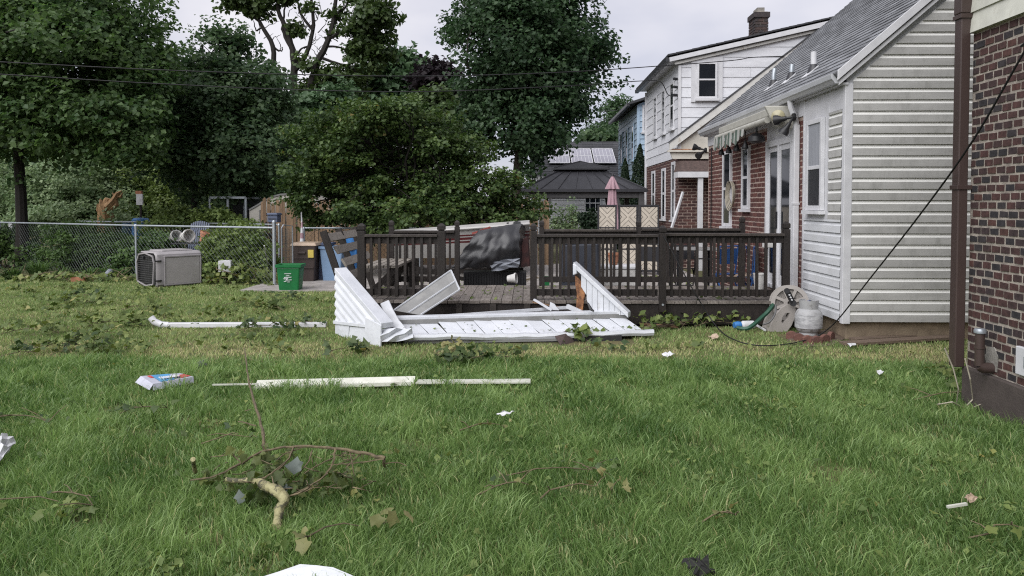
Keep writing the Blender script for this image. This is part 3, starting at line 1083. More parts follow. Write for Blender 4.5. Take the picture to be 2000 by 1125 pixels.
dsp = thing('downspout', (HX - 0.06, 6.21, 0.3), 'brown metal downspout at the corner of the nearest brick house', 'downspout')
mb = MB()
mb.box(HX - 0.105, HX - 0.028, 6.13, 6.225, 0.31, 3.10)
mb.build('pipe', m_brownmetal, dsp, bevel=0.008)
mb = MB()
mb.box(HX - 0.112, HX - 0.02, 6.124, 6.231, 3.10, 6.0)
mb.build('upper_pipe', m_brownmetal, dsp, bevel=0.008)
for z in (1.72, 3.06):
    mb = MB()
    mb.box(HX - 0.116, HX + 0.0, 6.118, 6.237, z, z + 0.035)
    mb.build('strap', m_brownmetal, dsp, bevel=0.003)

# ================================================================ siding and brick house (middle)
WX, WY = 3.75, 9.15
SL = 0.86                                                      # roof slope
h2 = thing('siding_house', (7.75, 12.5, 0), 'house with grey vinyl gable and red brick side behind the deck', 'house')
mb = MB()
mb.box(WX + 0.05, 11.7, WY + 0.05, 16.0, -0.3, 0.225)
mb.build('foundation', m_conc, h2, bevel=0.01)
mb = MB()                                                      # solid body below the roof
mb.prism([(WX, WY, 0.215), (11.75, WY, 0.215), (11.75, WY, 3.1), (7.75, WY, 3.1 + 4 * SL), (WX, WY, 3.1)], (0, 1.30, 0))
mb.build('wall', m_vinylw, h2)
mb = MB()
mb.prism([(WX - 0.004, 10.452, 0.0), (11.7, 10.452, 0.0), (11.7, 10.452, 3.1), (7.75, 10.452, 3.1 + 3.95 * SL), (WX - 0.004, 10.452, 3.1)], (0, 5.548, 0))
mb.build('mortar', m_mortar2, h2)
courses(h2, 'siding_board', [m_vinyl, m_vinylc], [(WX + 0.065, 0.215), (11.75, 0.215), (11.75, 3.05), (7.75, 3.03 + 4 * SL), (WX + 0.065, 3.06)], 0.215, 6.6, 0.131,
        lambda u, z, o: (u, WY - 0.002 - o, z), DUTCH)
# side wall: full courses below the window, short courses to the right of it
courses(h2, 'siding_board', m_vinylw, [(WY + 0.05, 0.215), (10.42, 0.215), (10.42, 1.42), (WY + 0.05, 1.42)], 0.215, 1.42, 0.131,
        lambda u, z, o: (WX - 0.002 - o, u, z), DUTCH)
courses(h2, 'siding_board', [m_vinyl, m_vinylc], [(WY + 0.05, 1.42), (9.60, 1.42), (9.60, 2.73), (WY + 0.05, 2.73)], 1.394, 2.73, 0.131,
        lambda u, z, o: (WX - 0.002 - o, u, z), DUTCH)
mb = MB()
mb.box(WX - 0.028, WX + 0.068, WY - 0.03, WY + 0.05, 0.19, 3.02)
mb.build('corner_trim', m_white, h2, bevel=0.006)
mb = MB()
mb.box(WX - 0.022, WX - 0.002, 9.63, 10.42, 1.42, 2.98)
mb.build('window_panel', m_white, h2)
mb = MB()
mb.box(WX - 0.03, WX - 0.002, 9.595, 9.63, 1.42, 2.80)
mb.build('channel_trim', m_white, h2)
mb = MB()
mb.box(WX - 0.02, WX - 0.002, WY + 0.051, 9.63, 2.735, 2.98)
mb.build('frieze_panel', m_white, h2)
mb = MB()
mb.box(WX - 0.034, WX + 0.012, 10.42, 10.47, 0.19, 2.98)
mb.build('brick_trim', m_white, h2, bevel=0.004)
w = win_x(h2, WX - 0.022, 9.72, 10.26, 1.53, 2.70, fr=0.06, proud=0.05, meet=0.47, pane=m_curtain, lower=m_screen)
# bricks of the side wall with the openings left out
BX = 3.752
holes = [(10.86, 12.06, 0.0, 2.75), (12.98, 13.42, 1.52, 2.62), (14.12, 14.72, 1.2, 2.62)]
bricks(h2, m_brick2, 10.47, 15.95, 0.04, 2.80, 0.225, 0.080, 0.018, holes, 'x', BX + 0.004, single=lambda u, z: z > 0.33 and u < 13.3, seed=9, dep=0.016)
mb = MB()
mb.box(WX - 0.02, WX + 0.02, 10.47, 16.02, 2.80, 3.02)
mb.build('frieze_board', m_white, h2, bevel=0.004)
mb = MB()
mb.box(WX - 0.018, WX + 0.02, 10.84, 12.08, 2.57, 2.80)
mb.build('door_panel', m_white, h2)
# sliding door
mb = MB()
for (a, b, r, s) in ((10.86, 10.94, 0.34, 2.57), (11.98, 12.06, 0.34, 2.57), (10.94, 11.98, 2.48, 2.57), (10.94, 11.98, 0.34, 0.40), (11.43, 11.49, 0.40, 2.48)):
    mb.box(WX - 0.05, WX + 0.03, a, b, r, s)
dr = mb.build('sliding_door', m_white, h2, bevel=0.005)
for (a, b, ins, mt) in ((10.94, 11.43, 0.0, m_glass), (11.49, 11.98, 0.02, m_glass)):
    mb = MB()
    for (p, q_, r, s) in ((a, a + .06, .40, 2.48), (b - .06, b, .40, 2.48), (a + .06, b - .06, 2.40, 2.48), (a + .06, b - .06, .40, .56)):
        mb.box(WX - 0.03 + ins, WX + 0.02 + ins, p + .001, q_ - .001, r + .001, s - .001)
    mb.build('sash', m_white, dr)
    mb = MB()
    mb.box(WX - 0.022 + ins * .3, WX - 0.006, a + .061, b - .061, .561, 2.399)
    mb.build('pane', mt, dr)
mb = MB()
mb.box(WX - 0.075, WX - 0.05, 11.44, 11.475, 1.25, 1.5)
mb.build('handle', m_black, dr, bevel=0.004)
win_x(h2, WX + 0.03, 12.99, 13.41, 1.53, 2.60, fr=0.06, proud=0.08)
win_x(h2, WX + 0.03, 14.13, 14.71, 1.2, 2.60, fr=0.06, proud=0.08)
# roof
up = Vector((1, 0, SL)).normalized()
nr = Vector((-SL, 0, 1)).normalized()
E0 = Vector((3.57, WY - 0.10, 3.115))
rl = (7.75 - 3.57) / up.x
mb = MB()
mb.prism([E0 - nr * 0.05, E0, E0 + up * rl, E0 + up * rl - nr * 0.05], (0, 7.0, 0))
mb.prism([(7.75, WY - 0.10, E0.z + rl * up.z), (12.0, WY - 0.10, 3.0), (12.0, WY - 0.10, 2.95), (7.75, WY - 0.10, E0.z + rl * up.z - 0.06)], (0, 7.0, 0))
rf = mb.build('roof', m_shingled, h2)
shingles(rf, 'shingles', m_shingle, E0 + nr * 0.001, E0 + nr * 0.001 + Vector((0, 7.0, 0)), up, rl, nr, 0.125, 0.30, seed=4, thick=0.016)
mb = MB()                                                      # rake board with a second moulding
p0 = Vector((3.60, WY - 0.118, 3.045))
mb.prism([p0, p0 + Vector((0, 0, 0.115)) , p0 + up * (rl - .05) + Vector((0, 0, 0.115)), p0 + up * (rl - .05)], (0, 0.03, 0))
p1 = p0 + Vector((0.03, 0.03, -0.05))
mb.prism([p1, p1 + Vector((0, 0, 0.06)), p1 + up * (rl - .2) + Vector((0, 0, 0.06)), p1 + up * (rl - .2)], (0, 0.045, 0))
mb.build('rake_board', m_white, h2, bevel=0.004)
mb = MB()
mb.box(3.66, WX + 0.0, WY - 0.05, 16.1, 3.005, 3.03)
mb.build('soffit', m_white, h2)
gt = thing('gutter', (3.6, 12.6, 3.02), 'white gutter along the eave of the siding house', 'gutter')
mb = MB()
prof = [(3.655, 3.125), (3.655, 3.02), (3.59, 3.02), (3.565, 3.055), (3.545, 3.07), (3.535, 3.125), (3.545, 3.132), (3.552, 3.125), (3.56, 3.075), (3.60, 3.032), (3.645, 3.032), (3.645, 3.125)]
mb.prism([(x, WY - 0.06, z) for x, z in prof], (0, 7.0, 0))
mb.build('trough', m_gutter, gt)
for y in (WY - 0.068, 15.942):
    mb = MB()
    mb.prism([(x, y, z) for x, z in [(3.655, 3.128), (3.655, 3.017), (3.588, 3.017), (3.563, 3.053), (3.543, 3.068), (3.532, 3.128)]], (0, 0.008, 0))
    mb.build('end_cap', m_gutter, gt)
ds2 = thing('downspout', (3.68, 10.68, 0.3), 'white downspout on the brick beside the sliding door', 'downspout')
mb = MB()
mb.box(3.66, 3.735, 10.64, 10.73, 0.30, 2.70)
mb.build('pipe', m_white, ds2, bevel=0.008)
mb = MB()
mb.tube([(3.70, 10.685, 2.70), (3.69, 10.685, 2.76), (3.62, 10.685, 2.95), (3.61, 10.685, 3.03)], 0.04, 8)
mb.build('elbow', m_white, ds2, smooth=True)
mb = MB()
mb.box(3.655, 3.74, 10.634, 10.736, 1.6, 1.63)
mb.build('strap', m_white, ds2)
# plumbing vents on the roof: pipe, dark boot, white flashing
def roofpt(px, py):
    r = ray(px, py)
    t = (E0 - C0).dot(nr) / r.dot(nr)
    return C0 + r * t
for i, (px, py, h, lab) in enumerate(((1589, 138, 0.26, 'tallest white vent pipe on the grey shingle roof'), (1546, 152, 0.20, 'middle metal vent pipe on the grey shingle roof'), (1511, 166, 0.27, 'bent crusty vent pipe lowest in the row on the grey roof'))):
    b = roofpt(px, py)
    v = thing('roof_vent', b, lab, 'vent pipe', 'vent pipes on the shingle roof')
    mb = MB()
    mb.tube([b + Vector((0, 0, -0.03)), b + Vector((0.0, 0, h * 0.6)), b + Vector((0.01 * i, 0.01 * i, h))], [0.042, 0.04, 0.04], 14)
    mb.build('pipe', [m_white, m_galv, m_galv][i], v, smooth=True)
    mb = MB()
    mb.lathe([(0.085, -0.03), (0.07, 0.03), (0.047, 0.085), (0.0445, 0.085)], b, 14)
    mb.build('boot', m_charcoal, v, smooth=True)
    mb = MB()
    c = b + nr * 0.012 - up * 0.04
    mb.prism([c + up * .10 + Vector((0, -.10, 0)), c - up * .13 + Vector((0, -.10, 0)), c - up * .13 + Vector((0, .10, 0)), c + up * .10 + Vector((0, .10, 0))], nr * 0.012)
    mb.build('flashing', m_white, v)

# retracted awning under the eave, with its striped valance
aw = thing('retractable_awning', (3.5, 12.4, 2.7), 'beige retracted awning case with striped valance under the eave', 'awning')
mb = MB()
mb.box(3.44, 3.735, 10.95, 13.95, 2.86, 2.985)
mb.build('case', m_awncase, aw, bevel=0.02)
mb = MB()
e = [(3.32, 2.985), (3.735, 2.985), (3.735, 2.66), (3.62, 2.66), (3.48, 2.70), (3.40, 2.82)]
mb.prism([(x, 10.86, z) for x, z in e], (0, 0.07, 0))
mb.build('end_cap', m_awncase, aw, bevel=0.015)
mb = MB()
mb.tube([(3.40, 11.0, 2.80), (3.40, 13.9, 2.80)], 0.045, 12)
mb.build('front_bar', m_awncase, aw, smooth=True)
ns = 17
for k in range(ns):
    ya = 12.05 + k * (14.0 - 12.05) / ns
    yb = ya + (14.0 - 12.05) / ns
    mb = MB()
    zz = 2.58 + 0.025 * (k % 3) + (0.10 if k < 2 else 0)
    x0 = 3.36 + 0.01 * math.sin(k * 1.7)
    mb.prism([(x0, ya, 2.80), (x0, yb, 2.80), (x0 - 0.01, yb, zz), (x0 - 0.01, (ya + yb) / 2, zz - 0.025), (x0 - 0.01, ya, zz)], (0.006, 0, 0))
    mb.build('valance_stripe', m_awngreen if k % 2 else m_awnwhite, aw)
for k, y in enumerate((12.35, 12.85, 13.35, 13.85)):
    mb = MB()
    mb.lathe([(0.02, 0.10), (0.03, 0.06), (0.055, 0.0), (0.05, -0.03), (0.0, -0.035)], (3.47, y, 2.52), 10)
    mb.tube([(3.47, y, 2.60), (3.47, y, 2.86)], 0.008, 6)
    mb.build('hanging_lamp', m_black, label='%s small dark lamp under the awning, counted from the large bell lamp' % ('first', 'second', 'third', 'fourth')[k], cat='lamp', group='lamps hanging under the awning', smooth=True)
mb = MB()
mb.lathe([(0.0, 0.10), (0.06, 0.09), (0.12, 0.04), (0.13, -0.03), (0.06, -0.06), (0.0, -0.06)], (3.50, 11.85, 2.60), 16)
mb.tube([(3.50, 11.85, 2.68), (3.50, 11.85, 2.87)], 0.015, 8)
mb.build('bell_lamp', m_black, label='large dark bell lamp beside the striped valance', cat='lamp', smooth=True)


def flood(base, dirs, label, lens=True):
    t = thing('floodlight', base, label, 'floodlight')
    mb = MB()
    mb.lathe([(0.05, -0.02), (0.055, 0.0), (0.05, 0.02)], base, 12, Matrix.Rotation(math.pi / 2, 3, 'Y'))
    mb.build('bracket', m_black, t, smooth=True)
    for d in dirs:
        d = Vector(d)
        q = base + d.normalized() * 0.10
        R = d.to_track_quat('Z', 'Y').to_matrix()
        mb = MB()
        mb.tube([base, q], 0.018, 8)
        mb.lathe([(0.0, 0.0), (0.03, 0.0), (0.035, 0.06), (0.068, 0.12), (0.072, 0.165), (0.064, 0.165)], q, 16, R)
        hd = mb.build('lamp_head', m_black, t, smooth=True)
        if lens:
            mb = MB()
            mb.lathe([(0.064, 0.155), (0.03, 0.168), (0.0, 0.17)], q, 16, R)
            mb.build('lens', m_lens, hd, smooth=True)


flood(Vector((3.64, 10.62, 2.80)), [(-0.7, 0.5, -0.1), (-0.4, 0.2, -0.7)], 'black twin floodlight beside the awning end', False)
flood(Vector((3.66, 15.9, 2.72)), [(-0.8, 0.2, 0.25), (-0.7, -0.5, -0.5)], 'black twin floodlight at the far corner of the brick side wall', False)
mb = MB()                                                      # big round lens on the awning cap as seen
mb.lathe([(0.0, 0.0), (0.085, 0.0), (0.095, 0.02), (0.09, 0.06), (0.05, 0.085), (0.0, 0.09)], (3.50, 10.84, 2.83), 20, Vector((-0.35, -1, -0.05)).to_track_quat('Z', 'Y').to_matrix())
mb.build('round_lamp', m_lens, label='round yellowish lamp on the end of the awning case', cat='lamp', smooth=True)
# coiled hose on the wall
t = thing('hose_coil', (3.70, 14.0, 1.55), 'coil of pale hose hanging on the brick between two windows', 'hose')
mb = MB()
for k in range(4):
    R = 0.20 + 0.018 * k
    cy, cz = 13.95 + 0.01 * k, 1.80 - 0.012 * k
    mb.tube([(3.69 - 0.014 * k, cy + R * math.cos(a * math.pi / 12), cz + R * 1.05 * math.sin(a * math.pi / 12)) for a in range(25)], 0.011, 6, False)
mb.build('coil', m_hosew, t, smooth=True)
mb = MB()
mb.tube([(3.74, 13.95, 2.0), (3.64, 13.95, 2.0), (3.63, 13.95, 2.04)], 0.01, 6)
mb.build('hook', m_black, t)
mb = MB()
mb.tube([(3.71, 15.6, 2.75), (3.715, 15.62, 1.5), (3.71, 15.6, 0.2)], 0.012, 6)
mb.build('wall_cable', m_cable, label='thin black cable running down the far end of the brick wall', cat='cable')
# ================================================================ white two-storey house
QX, QY = 3.75, 19.15
h3 = thing('white_house', (7.75, 21.7, 0), 'two storey house, white boards above dark brick, with brick chimney', 'house')
RZ, RX = 6.17, 7.75                                            # ridge
mb = MB()
mb.prism([(QX + 0.001, QY + 0.001, 0), (11.7, QY + 0.001, 0), (11.7, QY + 0.001, 2.778), (QX + 0.001, QY + 0.001, 2.778)], (0, 5.14, 0))
mb.build('mortar', m_mortar2, h3)
mb = MB()
mb.prism([(QX, QY, 2.78), (11.75, QY, 2.78), (11.75, QY, 3.1), (RX, QY, RZ - .1), (QX, QY, 5.25)], (0, 5.15, 0))
mb.build('wall', m_shake, h3)
# brick skins (bricks here are only a few pixels tall)
bricks(h3, m_brick3, QX - 0.006, 8.0, 0.05, 2.82, 0.22, 0.075, 0.014, [], 'y', QY + 0.012, seed=21, dep=0.018)
holes3 = [(19.55, 20.05, 1.2, 2.7), (20.9, 21.5, 1.2, 2.6), (22.6, 23.2, 1.2, 2.6)]
bricks(h3, m_brick3, QY + 0.0, 24.2, 0.05, 2.82, 0.22, 0.075, 0.014, holes3, 'x', QX + 0.012, seed=22, dep=0.018)
# upper boards: gable above the rake line, side wall
rk = lambda x: 3.02 + (x - 3.6) * (RZ - 3.02) / (RX - 3.6)      # old roof line
courses(h3, 'siding_board', m_shake, [(QX, rk(QX)), (RX - 0.05, rk(RX - .05)), (RX - 0.2, RZ - .1), (QX, 5.22)], 3.03, 6.45, 0.245, lambda u, z, o: (u, QY - 0.002 - o, z), LAP, splits=2.2, seed=3)
courses(h3, 'siding_board', m_shake, [(QY, 2.78), (24.3, 2.78), (24.3, 5.22), (QY, 5.22)], 2.78, 5.22, 0.245, lambda u, z, o: (QX - 0.002 - o, u, z), LAP, splits=2.6, seed=4)
courses(h3, 'gable_board', m_cream, [(QX, 2.85), (11, 2.85), (RX, RZ - .25), (QX, 2.98)], 2.85, 6.4, 0.26, lambda u, z, o: (u, QY - 0.002 - o, z), LAP) if False else None
mb = MB()                                                      # cream gable field below the rake board
mb.prism([(QX, QY - 0.03, 2.86), (11.0, QY - 0.03, 2.86), (RX, QY - 0.03, RZ - 0.12), (QX, QY - 0.03, rk(QX) - 0.04)], (0, 0.028, 0))
mb.build('gable_field', m_cream, h3)
u3 = Vector((RX - 3.6, 0, RZ - 3.02)).normalized()
p0 = Vector((3.50, QY - 0.14, 2.93))
Lr = (RX - 3.50) / u3.x
mb = MB()
mb.prism([p0, p0 + Vector((0, 0, 0.19)), p0 + u3 * Lr + Vector((0, 0, 0.19)), p0 + u3 * Lr], (0, 0.11, 0))
mb.build('rake_board', m_peel, h3)
p1 = p0 + Vector((-0.02, -0.02, 0.19))
mb = MB()
mb.prism([p1, p1 + Vector((0, 0, 0.035)), p1 + u3 * Lr + Vector((0, 0, 0.035)), p1 + u3 * Lr], (0, 0.13, 0))
mb.build('roof_edge', m_shingled, h3)
mb = MB()
mb.prism([(3.46, QY - 0.17, 2.90), (4.6, QY - 0.17, 2.90), (4.6, QY - 0.17, 2.945), (3.46, QY - 0.17, 2.945)], (0, 0.14, 0))
mb.prism([(3.58, QY - 0.10, 2.73), (4.6, QY - 0.10, 2.73), (4.6, QY - 0.10, 2.90), (3.52, QY - 0.10, 2.90)], (0, 0.07, 0))
mb.build('cornice_return', m_cream, h3)
mb = MB()
mb.prism([(3.49, QY - 0.155, 2.946), (4.35, QY - 0.155, 2.946), (4.30, QY - 0.10, 2.965), (3.56, QY - 0.10, 2.985)], (0, 0.10, 0))
mb.build('rusty_flashing', m_rust, h3)
# small hipped porch roof of brown shingles on the front
pr = MB()
pr.frustum([(3.62, QY - 0.55, 2.40), (5.6, QY - 0.55, 2.40), (5.6, QY - 0.03, 2.40), (3.62, QY - 0.03, 2.40)],
           [(3.84, QY - 0.20, 2.68), (5.6, QY - 0.20, 2.68), (5.6, QY - 0.031, 2.69), (3.70, QY - 0.031, 2.69)])
po = pr.build('porch_roof', m_shingleb, h3)
mb = MB()
mb.box(3.62, 5.6, QY - 0.56, QY - 0.03, 2.26, 2.397)
mb.build('fascia', m_white, po)
mb = MB()
mb.box(4.12, 4.24, QY - 0.52, QY - 0.42, 0.0, 2.255)
mb.build('porch_post', m_white, h3, bevel=0.006)
# dormer roof: low slope
p0 = Vector((3.45, QY - 0.18, 5.22))
p9 = Vector((RX, QY - 0.18, RZ + 0.02))
ud = (p9 - p0).normalized()
nd = Vector((-ud.z, 0, ud.x))
mb = MB()
mb.prism([p0 + nd * 0.025, p0 + nd * 0.05, p9 + nd * 0.05, p9 + nd * 0.025], (0, 5.55, 0))
mb.prism([(RX, QY - .1, RZ + .05), (12.0, QY - .1, 3.0), (12.0, QY - .1, 2.95), (RX, QY - .1, RZ - .02)], (0, 5.4, 0))
rf = mb.build('roof', m_shingled, h3)
shingles(rf, 'shingles', m_shingled, p0 + nd * 0.051, p0 + nd * 0.051 + Vector((0, 5.55, 0)), ud, (p9 - p0).length, nd, 0.2, 0.35, seed=8, thick=0.012)
mb = MB()
q0 = p0 + Vector((0.02, 0.01, -0.02))
mb.prism([q0 - nd * 0.10, q0, p9 + Vector((0, .01, -.02)), p9 + Vector((0, .01, -.02)) - nd * 0.12], (0, 0.10, 0))
mb.build('dormer_rake', m_white, h3)
q1 = q0 - nd * 0.105 + Vector((0.12, 0.08, 0))
mb = MB()
mb.prism([q1 - nd * 0.06, q1, q1 + ud * 4.0, q1 + ud * 4.0 - nd * 0.06], (0, 0.06, 0))
mb.build('dormer_moulding', m_peel, h3)
mb = MB()
mb.box(3.40, 3.50, QY - 0.1, 24.5, 5.12, 5.22)
mb.build('eave_gutter', m_charcoal, h3)
mb = MB()
mb.box(3.46, QX, QY - 0.05, 24.4, 5.16, 5.20)
mb.build('soffit', m_white, h3)
mb = MB()
mb.box(QX - 0.03, QX + 0.04, QY - 0.035, QY + 0.03, 2.76, 5.18)
mb.build('corner_trim', m_white, h3)
mb = MB()
mb.box(QX - 0.07, QX - 0.015, 24.2, 24.27, 0.1, 5.1)
mb.build('downspout', m_white, h3)
# gable window with broad flat casing
cs = MB()
a, b = W(1349, 200, QY), W(1411, 112, QY)
cs.box(a.x, b.x, QY - 0.045, QY - 0.002, a.z, b.z)
cs.build('window_casing', m_white, h3)
a, b = W(1360, 193, QY), W(1400, 122, QY)
win_y(h3, QY - 0.045, a.x, b.x, a.z, b.z, fr=0.05, proud=0.035, meet=0.52)
for (y0, y1) in ((19.7, 20.25), (20.95, 21.5), (22.3, 22.85)):
    win_x(h3, QX - 0.01, y0, y1, 3.55, 4.75, fr=0.06, proud=0.035)
for (y0, y1, z1) in ((19.56, 20.04, 2.70), (20.91, 21.49, 2.60), (22.61, 23.19, 2.6)):
    win_x(h3, QX + 0.02, y0, y1, 1.21, z1, fr=0.08, proud=0.05)
# chimney
cx0, cx1 = W(1475, 40, 21.4).x, W(1501, 40, 21.4).x
zt = W(1490, 22, 21.4).z
mb = MB()
mb.box(cx0 + .02, cx1 - .02, 21.42, 21.98, 5.4, zt)
ch = mb.build('chimney', m_mortar, h3)
bricks(ch, m_brick4, cx0, cx1, 5.5, zt - 0.01, 0.16, 0.075, 0.012, [], 'y', 21.41, seed=31, dep=0.018)
bricks(ch, m_brick4, 21.4, 22.0, 5.5, zt - 0.01, 0.16, 0.075, 0.012, [], 'x', cx0 + 0.01, seed=32, dep=0.018)
mb = MB()
mb.box(cx0 - 0.035, cx1 + 0.035, 21.365, 22.035, zt - 0.16, zt - 0.02)
mb.build('corbel', m_brick4, ch)
mb = MB()
mb.box(cx0 + 0.09, cx1 - 0.08, 21.5, 21.9, zt - 0.02, zt + 0.13)
mb.build('flue', m_stone, ch)
# insulators and white sloping downpipe on the brick corner
for k in range(3):
    mb = MB()
    mb.tube([(QX - 0.015, QY + 0.12, 4.72 - k * 0.2), (QX - 0.13, QY + 0.06, 4.72 - k * 0.2)], 0.035, 8)
    mb.build('insulator', m_black, h3)
mb = MB()
mb.bar(W(1334, 375, 18.8), W(1312, 445, 18.6), 0.05, 0.05)
mb.build('leaning_pole', m_white, label='thin white pole leaning against the dark brick corner', cat='pole')

# ================================================================ blue house
BXX, BYY = 3.85, 26.9
h4 = thing('blue_house', (7.5, 29.8, 0), 'pale blue sided house behind the white one', 'house')
mb = MB()
mb.prism([(BXX, BYY, 0), (11.5, BYY, 0), (11.5, BYY, 5.1), (7.7, BYY, 6.4), (BXX, BYY, 5.1)], (0, 5.6, 0))
mb.build('wall', m_blue, h4)
courses(h4, 'siding_board', m_blue, [(BXX, 0.3), (6.4, 0.3), (6.4, 5.1), (BXX, 5.1)], 0.3, 5.1, 0.20, lambda u, z, o: (u, BYY - 0.002 - o, z), [(0, .03), (1, .003)])
courses(h4, 'siding_board', m_blue, [(BYY, 0.3), (32.5, 0.3), (32.5, 5.1), (BYY, 5.1)], 0.3, 5.1, 0.20, lambda u, z, o: (BXX - 0.002 - o, u, z), [(0, .03), (1, .003)])
mb = MB()
mb.prism([(BXX - 0.35, BYY - 0.3, 5.05), (BXX - 0.35, BYY - 0.3, 5.13), (7.7, BYY - 0.3, 6.5), (11.8, BYY - 0.3, 5.1), (11.8, BYY - 0.3, 5.0), (7.7, BYY - 0.3, 6.4)], (0, 6.2, 0))
mb.build('roof', m_shingled, h4)
mb = MB()
mb.box(BXX - 0.42, BXX - 0.32, BYY - 0.25, 32.7, 5.0, 5.1)
mb.build('eave_gutter', m_charcoal, h4)
mb = MB()
mb.box(BXX - 0.045, BXX + 0.05, BYY - 0.045, BYY + 0.04, 0.2, 5.05)
mb.build('corner_trim', m_blue, h4)
a, b = W(1254, 258, BYY), W(1263, 205, BYY)
win_y(h4, BYY - 0.03, a.x, a.x + 0.62, a.z, b.z, fr=0.07, pane=m_curtain)
for (y0, y1) in ((27.6, 28.3), (29.2, 29.9), (30.9, 31.6)):
    win_x(h4, BXX - 0.03, y0, y1, 3.2, 4.5, fr=0.07, proud=0.04, mat=m_blue)

# ================================================================ garage with solar panels
GY = 34.0
h5 = thing('garage', (3.2, 36, 0), 'low white garage with dark roof and solar panels', 'garage')
gx0, gx1 = W(1036, 340, GY).x, 7.0
mb = MB()
mb.box(gx0 + 0.3, gx1, GY, 40.0, 0, 2.85)
mb.build('wall', m_shake, h5)
courses(h5, 'siding_board', m_white, [(gx0 + .3, 0.2), (gx1, 0.2), (gx1, 2.8), (gx0 + .3, 2.8)], 0.2, 2.8, 0.2, lambda u, z, o: (u, GY - 0.002 - o, z), [(0, .025), (1, .003)])
mb = MB()
ze, zr = W(1100, 345, GY - 0.3).z, W(1100, 277, 38).z
mb.prism([(gx0, GY - 0.3, ze), (gx0, 38, zr), (gx0, 42.3, ze), (gx0, 42.3, ze - .1), (gx0, 38, zr - .1), (gx0, GY - 0.3, ze - .1)], (gx1 - gx0 + .3, 0, 0))
rf = mb.build('roof', m_shingled, h5)
ug = Vector((0, 38 - GY + 0.3, zr - ze)).normalized()
ng = Vector((0, -ug.z, ug.y))
shingles(rf, 'shingles', m_shingled, Vector((gx0, GY - 0.3, ze)) + ng * .001, Vector((gx1 + .3, GY - .3, ze)) + ng * .001, ug, (Vector((0, 38 - GY + .3, zr - ze))).length, ng, 0.3, 0.5, seed=12, thick=0.02)
mb = MB()
mb.box(gx0, gx1 + 0.3, GY - 0.42, GY - 0.3, ze - 0.14, ze)
mb.build('gutter', m_white, h5)
win_y(h5, GY - 0.02, W(1141, 400, GY).x, W(1141, 400, GY).x + 0.75, 1.25, 2.1, fr=0.06, vert=2, meet=0.5)
for k in range(3):
    xa = W(1070 + 43.7 * k, 300, 36).x
    pw = 0.985
    base = Vector((xa, GY - 0.3, ze)) + ug * 1.35 + ng * 0.10
    ph_ = ug * 1.95
    sp = thing('solar_panel', base, ['left solar panel on the dark garage roof', 'middle solar panel on the dark garage roof', 'right solar panel on the dark garage roof'][k], 'solar panel', 'solar panels on the garage roof')
    mb = MB()
    mb.prism([base, base + Vector((pw, 0, 0)), base + Vector((pw, 0, 0)) + ph_, base + ph_], ng * 0.035)
    mb.build('cells', m_solar, sp)
    mb = MB()
    fwd = 0.04
    t2 = ng * 0.045
    for (s0, s1, c0_, c1_) in ((0, 1, 0, .025), (0, 1, .975, 1), (0, .03, 0, 1), (.97, 1, 0, 1), (0, 1, .487, .513)):
        A = base + Vector((pw * s0, 0, 0)) + ph_ * c0_
        B = base + Vector((pw * s1, 0, 0)) + ph_ * c1_
        mb.prism([A, Vector((B.x, A.y, A.z)), B, Vector((A.x, B.y, B.z))], t2)
    mb.build('frame', m_silver, sp)
    mb = MB()
    t3 = ng * 0.038
    for j in range(1, 6):
        A = base + Vector((pw * j / 6 - 0.008, 0, 0))
        mb.prism([A, A + Vector((.016, 0, 0)), A + Vector((.016, 0, 0)) + ph_, A + ph_], t3)
    mb.build('grid_lines', m_silver, sp)

# ================================================================ gazebo
z0y = 22.0
gl, gr_ = W(1020, 371, 21.2).x, W(1263, 371, 21.2).x
gz = thing('gazebo', ((gl + gr_) / 2, 22.8, 0), 'dark metal hardtop gazebo with two tier roof', 'gazebo')
ey0, ey1 = 21.2, 24.6
ze = W(1100, 372, ey0).z
cx, cy = W(1133, 330, 22.9).x, 22.9
lx0, lx1, ly0, ly1, lz = cx - 0.62, cx + 0.62, cy - 0.5, cy + 0.5, W(1133, 334, cy - .5).z
low = [Vector((gl, ey0, ze)), Vector((gr_, ey0, ze)), Vector((gr_, ey1, ze)), Vector((gl, ey1, ze))]
hi_ = [Vector((lx0, ly0, lz)), Vector((lx1, ly0, lz)), Vector((lx1, ly1, lz)), Vector((lx0, ly1, lz))]
for k in range(4):
    j = (k + 1) % 4
    # one slope = several standing seam panels
    n = 7
    for i in range(n):
        a0, a1 = i / n + 0.001, (i + 1) / n - 0.001
        mb = MB()
        P = [low[k].lerp(low[j], a0), low[k].lerp(low[j], a1), hi_[k].lerp(hi_[j], a1), hi_[k].lerp(hi_[j], a0)]
        mb.prism(P, (0, 0, 0.02))
        d = (P[3] - P[0])
        mb.bar(P[0] + Vector((0, 0, 0.03)), P[3] + Vector((0, 0, 0.03)), 0.022, 0.03)
        mb.build('roof_panel', m_charcoal, gz)
for k in range(4):
    mb = MB()
    mb.bar(low[k] + Vector((0, 0, 0.02)), hi_[k] + Vector((0, 0, 0.02)), 0.06, 0.06)
    mb.build('hip_rib', m_charcoal, gz)
mb = MB()
mb.box(lx0 + .02, lx1 - .02, ly0 + .02, ly1 - .02, lz - .02, lz + .06)
mb.build('vent_gap', m_black, gz)
uz = lz + 0.06
sx, sy = 0.78, 0.66
top = Vector((cx, cy, W(1133, 317, cy).z))
U = [Vector((cx - sx, cy - sy, uz)), Vector((cx + sx, cy - sy, uz)), Vector((cx + sx, cy + sy, uz)), Vector((cx - sx, cy + sy, uz))]
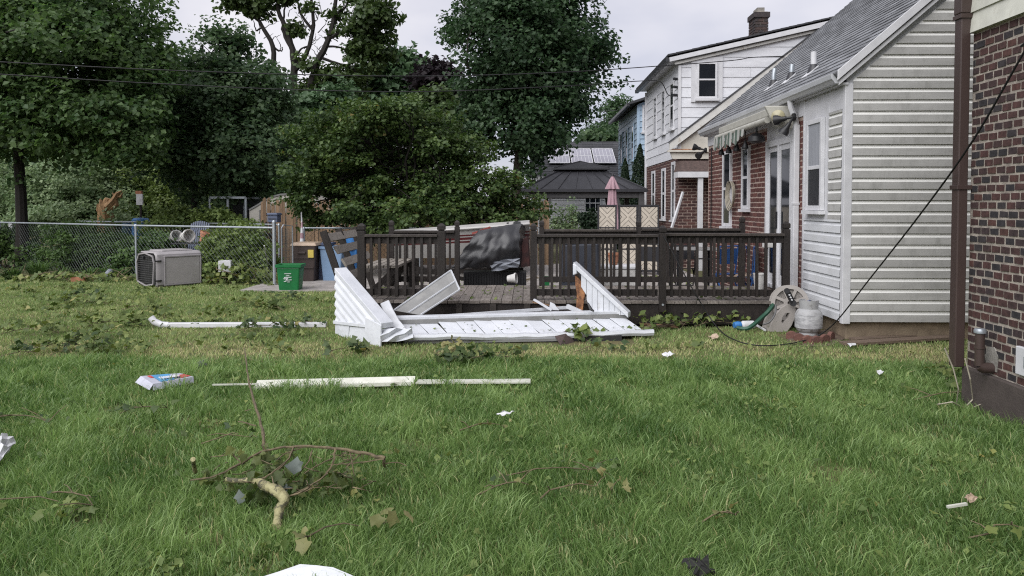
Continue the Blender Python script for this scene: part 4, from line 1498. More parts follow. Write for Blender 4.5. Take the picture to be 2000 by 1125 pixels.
for k in range(4):
    j = (k + 1) % 4
    mb = MB()
    mb.prism([U[k], U[j], top], (0, 0, 0.02))
    mb.bar(U[k] + Vector((0, 0, .02)), top + Vector((0, 0, .02)), 0.05, 0.05)
    mb.build('upper_roof', m_charcoal, gz)
mb = MB()
for k in range(4):
    mb.bar(U[k], U[(k + 1) % 4], 0.05, 0.05)
    mb.bar(low[k], low[(k + 1) % 4], 0.06, 0.08)
mb.build('eave_trim', m_charcoal, gz)
px = [gl + 0.13, gr_ - 0.13]
py = [ey0 + 0.14, ey1 - 0.14]
for x in px:
    for y in py:
        mb = MB()
        mb.box(x - 0.075, x + 0.075, y - 0.075, y + 0.075, 0.0, ze - 0.04)
        mb.build('post', m_gpost, gz, bevel=0.006)
for y in py:
    mb = MB()
    mb.box(px[0] + .08, px[1] - .08, y - 0.06, y + 0.06, ze - 0.20, ze - 0.04)
    mb.build('beam', m_gpost, gz)
    for x, s in ((px[0], 1), (px[1], -1)):
        mb = MB()
        pts = [(x + s * (0.07 + 0.58 * math.sin(t * math.pi / 2 / 6)), y, ze - 0.17 - 0.62 * (math.cos(t * math.pi / 2 / 6))) for t in range(7)]
        for p, q in zip(pts[:-1], pts[1:]):
            mb.bar(p, q, 0.09, 0.07)
        mb.build('curved_brace', m_gpost, gz)
for x in px:
    mb = MB()
    mb.box(x - 0.06, x + 0.06, py[0] + .08, py[1] - .08, ze - 0.20, ze - 0.04)
    mb.build('beam', m_gpost, gz)

# folded pink parasol
ub = W(1196, 400, 18.2)
ub.z = 0
um = thing('parasol', ub, 'closed pink parasol standing behind the chevron screen', 'parasol')
mb = MB()
mb.tube([ub, ub + Vector((0, 0, 2.3))], 0.02, 8)
mb.lathe([(0.0, 0.07), (0.03, 0.05), (0.035, 0.0)], ub + Vector((0, 0, 2.27)), 10)
mb.build('pole', m_charcoal, um, smooth=True)
mb = MB()
mb.lathe([(0.25, 0.0), (0.25, 0.05), (0.05, 0.09)], ub, 16)
mb.build('base', m_charcoal, um, smooth=True)
def drape(cz, prof, folds, amp, n=48, ph=0.0):
    vs, fs = [], []
    for i, (r, z) in enumerate(prof):
        for k in range(n):
            t = 2 * math.pi * k / n
            rr = r * (1 + amp * (i / len(prof)) * math.sin(folds * t + ph + i * .15))
            vs.append((ub.x + rr * math.cos(t), ub.y + rr * math.sin(t), z))
    for i in range(len(prof) - 1):
        for k in range(n):
            a, b = i * n + k, i * n + (k + 1) % n
            fs.append((a, b, b + n, a + n))
    return vs, fs
mb = MB()
mb.add(*drape(0, [(0.028, 2.27), (0.075, 2.18), (0.13, 2.04), (0.145, 1.97)], 8, 0.35))
mb.build('vent_flap', m_pink, um, smooth=True)
mb = MB()
mb.add(*drape(0, [(0.06, 2.12), (0.085, 1.98), (0.10, 1.7), (0.125, 1.4), (0.15, 1.15), (0.155, 1.0)], 8, 0.5, ph=.6))
mb.build('canopy', m_pink, um, smooth=True)

# chevron privacy screens
def chevron(x0, x1, y, z0, z1, label):
    t = thing('privacy_screen', ((x0 + x1) / 2, y, 0), label, 'privacy screen', 'chevron privacy screens on the patio')
    f = 0.035
    mb = MB()
    for (a, b, c, d) in ((x0, x0 + f, 0.03, z1), (x1 - f, x1, 0.03, z1), (x0 + f, x1 - f, z1 - f, z1), (x0 + f, x1 - f, z0, z0 + f)):
        mb.box(a, b, y - 0.02, y + 0.02, c, d)
    rows = 3
    zs = [z0 + f + (z1 - z0 - 2 * f) * k / rows for k in range(rows + 1)]
    for k in range(1, rows):
        mb.box(x0 + f, x1 - f, y - 0.018, y + 0.018, zs[k] - 0.012, zs[k] + 0.012)
    mb.build('frame', m_charcoal, t)
    mb = MB()
    mb.box(x0 + f, x1 - f, y + 0.010, y + 0.016, z0 + f, z1 - f)
    mb.build('backing', m_charcoal, t)
    xm = (x0 + x1) / 2
    for k in range(rows):
        za, zb = zs[k] + 0.014, zs[k + 1] - 0.014
        zm = (za + zb) / 2
        # four quarters, slats alternate direction: a woven herringbone
        for (a, b, c, d, s) in ((x0 + f, xm, za, zm, 1), (xm, x1 - f, za, zm, -1), (x0 + f, xm, zm, zb, -1), (xm, x1 - f, zm, zb, 1)):
            w, h = b - a, d - c
            for i in range(-3, 4):
                # band between two parallel diagonals, clipped to the quarter
                band = 0.075
                o = i * band
                poly = [(a, c), (b, c), (b, d), (a, d)]
                def cut(P, f_, sign):
                    R = []
                    for q in range(len(P)):
                        p_, n_ = P[q], P[(q + 1) % len(P)]
                        vp, vn = f_(p_) * sign, f_(n_) * sign
                        if vp >= 0: R.append(p_)
                        if vp * vn < 0:
                            tt = vp / (vp - vn)
                            R.append((p_[0] + (n_[0] - p_[0]) * tt, p_[1] + (n_[1] - p_[1]) * tt))
                    return R
                cxq, czq = (a + b) / 2, (c + d) / 2
                dist = lambda p_: ((p_[0] - cxq) * s - (p_[1] - czq)) * 0.7071 - o
                P = cut(poly, lambda p_: dist(p_) + band / 2 - 0.0045, 1)
                if len(P) >= 3: P = cut(P, lambda p_: band / 2 - 0.0045 - dist(p_), 1)
                if len(P) < 3: continue
                area = abs(sum(P[q][0] * P[(q + 1) % len(P)][1] - P[(q + 1) % len(P)][0] * P[q][1] for q in range(len(P)))) / 2
                if area < 0.0006: continue
                m2 = MB()
                m2.prism([(p_[0], y - 0.008, p_[1]) for p_ in P], (0, 0.017, 0))
                m2.build('slat', m_chev, t)


for k, (a, b, lab) in enumerate(((1167, 1204.5, 'leftmost beige chevron screen on the patio'), (1208, 1245.5, 'middle beige chevron screen on the patio'), (1249, 1287, 'rightmost beige chevron screen on the patio'))):
    chevron(W(a, 420, 17.2).x, W(b, 420, 17.2).x, 17.2, 0.10, W(1200, 400, 17.2).z, lab)

# ================================================================ picket fence, chain link fences
pk = thing('picket_fence', (-4, 19.5, 0), 'tall cedar stockade fence behind the rounded tree', 'fence')
rnd = random.Random(4)
pm = []
for k in range(4):
    mb = MB()
    w, h = 0.085, 1.62 + 0.05 * k
    mb.prism([(-w / 2, -.01, 0), (w / 2, -.01, 0), (w / 2, -.01, h - .05), (0.004 * k, -.01, h), (-w / 2, -.01, h - .05)], (0, .02, 0))
    pm.append(mb.mesh('picket', m_cedar))
xa, xb = W(512, 430, 20.0).x, W(1075, 430, 20.0).x
x = xa
while x < xb:
    link_mesh('picket', pm[rnd.randrange(4)], pk, (x, 20.0 + rnd.uniform(-.01, .01), 0.03), (0, rnd.uniform(-.02, .02), 0))
    x += 0.096
for z in (0.4, 1.3):
    mb = MB()
    mb.box(xa, xb, 20.03, 20.07, z, z + 0.08)
    mb.build('rail', m_cedar, pk)


def chain_link(name, pts, label, height=1.15, lean=None, pitch=0.11, rail=True, wirer=0.0028, posts=None, tall=None):
    """terminal posts, top rail, woven wire"""
    b = Vector(pts[0])
    t = thing(name, (b.x, b.y, 0), label, 'fence')
    for i, p in enumerate(pts):
        p = Vector(p)
        h = height + (0.10 if (tall and i in tall) else -0.02)
        mb = MB()
        mb.tube([(p.x, p.y, -0.1), (p.x, p.y, h)], 0.030 if (tall and i in tall) else 0.024, 10)
        mb.lathe([(0.036, 0), (0.036, 0.03), (0.02, 0.05), (0, 0.055)], (p.x, p.y, h), 10)
        mb.build('post', m_galv, t, smooth=True)
    for i in range(len(pts) - 1):
        p, q = Vector(pts[i]), Vector(pts[i + 1])
        if rail:
            mb = MB()
            mb.tube([(p.x, p.y, height), (q.x, q.y, height)], 0.021, 8)
            mb.build('top_rail', m_galv, t, smooth=True)
        L = (q - p).length
        d = (q - p) / L
        mb = MB()
        n = int(L / pitch)
        hh = height - 0.04
        run = hh                                             # 45 degree wires
        for s in (1, -1):
            for k in range(-int(run / pitch), n + 1):
                u0 = k * pitch
                a0, a1 = (u0, 0.03), (u0 + run, hh)
                if s < 0: a0, a1 = (u0 + run, 0.03), (u0, hh)
                lo_, hi2 = sorted((a0, a1))
                ua, ub_ = max(lo_[0], 0), min(hi2[0], L)
                if ub_ - ua < 0.02: continue
                f = lambda u: lo_[1] + (hi2[1] - lo_[1]) * (u - lo_[0]) / (hi2[0] - lo_[0])
                A = p + d * ua + Vector((0, 0, f(ua)))
                B = p + d * ub_ + Vector((0, 0, f(ub_)))
                A.z, B.z = f(ua), f(ub_)
                mb.tube([A, B], wirer, 3, False)
        mb.build('wire_mesh', m_wire, t, kind='stuff')
    return t


F0 = G(-190, 432, 1.15); F1 = G(0, 434.5, 1.15); F2 = G(265, 440.5, 1.15); F3 = G(535, 445, 1.15)
for p in (F0, F1, F2, F3): p.z = 0
chain_link('chain_link_fence', [F0, F1, F2, F3], 'galvanised chain link fence along the left side of the lawn', tall={3})
chain_link('chain_link_fence', [Vector((-5.0, 17.1, 0)), Vector((-2.4, 17.1, 0)), Vector((0.2, 17.1, 0))], 'chain link fence behind the bins and the wrecked boat', height=1.08)
fb0 = G(150, 434, 1.15); fb1 = G(330, 436.5, 1.15); fb2 = G(545, 441, 1.15)
for p in (fb0, fb1, fb2): p.z = 0; 
k_ = 1.10
chain_link('chain_link_fence', [fb0 * k_, fb1 * k_, fb2 * k_], 'second chain link fence a little behind the first', height=1.13)
# loose wire gate swung open beside the end post
gt2 = thing('wire_gate', F3 + Vector((0.12, 0.1, 0)), 'bent wire gate standing open beside the end post', 'gate')
A = F3 + Vector((0.10, 0.15, 0)); B = F3 + Vector((0.18, 0.60, 0))
mb = MB()
mb.tube([A + Vector((0, 0, .05)), A + Vector((0, 0, 1.14)), A.lerp(B, .15) + Vector((0, 0, 1.2)), B + Vector((0, 0, 1.17)), B + Vector((0, 0, 0.05))], 0.014, 8)
mb.build('frame', m_galv, gt2, smooth=True)
mb = MB()
for k in range(1, 16):
    mb.tube([A + Vector((0, 0, k * .07)), A.lerp(B, .5) + Vector((.02, 0, k * .07 - .02)), B + Vector((0, 0, k * .07))], 0.003, 3, False)
for k in range(1, 9):
    p = A.lerp(B, k / 9)
    mb.tube([p + Vector((0, 0, .06)), p + Vector((0, 0, 1.13))], 0.003, 3, False)
mb.build('wire_mesh', m_wire, gt2, kind='stuff')

# ================================================================ power lines
def wire(name, pts, label, r=0.012, mat=None, cat='power line'):
    mb = MB()
    P = [Vector(p) for p in pts]
    # Catmull-Rom
    out_ = []
    for i in range(len(P) - 1):
        p0_, p1_, p2_, p3_ = P[max(i - 1, 0)], P[i], P[i + 1], P[min(i + 2, len(P) - 1)]
        for s in range(8):
            t = s / 8
            out_.append(0.5 * ((2 * p1_) + (p2_ - p0_) * t + (2 * p0_ - 5 * p1_ + 4 * p2_ - p3_) * t * t + (3 * p1_ - p0_ - 3 * p2_ + p3_) * t ** 3))
    out_.append(P[-1])
    mb.tube(out_, r, 6)
    return mb.build(name, mat or m_cable, label=label, cat=cat, smooth=True)


dl = lambda x: 13.5 + (x + 200) / 1750 * 5.3
wire('power_line', [W(x, y, dl(x)) for x, y in ((-260, 108), (0, 121), (300, 136), (600, 146), (850, 148.5), (1100, 141), (1300, 128))] + [W(1430, 118, 18.7), W(1470, 112, 18.85), W(1532, 110, 18.98)], 'upper power line crossing to the white house gable', 0.011)
wire('power_line', [W(x, y, dl(x)) for x, y in ((-260, 131), (0, 145), (300, 163), (600, 176), (850, 178.5), (1100, 168))] + [W(1255, 158, 18.8), W(1290, 160, 18.9), W(1305, 185, 19.0), W(1322, 188, 19.05)], 'lower power line ending at the white house corner', 0.011)
wire('power_line', [W(x, y, 25) for x, y in ((325, 222), (440, 234), (560, 243), (660, 248))], 'faint thin wire seen against the dark middle tree', 0.012, m_cableg)
wire('power_line', [W(1085, 238, 38), W(1180, 233, 34), W(1258, 219, 30)], 'farther thin wire above the garage, reaching the blue house', 0.012, m_cableg)
wire('power_line', [W(1100, 222, 38), W(1160, 219, 36), W(1207, 215, 32)], 'farthest thin wire against the sky beside the big maple', 0.010, m_cableg)

# ================================================================ trees
def tb(x, y, d):
    p = W(x, y, d); return p
def blob(x, y, d, rx, rz, ry=None):
    p = W(x, y, d)
    k = d / FPX
    return (p.x, p.y, p.z, rx * k, (ry or rx) * k, rz * k)

# big maple at the left edge
p = tb(45, 430, 19.0)
tree('maple_tree', (p.x, 19.0, 0), (p.x - .2, 19.0, 7.5), 0.155, 0.05,
     [blob(120, 110, 19, 190, 150, 190), blob(40, 20, 19.3, 190, 140, 190), blob(215, 40, 18.8, 92, 100, 120), blob(200, 230, 18.4, 130, 95, 150), blob(50, 230, 18.6, 140, 90, 150), blob(285, 130, 19, 42, 50, 80), blob(-90, 150, 19, 150, 170, 160), blob(255, 300, 18.2, 55, 40, 80)],
     L_maple, m_barkd, 'big dark green maple at the left edge behind the fence', None, 41, 2600, 34, 0.125, 0.25, limbs=26, shell=0.35, holes=75, holer=0.36)
# middle tree with spiky top
p = tb(370, 430, 22.0)
tree('maple_tree', (p.x, 22.0, 0), (p.x + .5, 22.0, 6.2), 0.11, 0.03,
     [blob(430, 200, 22, 110, 130), blob(470, 290, 21.7, 110, 110), blob(380, 280, 22, 100, 100), blob(430, 110, 22, 50, 60), blob(472, 110, 22.2, 36, 50), blob(395, 130, 22, 28, 40), blob(440, 70, 22, 16, 26), blob(465, 75, 22, 12, 24), blob(412, 85, 22, 12, 24), blob(483, 85, 22, 10, 22), blob(345, 190, 22.3, 55, 90), blob(515, 200, 22, 50, 70)],
     L_mid, m_barkd, 'dark tree with spiky top in the middle of the left trees', None, 42, 1700, 32, 0.125, 0.24, limbs=26, shell=0.3, holes=45, holer=0.36)
# tall broken tree with bare limbs
def sparse():
    d = 31.0
    base = tb(600, 300, d); base.z = 0
    t = thing('oak_tree', base, 'tall storm broken tree with bare limbs against the sky', 'tree')
    rnd = random.Random(9)
    mb = MB()
    P = lambda x, y, dd=0: W(x, y, d + dd)
    def lm(pts, r0, r1, n=7):
        pp = [P(*q) for q in pts]
        out_ = []
        for i in range(len(pp) - 1):
            a0, a1, a2, a3 = pp[max(i - 1, 0)], pp[i], pp[i + 1], pp[min(i + 2, len(pp) - 1)]
            for s in range(4):
                tt = s / 4
                q = 0.5 * ((2 * a1) + (a2 - a0) * tt + (2 * a0 - 5 * a1 + 4 * a2 - a3) * tt * tt + (3 * a1 - a0 - 3 * a2 + a3) * tt ** 3)
                out_.append(q + Vector((rnd.uniform(-1, 1), rnd.uniform(-1, 1), rnd.uniform(-1, 1))) * 0.03)
        out_.append(pp[-1])
        mb.tube(out_, [r0 + (r1 - r0) * i / (len(out_) - 1) for i in range(len(out_))], n)
    mb.tube([base, W(598, 260, d), W(600, 205, d)], [0.26, 0.2, 0.17], 8)
    mb.build('trunk', m_barkd, t, smooth=True)
    mb = MB()
    lm([(598, 230), (575, 180), (574, 110), (560, 60), (545, 20), (540, -60)], 0.189, 0.054)
    lm([(598, 215), (606, 170), (625, 110), (645, 70), (655, 10), (662, -60)], 0.189, 0.054)
    lm([(575, 140), (600, 100), (612, 50), (610, 0), (618, -50)], 0.108, 0.041)
    lm([(540, 215), (535, 150), (532, 90), (512, 50), (488, 20), (470, -20)], 0.135, 0.041)
    lm([(574, 100), (556, 72), (552, 40), (560, 5)], 0.081, 0.027)
    lm([(612, 60), (590, 30), (580, 0), (575, -30)], 0.068, 0.027)
    lm([(645, 72), (672, 62), (690, 40), (706, 10)], 0.081, 0.027)
    lm([(625, 112), (655, 122), (690, 135), (700, 160)], 0.068, 0.016)
    lm([(636, 92), (668, 95), (700, 120)], 0.054, 0.016)
    lm([(655, 30), (676, 10), (690, -30)], 0.068, 0.027)
    lm([(607, 165), (630, 130), (640, 128)], 0.054, 0.016)
    lm([(575, 110), (590, 95), (606, 88)], 0.054, 0.016)
    lm([(532, 92), (548, 100), (552, 92)], 0.054, 0.016)
    lm([(512, 50), (500, 60), (495, 40)], 0.041, 0.014)
    for _ in range(46):
        x, y = rnd.choice(((540, 60), (575, 70), (612, 40), (640, 70), (660, 20), (600, 120), (520, 60), (690, 60)))
        x += rnd.uniform(-25, 25); y += rnd.uniform(-40, 40)
        a = rnd.uniform(-2.8, -0.3)
        l = rnd.uniform(18, 45)
        lm([(x, y), (x + l * .5 * math.cos(a) + rnd.uniform(-6, 6), y + l * .5 * math.sin(a)), (x + l * math.cos(a), y + l * math.sin(a))], 0.022, 0.006, 4)
    mb.build('limbs', m_barkd, t, smooth=True)
    crown('crown', t, L_oak, [blob(715, 40, d, 60, 48), blob(735, 95, d, 34, 42), blob(700, 120, d, 28, 55), blob(690, 170, d, 26, 32), blob(475, 8, d, 40, 16), blob(560, 0, d, 20, 14), blob(605, 15, d, 14, 10), blob(520, 0, d, 22, 10),
                              blob(745, 30, d, 30, 30), blob(610, 125, d, 24, 22), blob(640, 150, d, 26, 22), blob(575, 55, d, 14, 14), blob(655, 30, d, 16, 14), blob(685, 15, d, 30, 26), blob(540, 160, d, 24, 28), blob(505, 25, d, 20, 15), blob(590, 175, d, 18, 18)],
          640, 24, 0.20, 0.26, seed=43, shell=0.2, holes=20, holer=0.4)
sparse()
# layered dogwood in front of the stockade fence
p = tb(800, 445, 17.6)
rd = random.Random(77)
lay = []
for y, x0, x1, n in ((212, 690, 830, 4), (238, 630, 880, 6), (268, 585, 920, 8), (300, 565, 965, 9), (332, 555, 1000, 10), (364, 560, 1030, 11), (394, 575, 1035, 11), (420, 620, 1010, 9), (440, 690, 800, 3)):
    for k in range(n):
        x = x0 + (x1 - x0) * (k + rd.uniform(0.1, 0.9)) / n
        e = abs((x - (x0 + x1) / 2) / ((x1 - x0) / 2))
        lay.append(blob(x, y + rd.uniform(-14, 14) + 12 * e * e, 17.6 + rd.uniform(-1.7, 0.9) * (1 - .6 * e), rd.uniform(34, 58), rd.uniform(20, 32), rd.uniform(45, 75)))
dg = tree('dogwood_tree', (p.x, 17.6, 0), (p.x + .05, 17.6, 3.0), 0.12, 0.03, lay,
     L_dog, m_barkd, 'broad layered dark green dogwood behind the deck', None, 44, 2500, 30, 0.085, 0.15, limbs=60, lstart=0.15, shell=0.15, holes=50, holer=0.24, flat=0.5, up=0.9)
# big maple behind the gazebo
p = tb(1015, 420, 28.5)
tree('maple_tree', (p.x - .3, 28.5, 0), (p.x + .5, 28.5, 9.0), 0.24, 0.06,
     [blob(1030, 110, 28.5, 145, 110), blob(1000, 10, 28.5, 110, 80), blob(1090, 40, 28.5, 90, 90), blob(960, 180, 28.3, 85, 80), blob(1090, 190, 28.3, 80, 70), blob(1020, 250, 28, 85, 55), blob(910, 60, 28.5, 40, 35), blob(1150, 100, 28.7, 40, 55), blob(930, 240, 28.3, 55, 45), blob(1010, -60, 28.5, 120, 60), blob(1060, 270, 28, 40, 40), blob(1035, 330, 28, 22, 30)],
     L_mapled, m_bark, 'tallest dark maple standing behind the gazebo', None, 45, 2300, 34, 0.155, 0.34, limbs=30, shell=0.35, holes=34, holer=0.55)
# farther trees
def far(name, label, x, y, d, blobs, leaf, seed, ncl, per, size, spread, r0=0.15, group=None, **kw):
    p = tb(x, y, d)
    tree(name, (p.x, d, 0), (p.x, d, p.z), r0, 0.04, blobs, leaf, m_barkd, label, group, seed, ncl, per, size, spread, limbs=10, **kw)
far('broadleaf_tree', 'bright green tree in the gap left of the tall maple', 750, 170, 38, [blob(745, 160, 38, 72, 55), blob(800, 135, 38, 42, 32), blob(690, 200, 38, 50, 35), blob(740, 230, 38, 90, 45)], L_far, 51, 380, 24, 0.30, 0.42)
far('copper_beech', 'dark purple leaved tree beside the tall maple', 840, 200, 33, [blob(850, 165, 33, 36, 42), blob(870, 215, 33, 50, 50)], L_purple, 52, 330, 24, 0.24, 0.36)
far('broadleaf_tree', 'low green tree under the bare limbed one', 610, 240, 27, [blob(600, 225, 27, 70, 40), blob(650, 205, 27, 40, 35), blob(560, 265, 27, 60, 55), blob(640, 270, 27, 80, 60)], L_far, 53, 380, 24, 0.22, 0.33)
far('broadleaf_tree', 'small light green tree poking above the dogwood', 845, 260, 21, [blob(845, 200, 21, 34, 26), blob(850, 245, 21, 40, 45)], L_oak, 54, 150, 24, 0.15, 0.24, r0=0.08)
far('pine_tree', 'feathery dark conifer beside the blue house roof', 1200, 250, 46, [blob(1205, 225, 46, 26, 35), blob(1185, 262, 46, 38, 20), blob(1225, 245, 46, 26, 40)], L_far, 55, 300, 22, 0.28, 0.40, wide=0.28)
far('broadleaf_tree', 'dark round treetops above the garage ridge', 1180, 275, 44, [blob(1170, 272, 44, 34, 14), blob(1092, 274, 44, 20, 10), blob(1060, 285, 44, 40, 14)], L_mid, 56, 200, 20, 0.28, 0.36)
# dense backdrop of trees beyond the left gardens
BK = [(-60, 300, 40, 150, 120, 'leftmost tree of the dark row far behind the left maple'), (120, 290, 41, 140, 120, 'second tree of the dark row far behind the left maple'), (290, 260, 42, 120, 130, 'third tree of the dark row, behind the middle tree'), (430, 300, 40, 130, 110, 'fourth tree of the dark row, right of the middle tree'), (560, 310, 39, 110, 90, 'fifth tree of the dark row, behind the dogwood')]
for i, (x, y, d, rx, rz, lab) in enumerate(BK):
    far('broadleaf_tree', lab, x, y, d, [blob(x, y, d, rx, rz), blob(x + 50, y + 60, d - .5, rx * .8, rz * .7), blob(x - 50, y + 80, d, rx * .7, rz * .6)], L_mid if i % 2 else L_far, 60 + i, 900, 22, 0.27, 0.5, group='dark row of trees far left')

# arborvitae by the white house
def arb(x, yt, yb, d, half, label, seed):
    top_ = W(x, yt, d); k = d / FPX
    base = Vector((top_.x, d, 0))
    t = thing('arborvitae', base, label, 'tree', 'arborvitae beside the white house')
    mb = MB(); mb.tube([base, Vector((base.x, d, top_.z * .9))], [0.07, 0.015], 8); mb.build('trunk', m_barkd, t)
    rng = np.random.default_rng(seed)
    n = 9000
    u = rng.random(n) ** 0.7
    z = 0.15 + (top_.z - 0.15) * (1 - u) 
    fr = (1 - z / top_.z)
    R = half * k * np.minimum(1, 1.9 * fr ** 0.75) * (0.72 + 0.36 * rng.random(n)) * (1 + 0.12 * np.sin(z * 9 + rng.random(n)))
    a = rng.random(n) * 6.283
    cen = np.stack([base.x + R * np.cos(a), base.y + R * np.sin(a), z], 1)
    nr_ = np.stack([np.cos(a), np.sin(a), 0.3 * np.ones(n)], 1) + rng.normal(size=(n, 3)) * .5
    nr_ /= np.linalg.norm(nr_, axis=1, keepdims=True)
    V, F, A = leaves_np(rng, cen, nr_, 0.075 * (0.6 + 0.8 * rng.random(n)), rng.random(n), 0.6)
    link_mesh('crown', np_mesh('crown', V - np.array(base), F, L_arb, A), t)
arb(1250, 281, 400, 25.3, 21, 'taller dark arborvitae against the white house', 71)
arb(1221, 309, 400, 25.6, 15, 'shorter dark arborvitae left of the taller one', 72)

# shrubs and garden growth behind the left fence
def shrub(name, label, blobs, leaf, seed, ncl, per, size, spread, stems=8, group=None, zmin=0.02, cat='shrub', **kw):
    bx = sum(b[0] for b in blobs) / len(blobs); by = sum(b[1] for b in blobs) / len(blobs)
    base = Vector((bx, by, 0))
    t = thing(name, base, label, cat, group)
    o, c = crown('foliage', t, leaf, blobs, ncl, per, size, spread, seed=seed, zmin=zmin, **kw)
    rnd = random.Random(seed)
    mb = MB()
    for _ in range(stems):
        e = Vector(c[rnd.randrange(len(c))])
        s = Vector((bx + (e.x - bx) * .35 + rnd.uniform(-.1, .1), by + (e.y - by) * .35, 0))
        limb(mb, s, e, 0.014, 0.005, rnd, 0.1, 4, 5)
    mb.build('stems', m_twig, t)
    return t

sh = lambda x, y, d, rx, rz, ry=None: blob(x, y, d, rx, rz, ry)
shrub('shrub', 'tall pale green shrub behind the fence right of the left trunk', [sh(150, 350, 25.5, 95, 55), sh(100, 395, 25, 80, 50), sh(210, 390, 25.5, 70, 50), sh(160, 425, 24.5, 120, 40), sh(235, 345, 26, 50, 45)], L_shrub, 81, 900, 26, 0.11, 0.19)
shrub('shrub', 'mid green shrub left of the leftmost trunk', [sh(-10, 380, 25.5, 80, 70), sh(-60, 430, 25, 90, 50), sh(30, 430, 25, 60, 40)], L_shrub, 82, 420, 24, 0.10, 0.18)
shrub('hedge', 'dense dark green round hedge close behind the chain link', [sh(170, 480, 18.4, 75, 45), sh(130, 490, 18.5, 50, 42), sh(215, 490, 18.2, 50, 42)], L_hedge, 83, 420, 24, 0.085, 0.11, wide=0.5)
shrub('shrub', 'light green bush behind the split trunk', [sh(265, 400, 26, 60, 55), sh(320, 415, 25.5, 60, 45), sh(300, 350, 26.5, 60, 50), sh(370, 400, 26.5, 60, 60)], L_weed, 84, 600, 24, 0.10, 0.17)
shrub('shrub', 'green garden bush behind the flower pots', [sh(420, 430, 19.6, 40, 22), sh(320, 445, 19.5, 40, 25), sh(350, 425, 20.2, 30, 20), sh(470, 450, 19, 40, 18)], L_weed, 85, 260, 24, 0.09, 0.16)
shrub('shrub', 'leafy mass climbing the fence left of the end post', [sh(470, 480, 16.4, 60, 42), sh(430, 500, 16.6, 50, 40), sh(505, 500, 16.0, 30, 40), sh(455, 520, 16.2, 70, 35)], L_weed, 86, 400, 22, 0.085, 0.13)
shrub('shrub', 'weedy growth between hedge and kennel', [sh(275, 500, 17.0, 40, 32), sh(310, 480, 17.3, 40, 28), sh(250, 520, 16.9, 36, 24)], L_hedge, 87, 240, 22, 0.08, 0.12)
shrub('shrub', 'dark green growth along the far left of the fence', [sh(20, 470, 19.5, 60, 30), sh(-40, 480, 19, 60, 40), sh(60, 500, 19, 40, 25)], L_hedge, 88, 260, 22, 0.085, 0.13)
shrub('shrub', 'slender white flowered bush beyond the deck rail', [sh(1090, 430, 21.0, 14, 22), sh(1115, 415, 21.0, 12, 32), sh(1130, 430, 21.0, 20, 20), sh(1100, 448, 21, 30, 14)], L_shrub, 89, 120, 16, 0.06, 0.10)
shrub('shrub', 'dark bush left of the chevron screens', [sh(1150, 430, 19.8, 18, 20), sh(1160, 450, 19.6, 16, 22)], L_arb, 90, 110, 20, 0.07, 0.09)


def bladeplant(name, label, c, n, h, spread, seed, leaf=L_hedge, w=0.02, group=None):
    rng = np.random.default_rng(seed)
    a = rng.random(n) * 6.283
    r0 = rng.random(n) * spread * 0.35
    hh = h * (0.55 + 0.6 * rng.random(n))
    out_ = spread * (0.3 + 0.9 * rng.random(n))
    k = 4
    V = np.empty((n, k * 2, 3))
    for i in range(k):
        t = i / (k - 1)
        x = c.x + np.cos(a) * (r0 + out_ * t ** 1.4)
        y = c.y + np.sin(a) * (r0 + out_ * t ** 1.4)
        z = hh * (1.9 * t - 1.25 * t * t)
        ww = w * (1 - t) ** 0.6 * 0.5 + 0.001
        V[:, 2 * i] = np.stack([x - np.sin(a) * ww, y + np.cos(a) * ww, z], 1)
        V[:, 2 * i + 1] = np.stack([x + np.sin(a) * ww, y - np.cos(a) * ww, z], 1)
    b = np.arange(n)[:, None] * (2 * k)
    F = np.concatenate([b + np.array([[2 * i, 2 * i + 1, 2 * i + 3, 2 * i + 2]]) for i in range(k - 1)], 0)
    A = np.repeat(rng.random(n), 2 * k)
    o = link_mesh(name, np_mesh(name, V.reshape(-1, 3) - np.array([c.x, c.y, 0]), F, leaf, A))
    o.location = (c.x, c.y, 0)
    return tag(o, label, 'plant', group)


bp_ = [(75, 545, 150, .50, .45, 'arching daylily clump below the yellow tray'), (25, 548, 90, .38, .4, 'daylily clump at the far left end of the fence'), (120, 545, 70, .34, .36, 'daylily clump right of the yellow tray'), (175, 540, 60, .26, .35, 'low blade leaved plant beside the orange brick'), (235, 545, 70, .30, .32, 'blade leaved plant just left of the kennel'), (340, 470, 60, .35, .3, 'yellowish blade plant left of the white pots')]
for i, (x, y, n, h, s, lab) in enumerate(bp_):
    bladeplant('daylily', lab, G(x, y), n, h, s, 100 + i, L_weed if i == 5 else L_hedge, 0.026, 'strap leaved plants along the fence')
for i, (x, y) in enumerate(((205, 548), (155, 552), (285, 545), (420, 560), (60, 556))):
    pass
# ================================================================ deck
DXL, DXR, DY0, DY1, DZ = -2.33, 3.66, 10.06, 12.0, 0.34
deck = thing('deck', ((DXL + DXR) / 2, 11.0, 0), 'weathered dark wooden deck with railings along the house', 'deck')
rnd = random.Random(12)
bm_ = []
for k in range(5):
    mb = MB()
    mb.box(-0.0675, 0.0675, -0.97, 0.97, -0.036, 0.0)
    me = mb.mesh('deck_board', m_deckboard)
    bm_.append(me)
x = DXL + 0.07
while x < DXR - 0.05:
    o = link_mesh('deck_board', bm_[0], deck, (x, (DY0 + DY1) / 2 + rnd.uniform(-.008, .008), DZ + rnd.uniform(-.003, .002)), (0, rnd.uniform(-.012, .012), rnd.uniform(-.002, .002)))
    x += 0.142
mb = MB()
mb.box(DXL + 0.02, DXR - 0.02, DY0 + 0.03, DY0 + 0.07, 0.03, DZ - 0.04)
mb.build('fascia', m_deckrail, deck)
mb = MB()
mb.box(DXL + 0.02, DXL + 0.06, DY0 + 0.072, DY1 - 0.04, 0.03, DZ - 0.04)
mb.build('fascia', m_deckrail, deck)
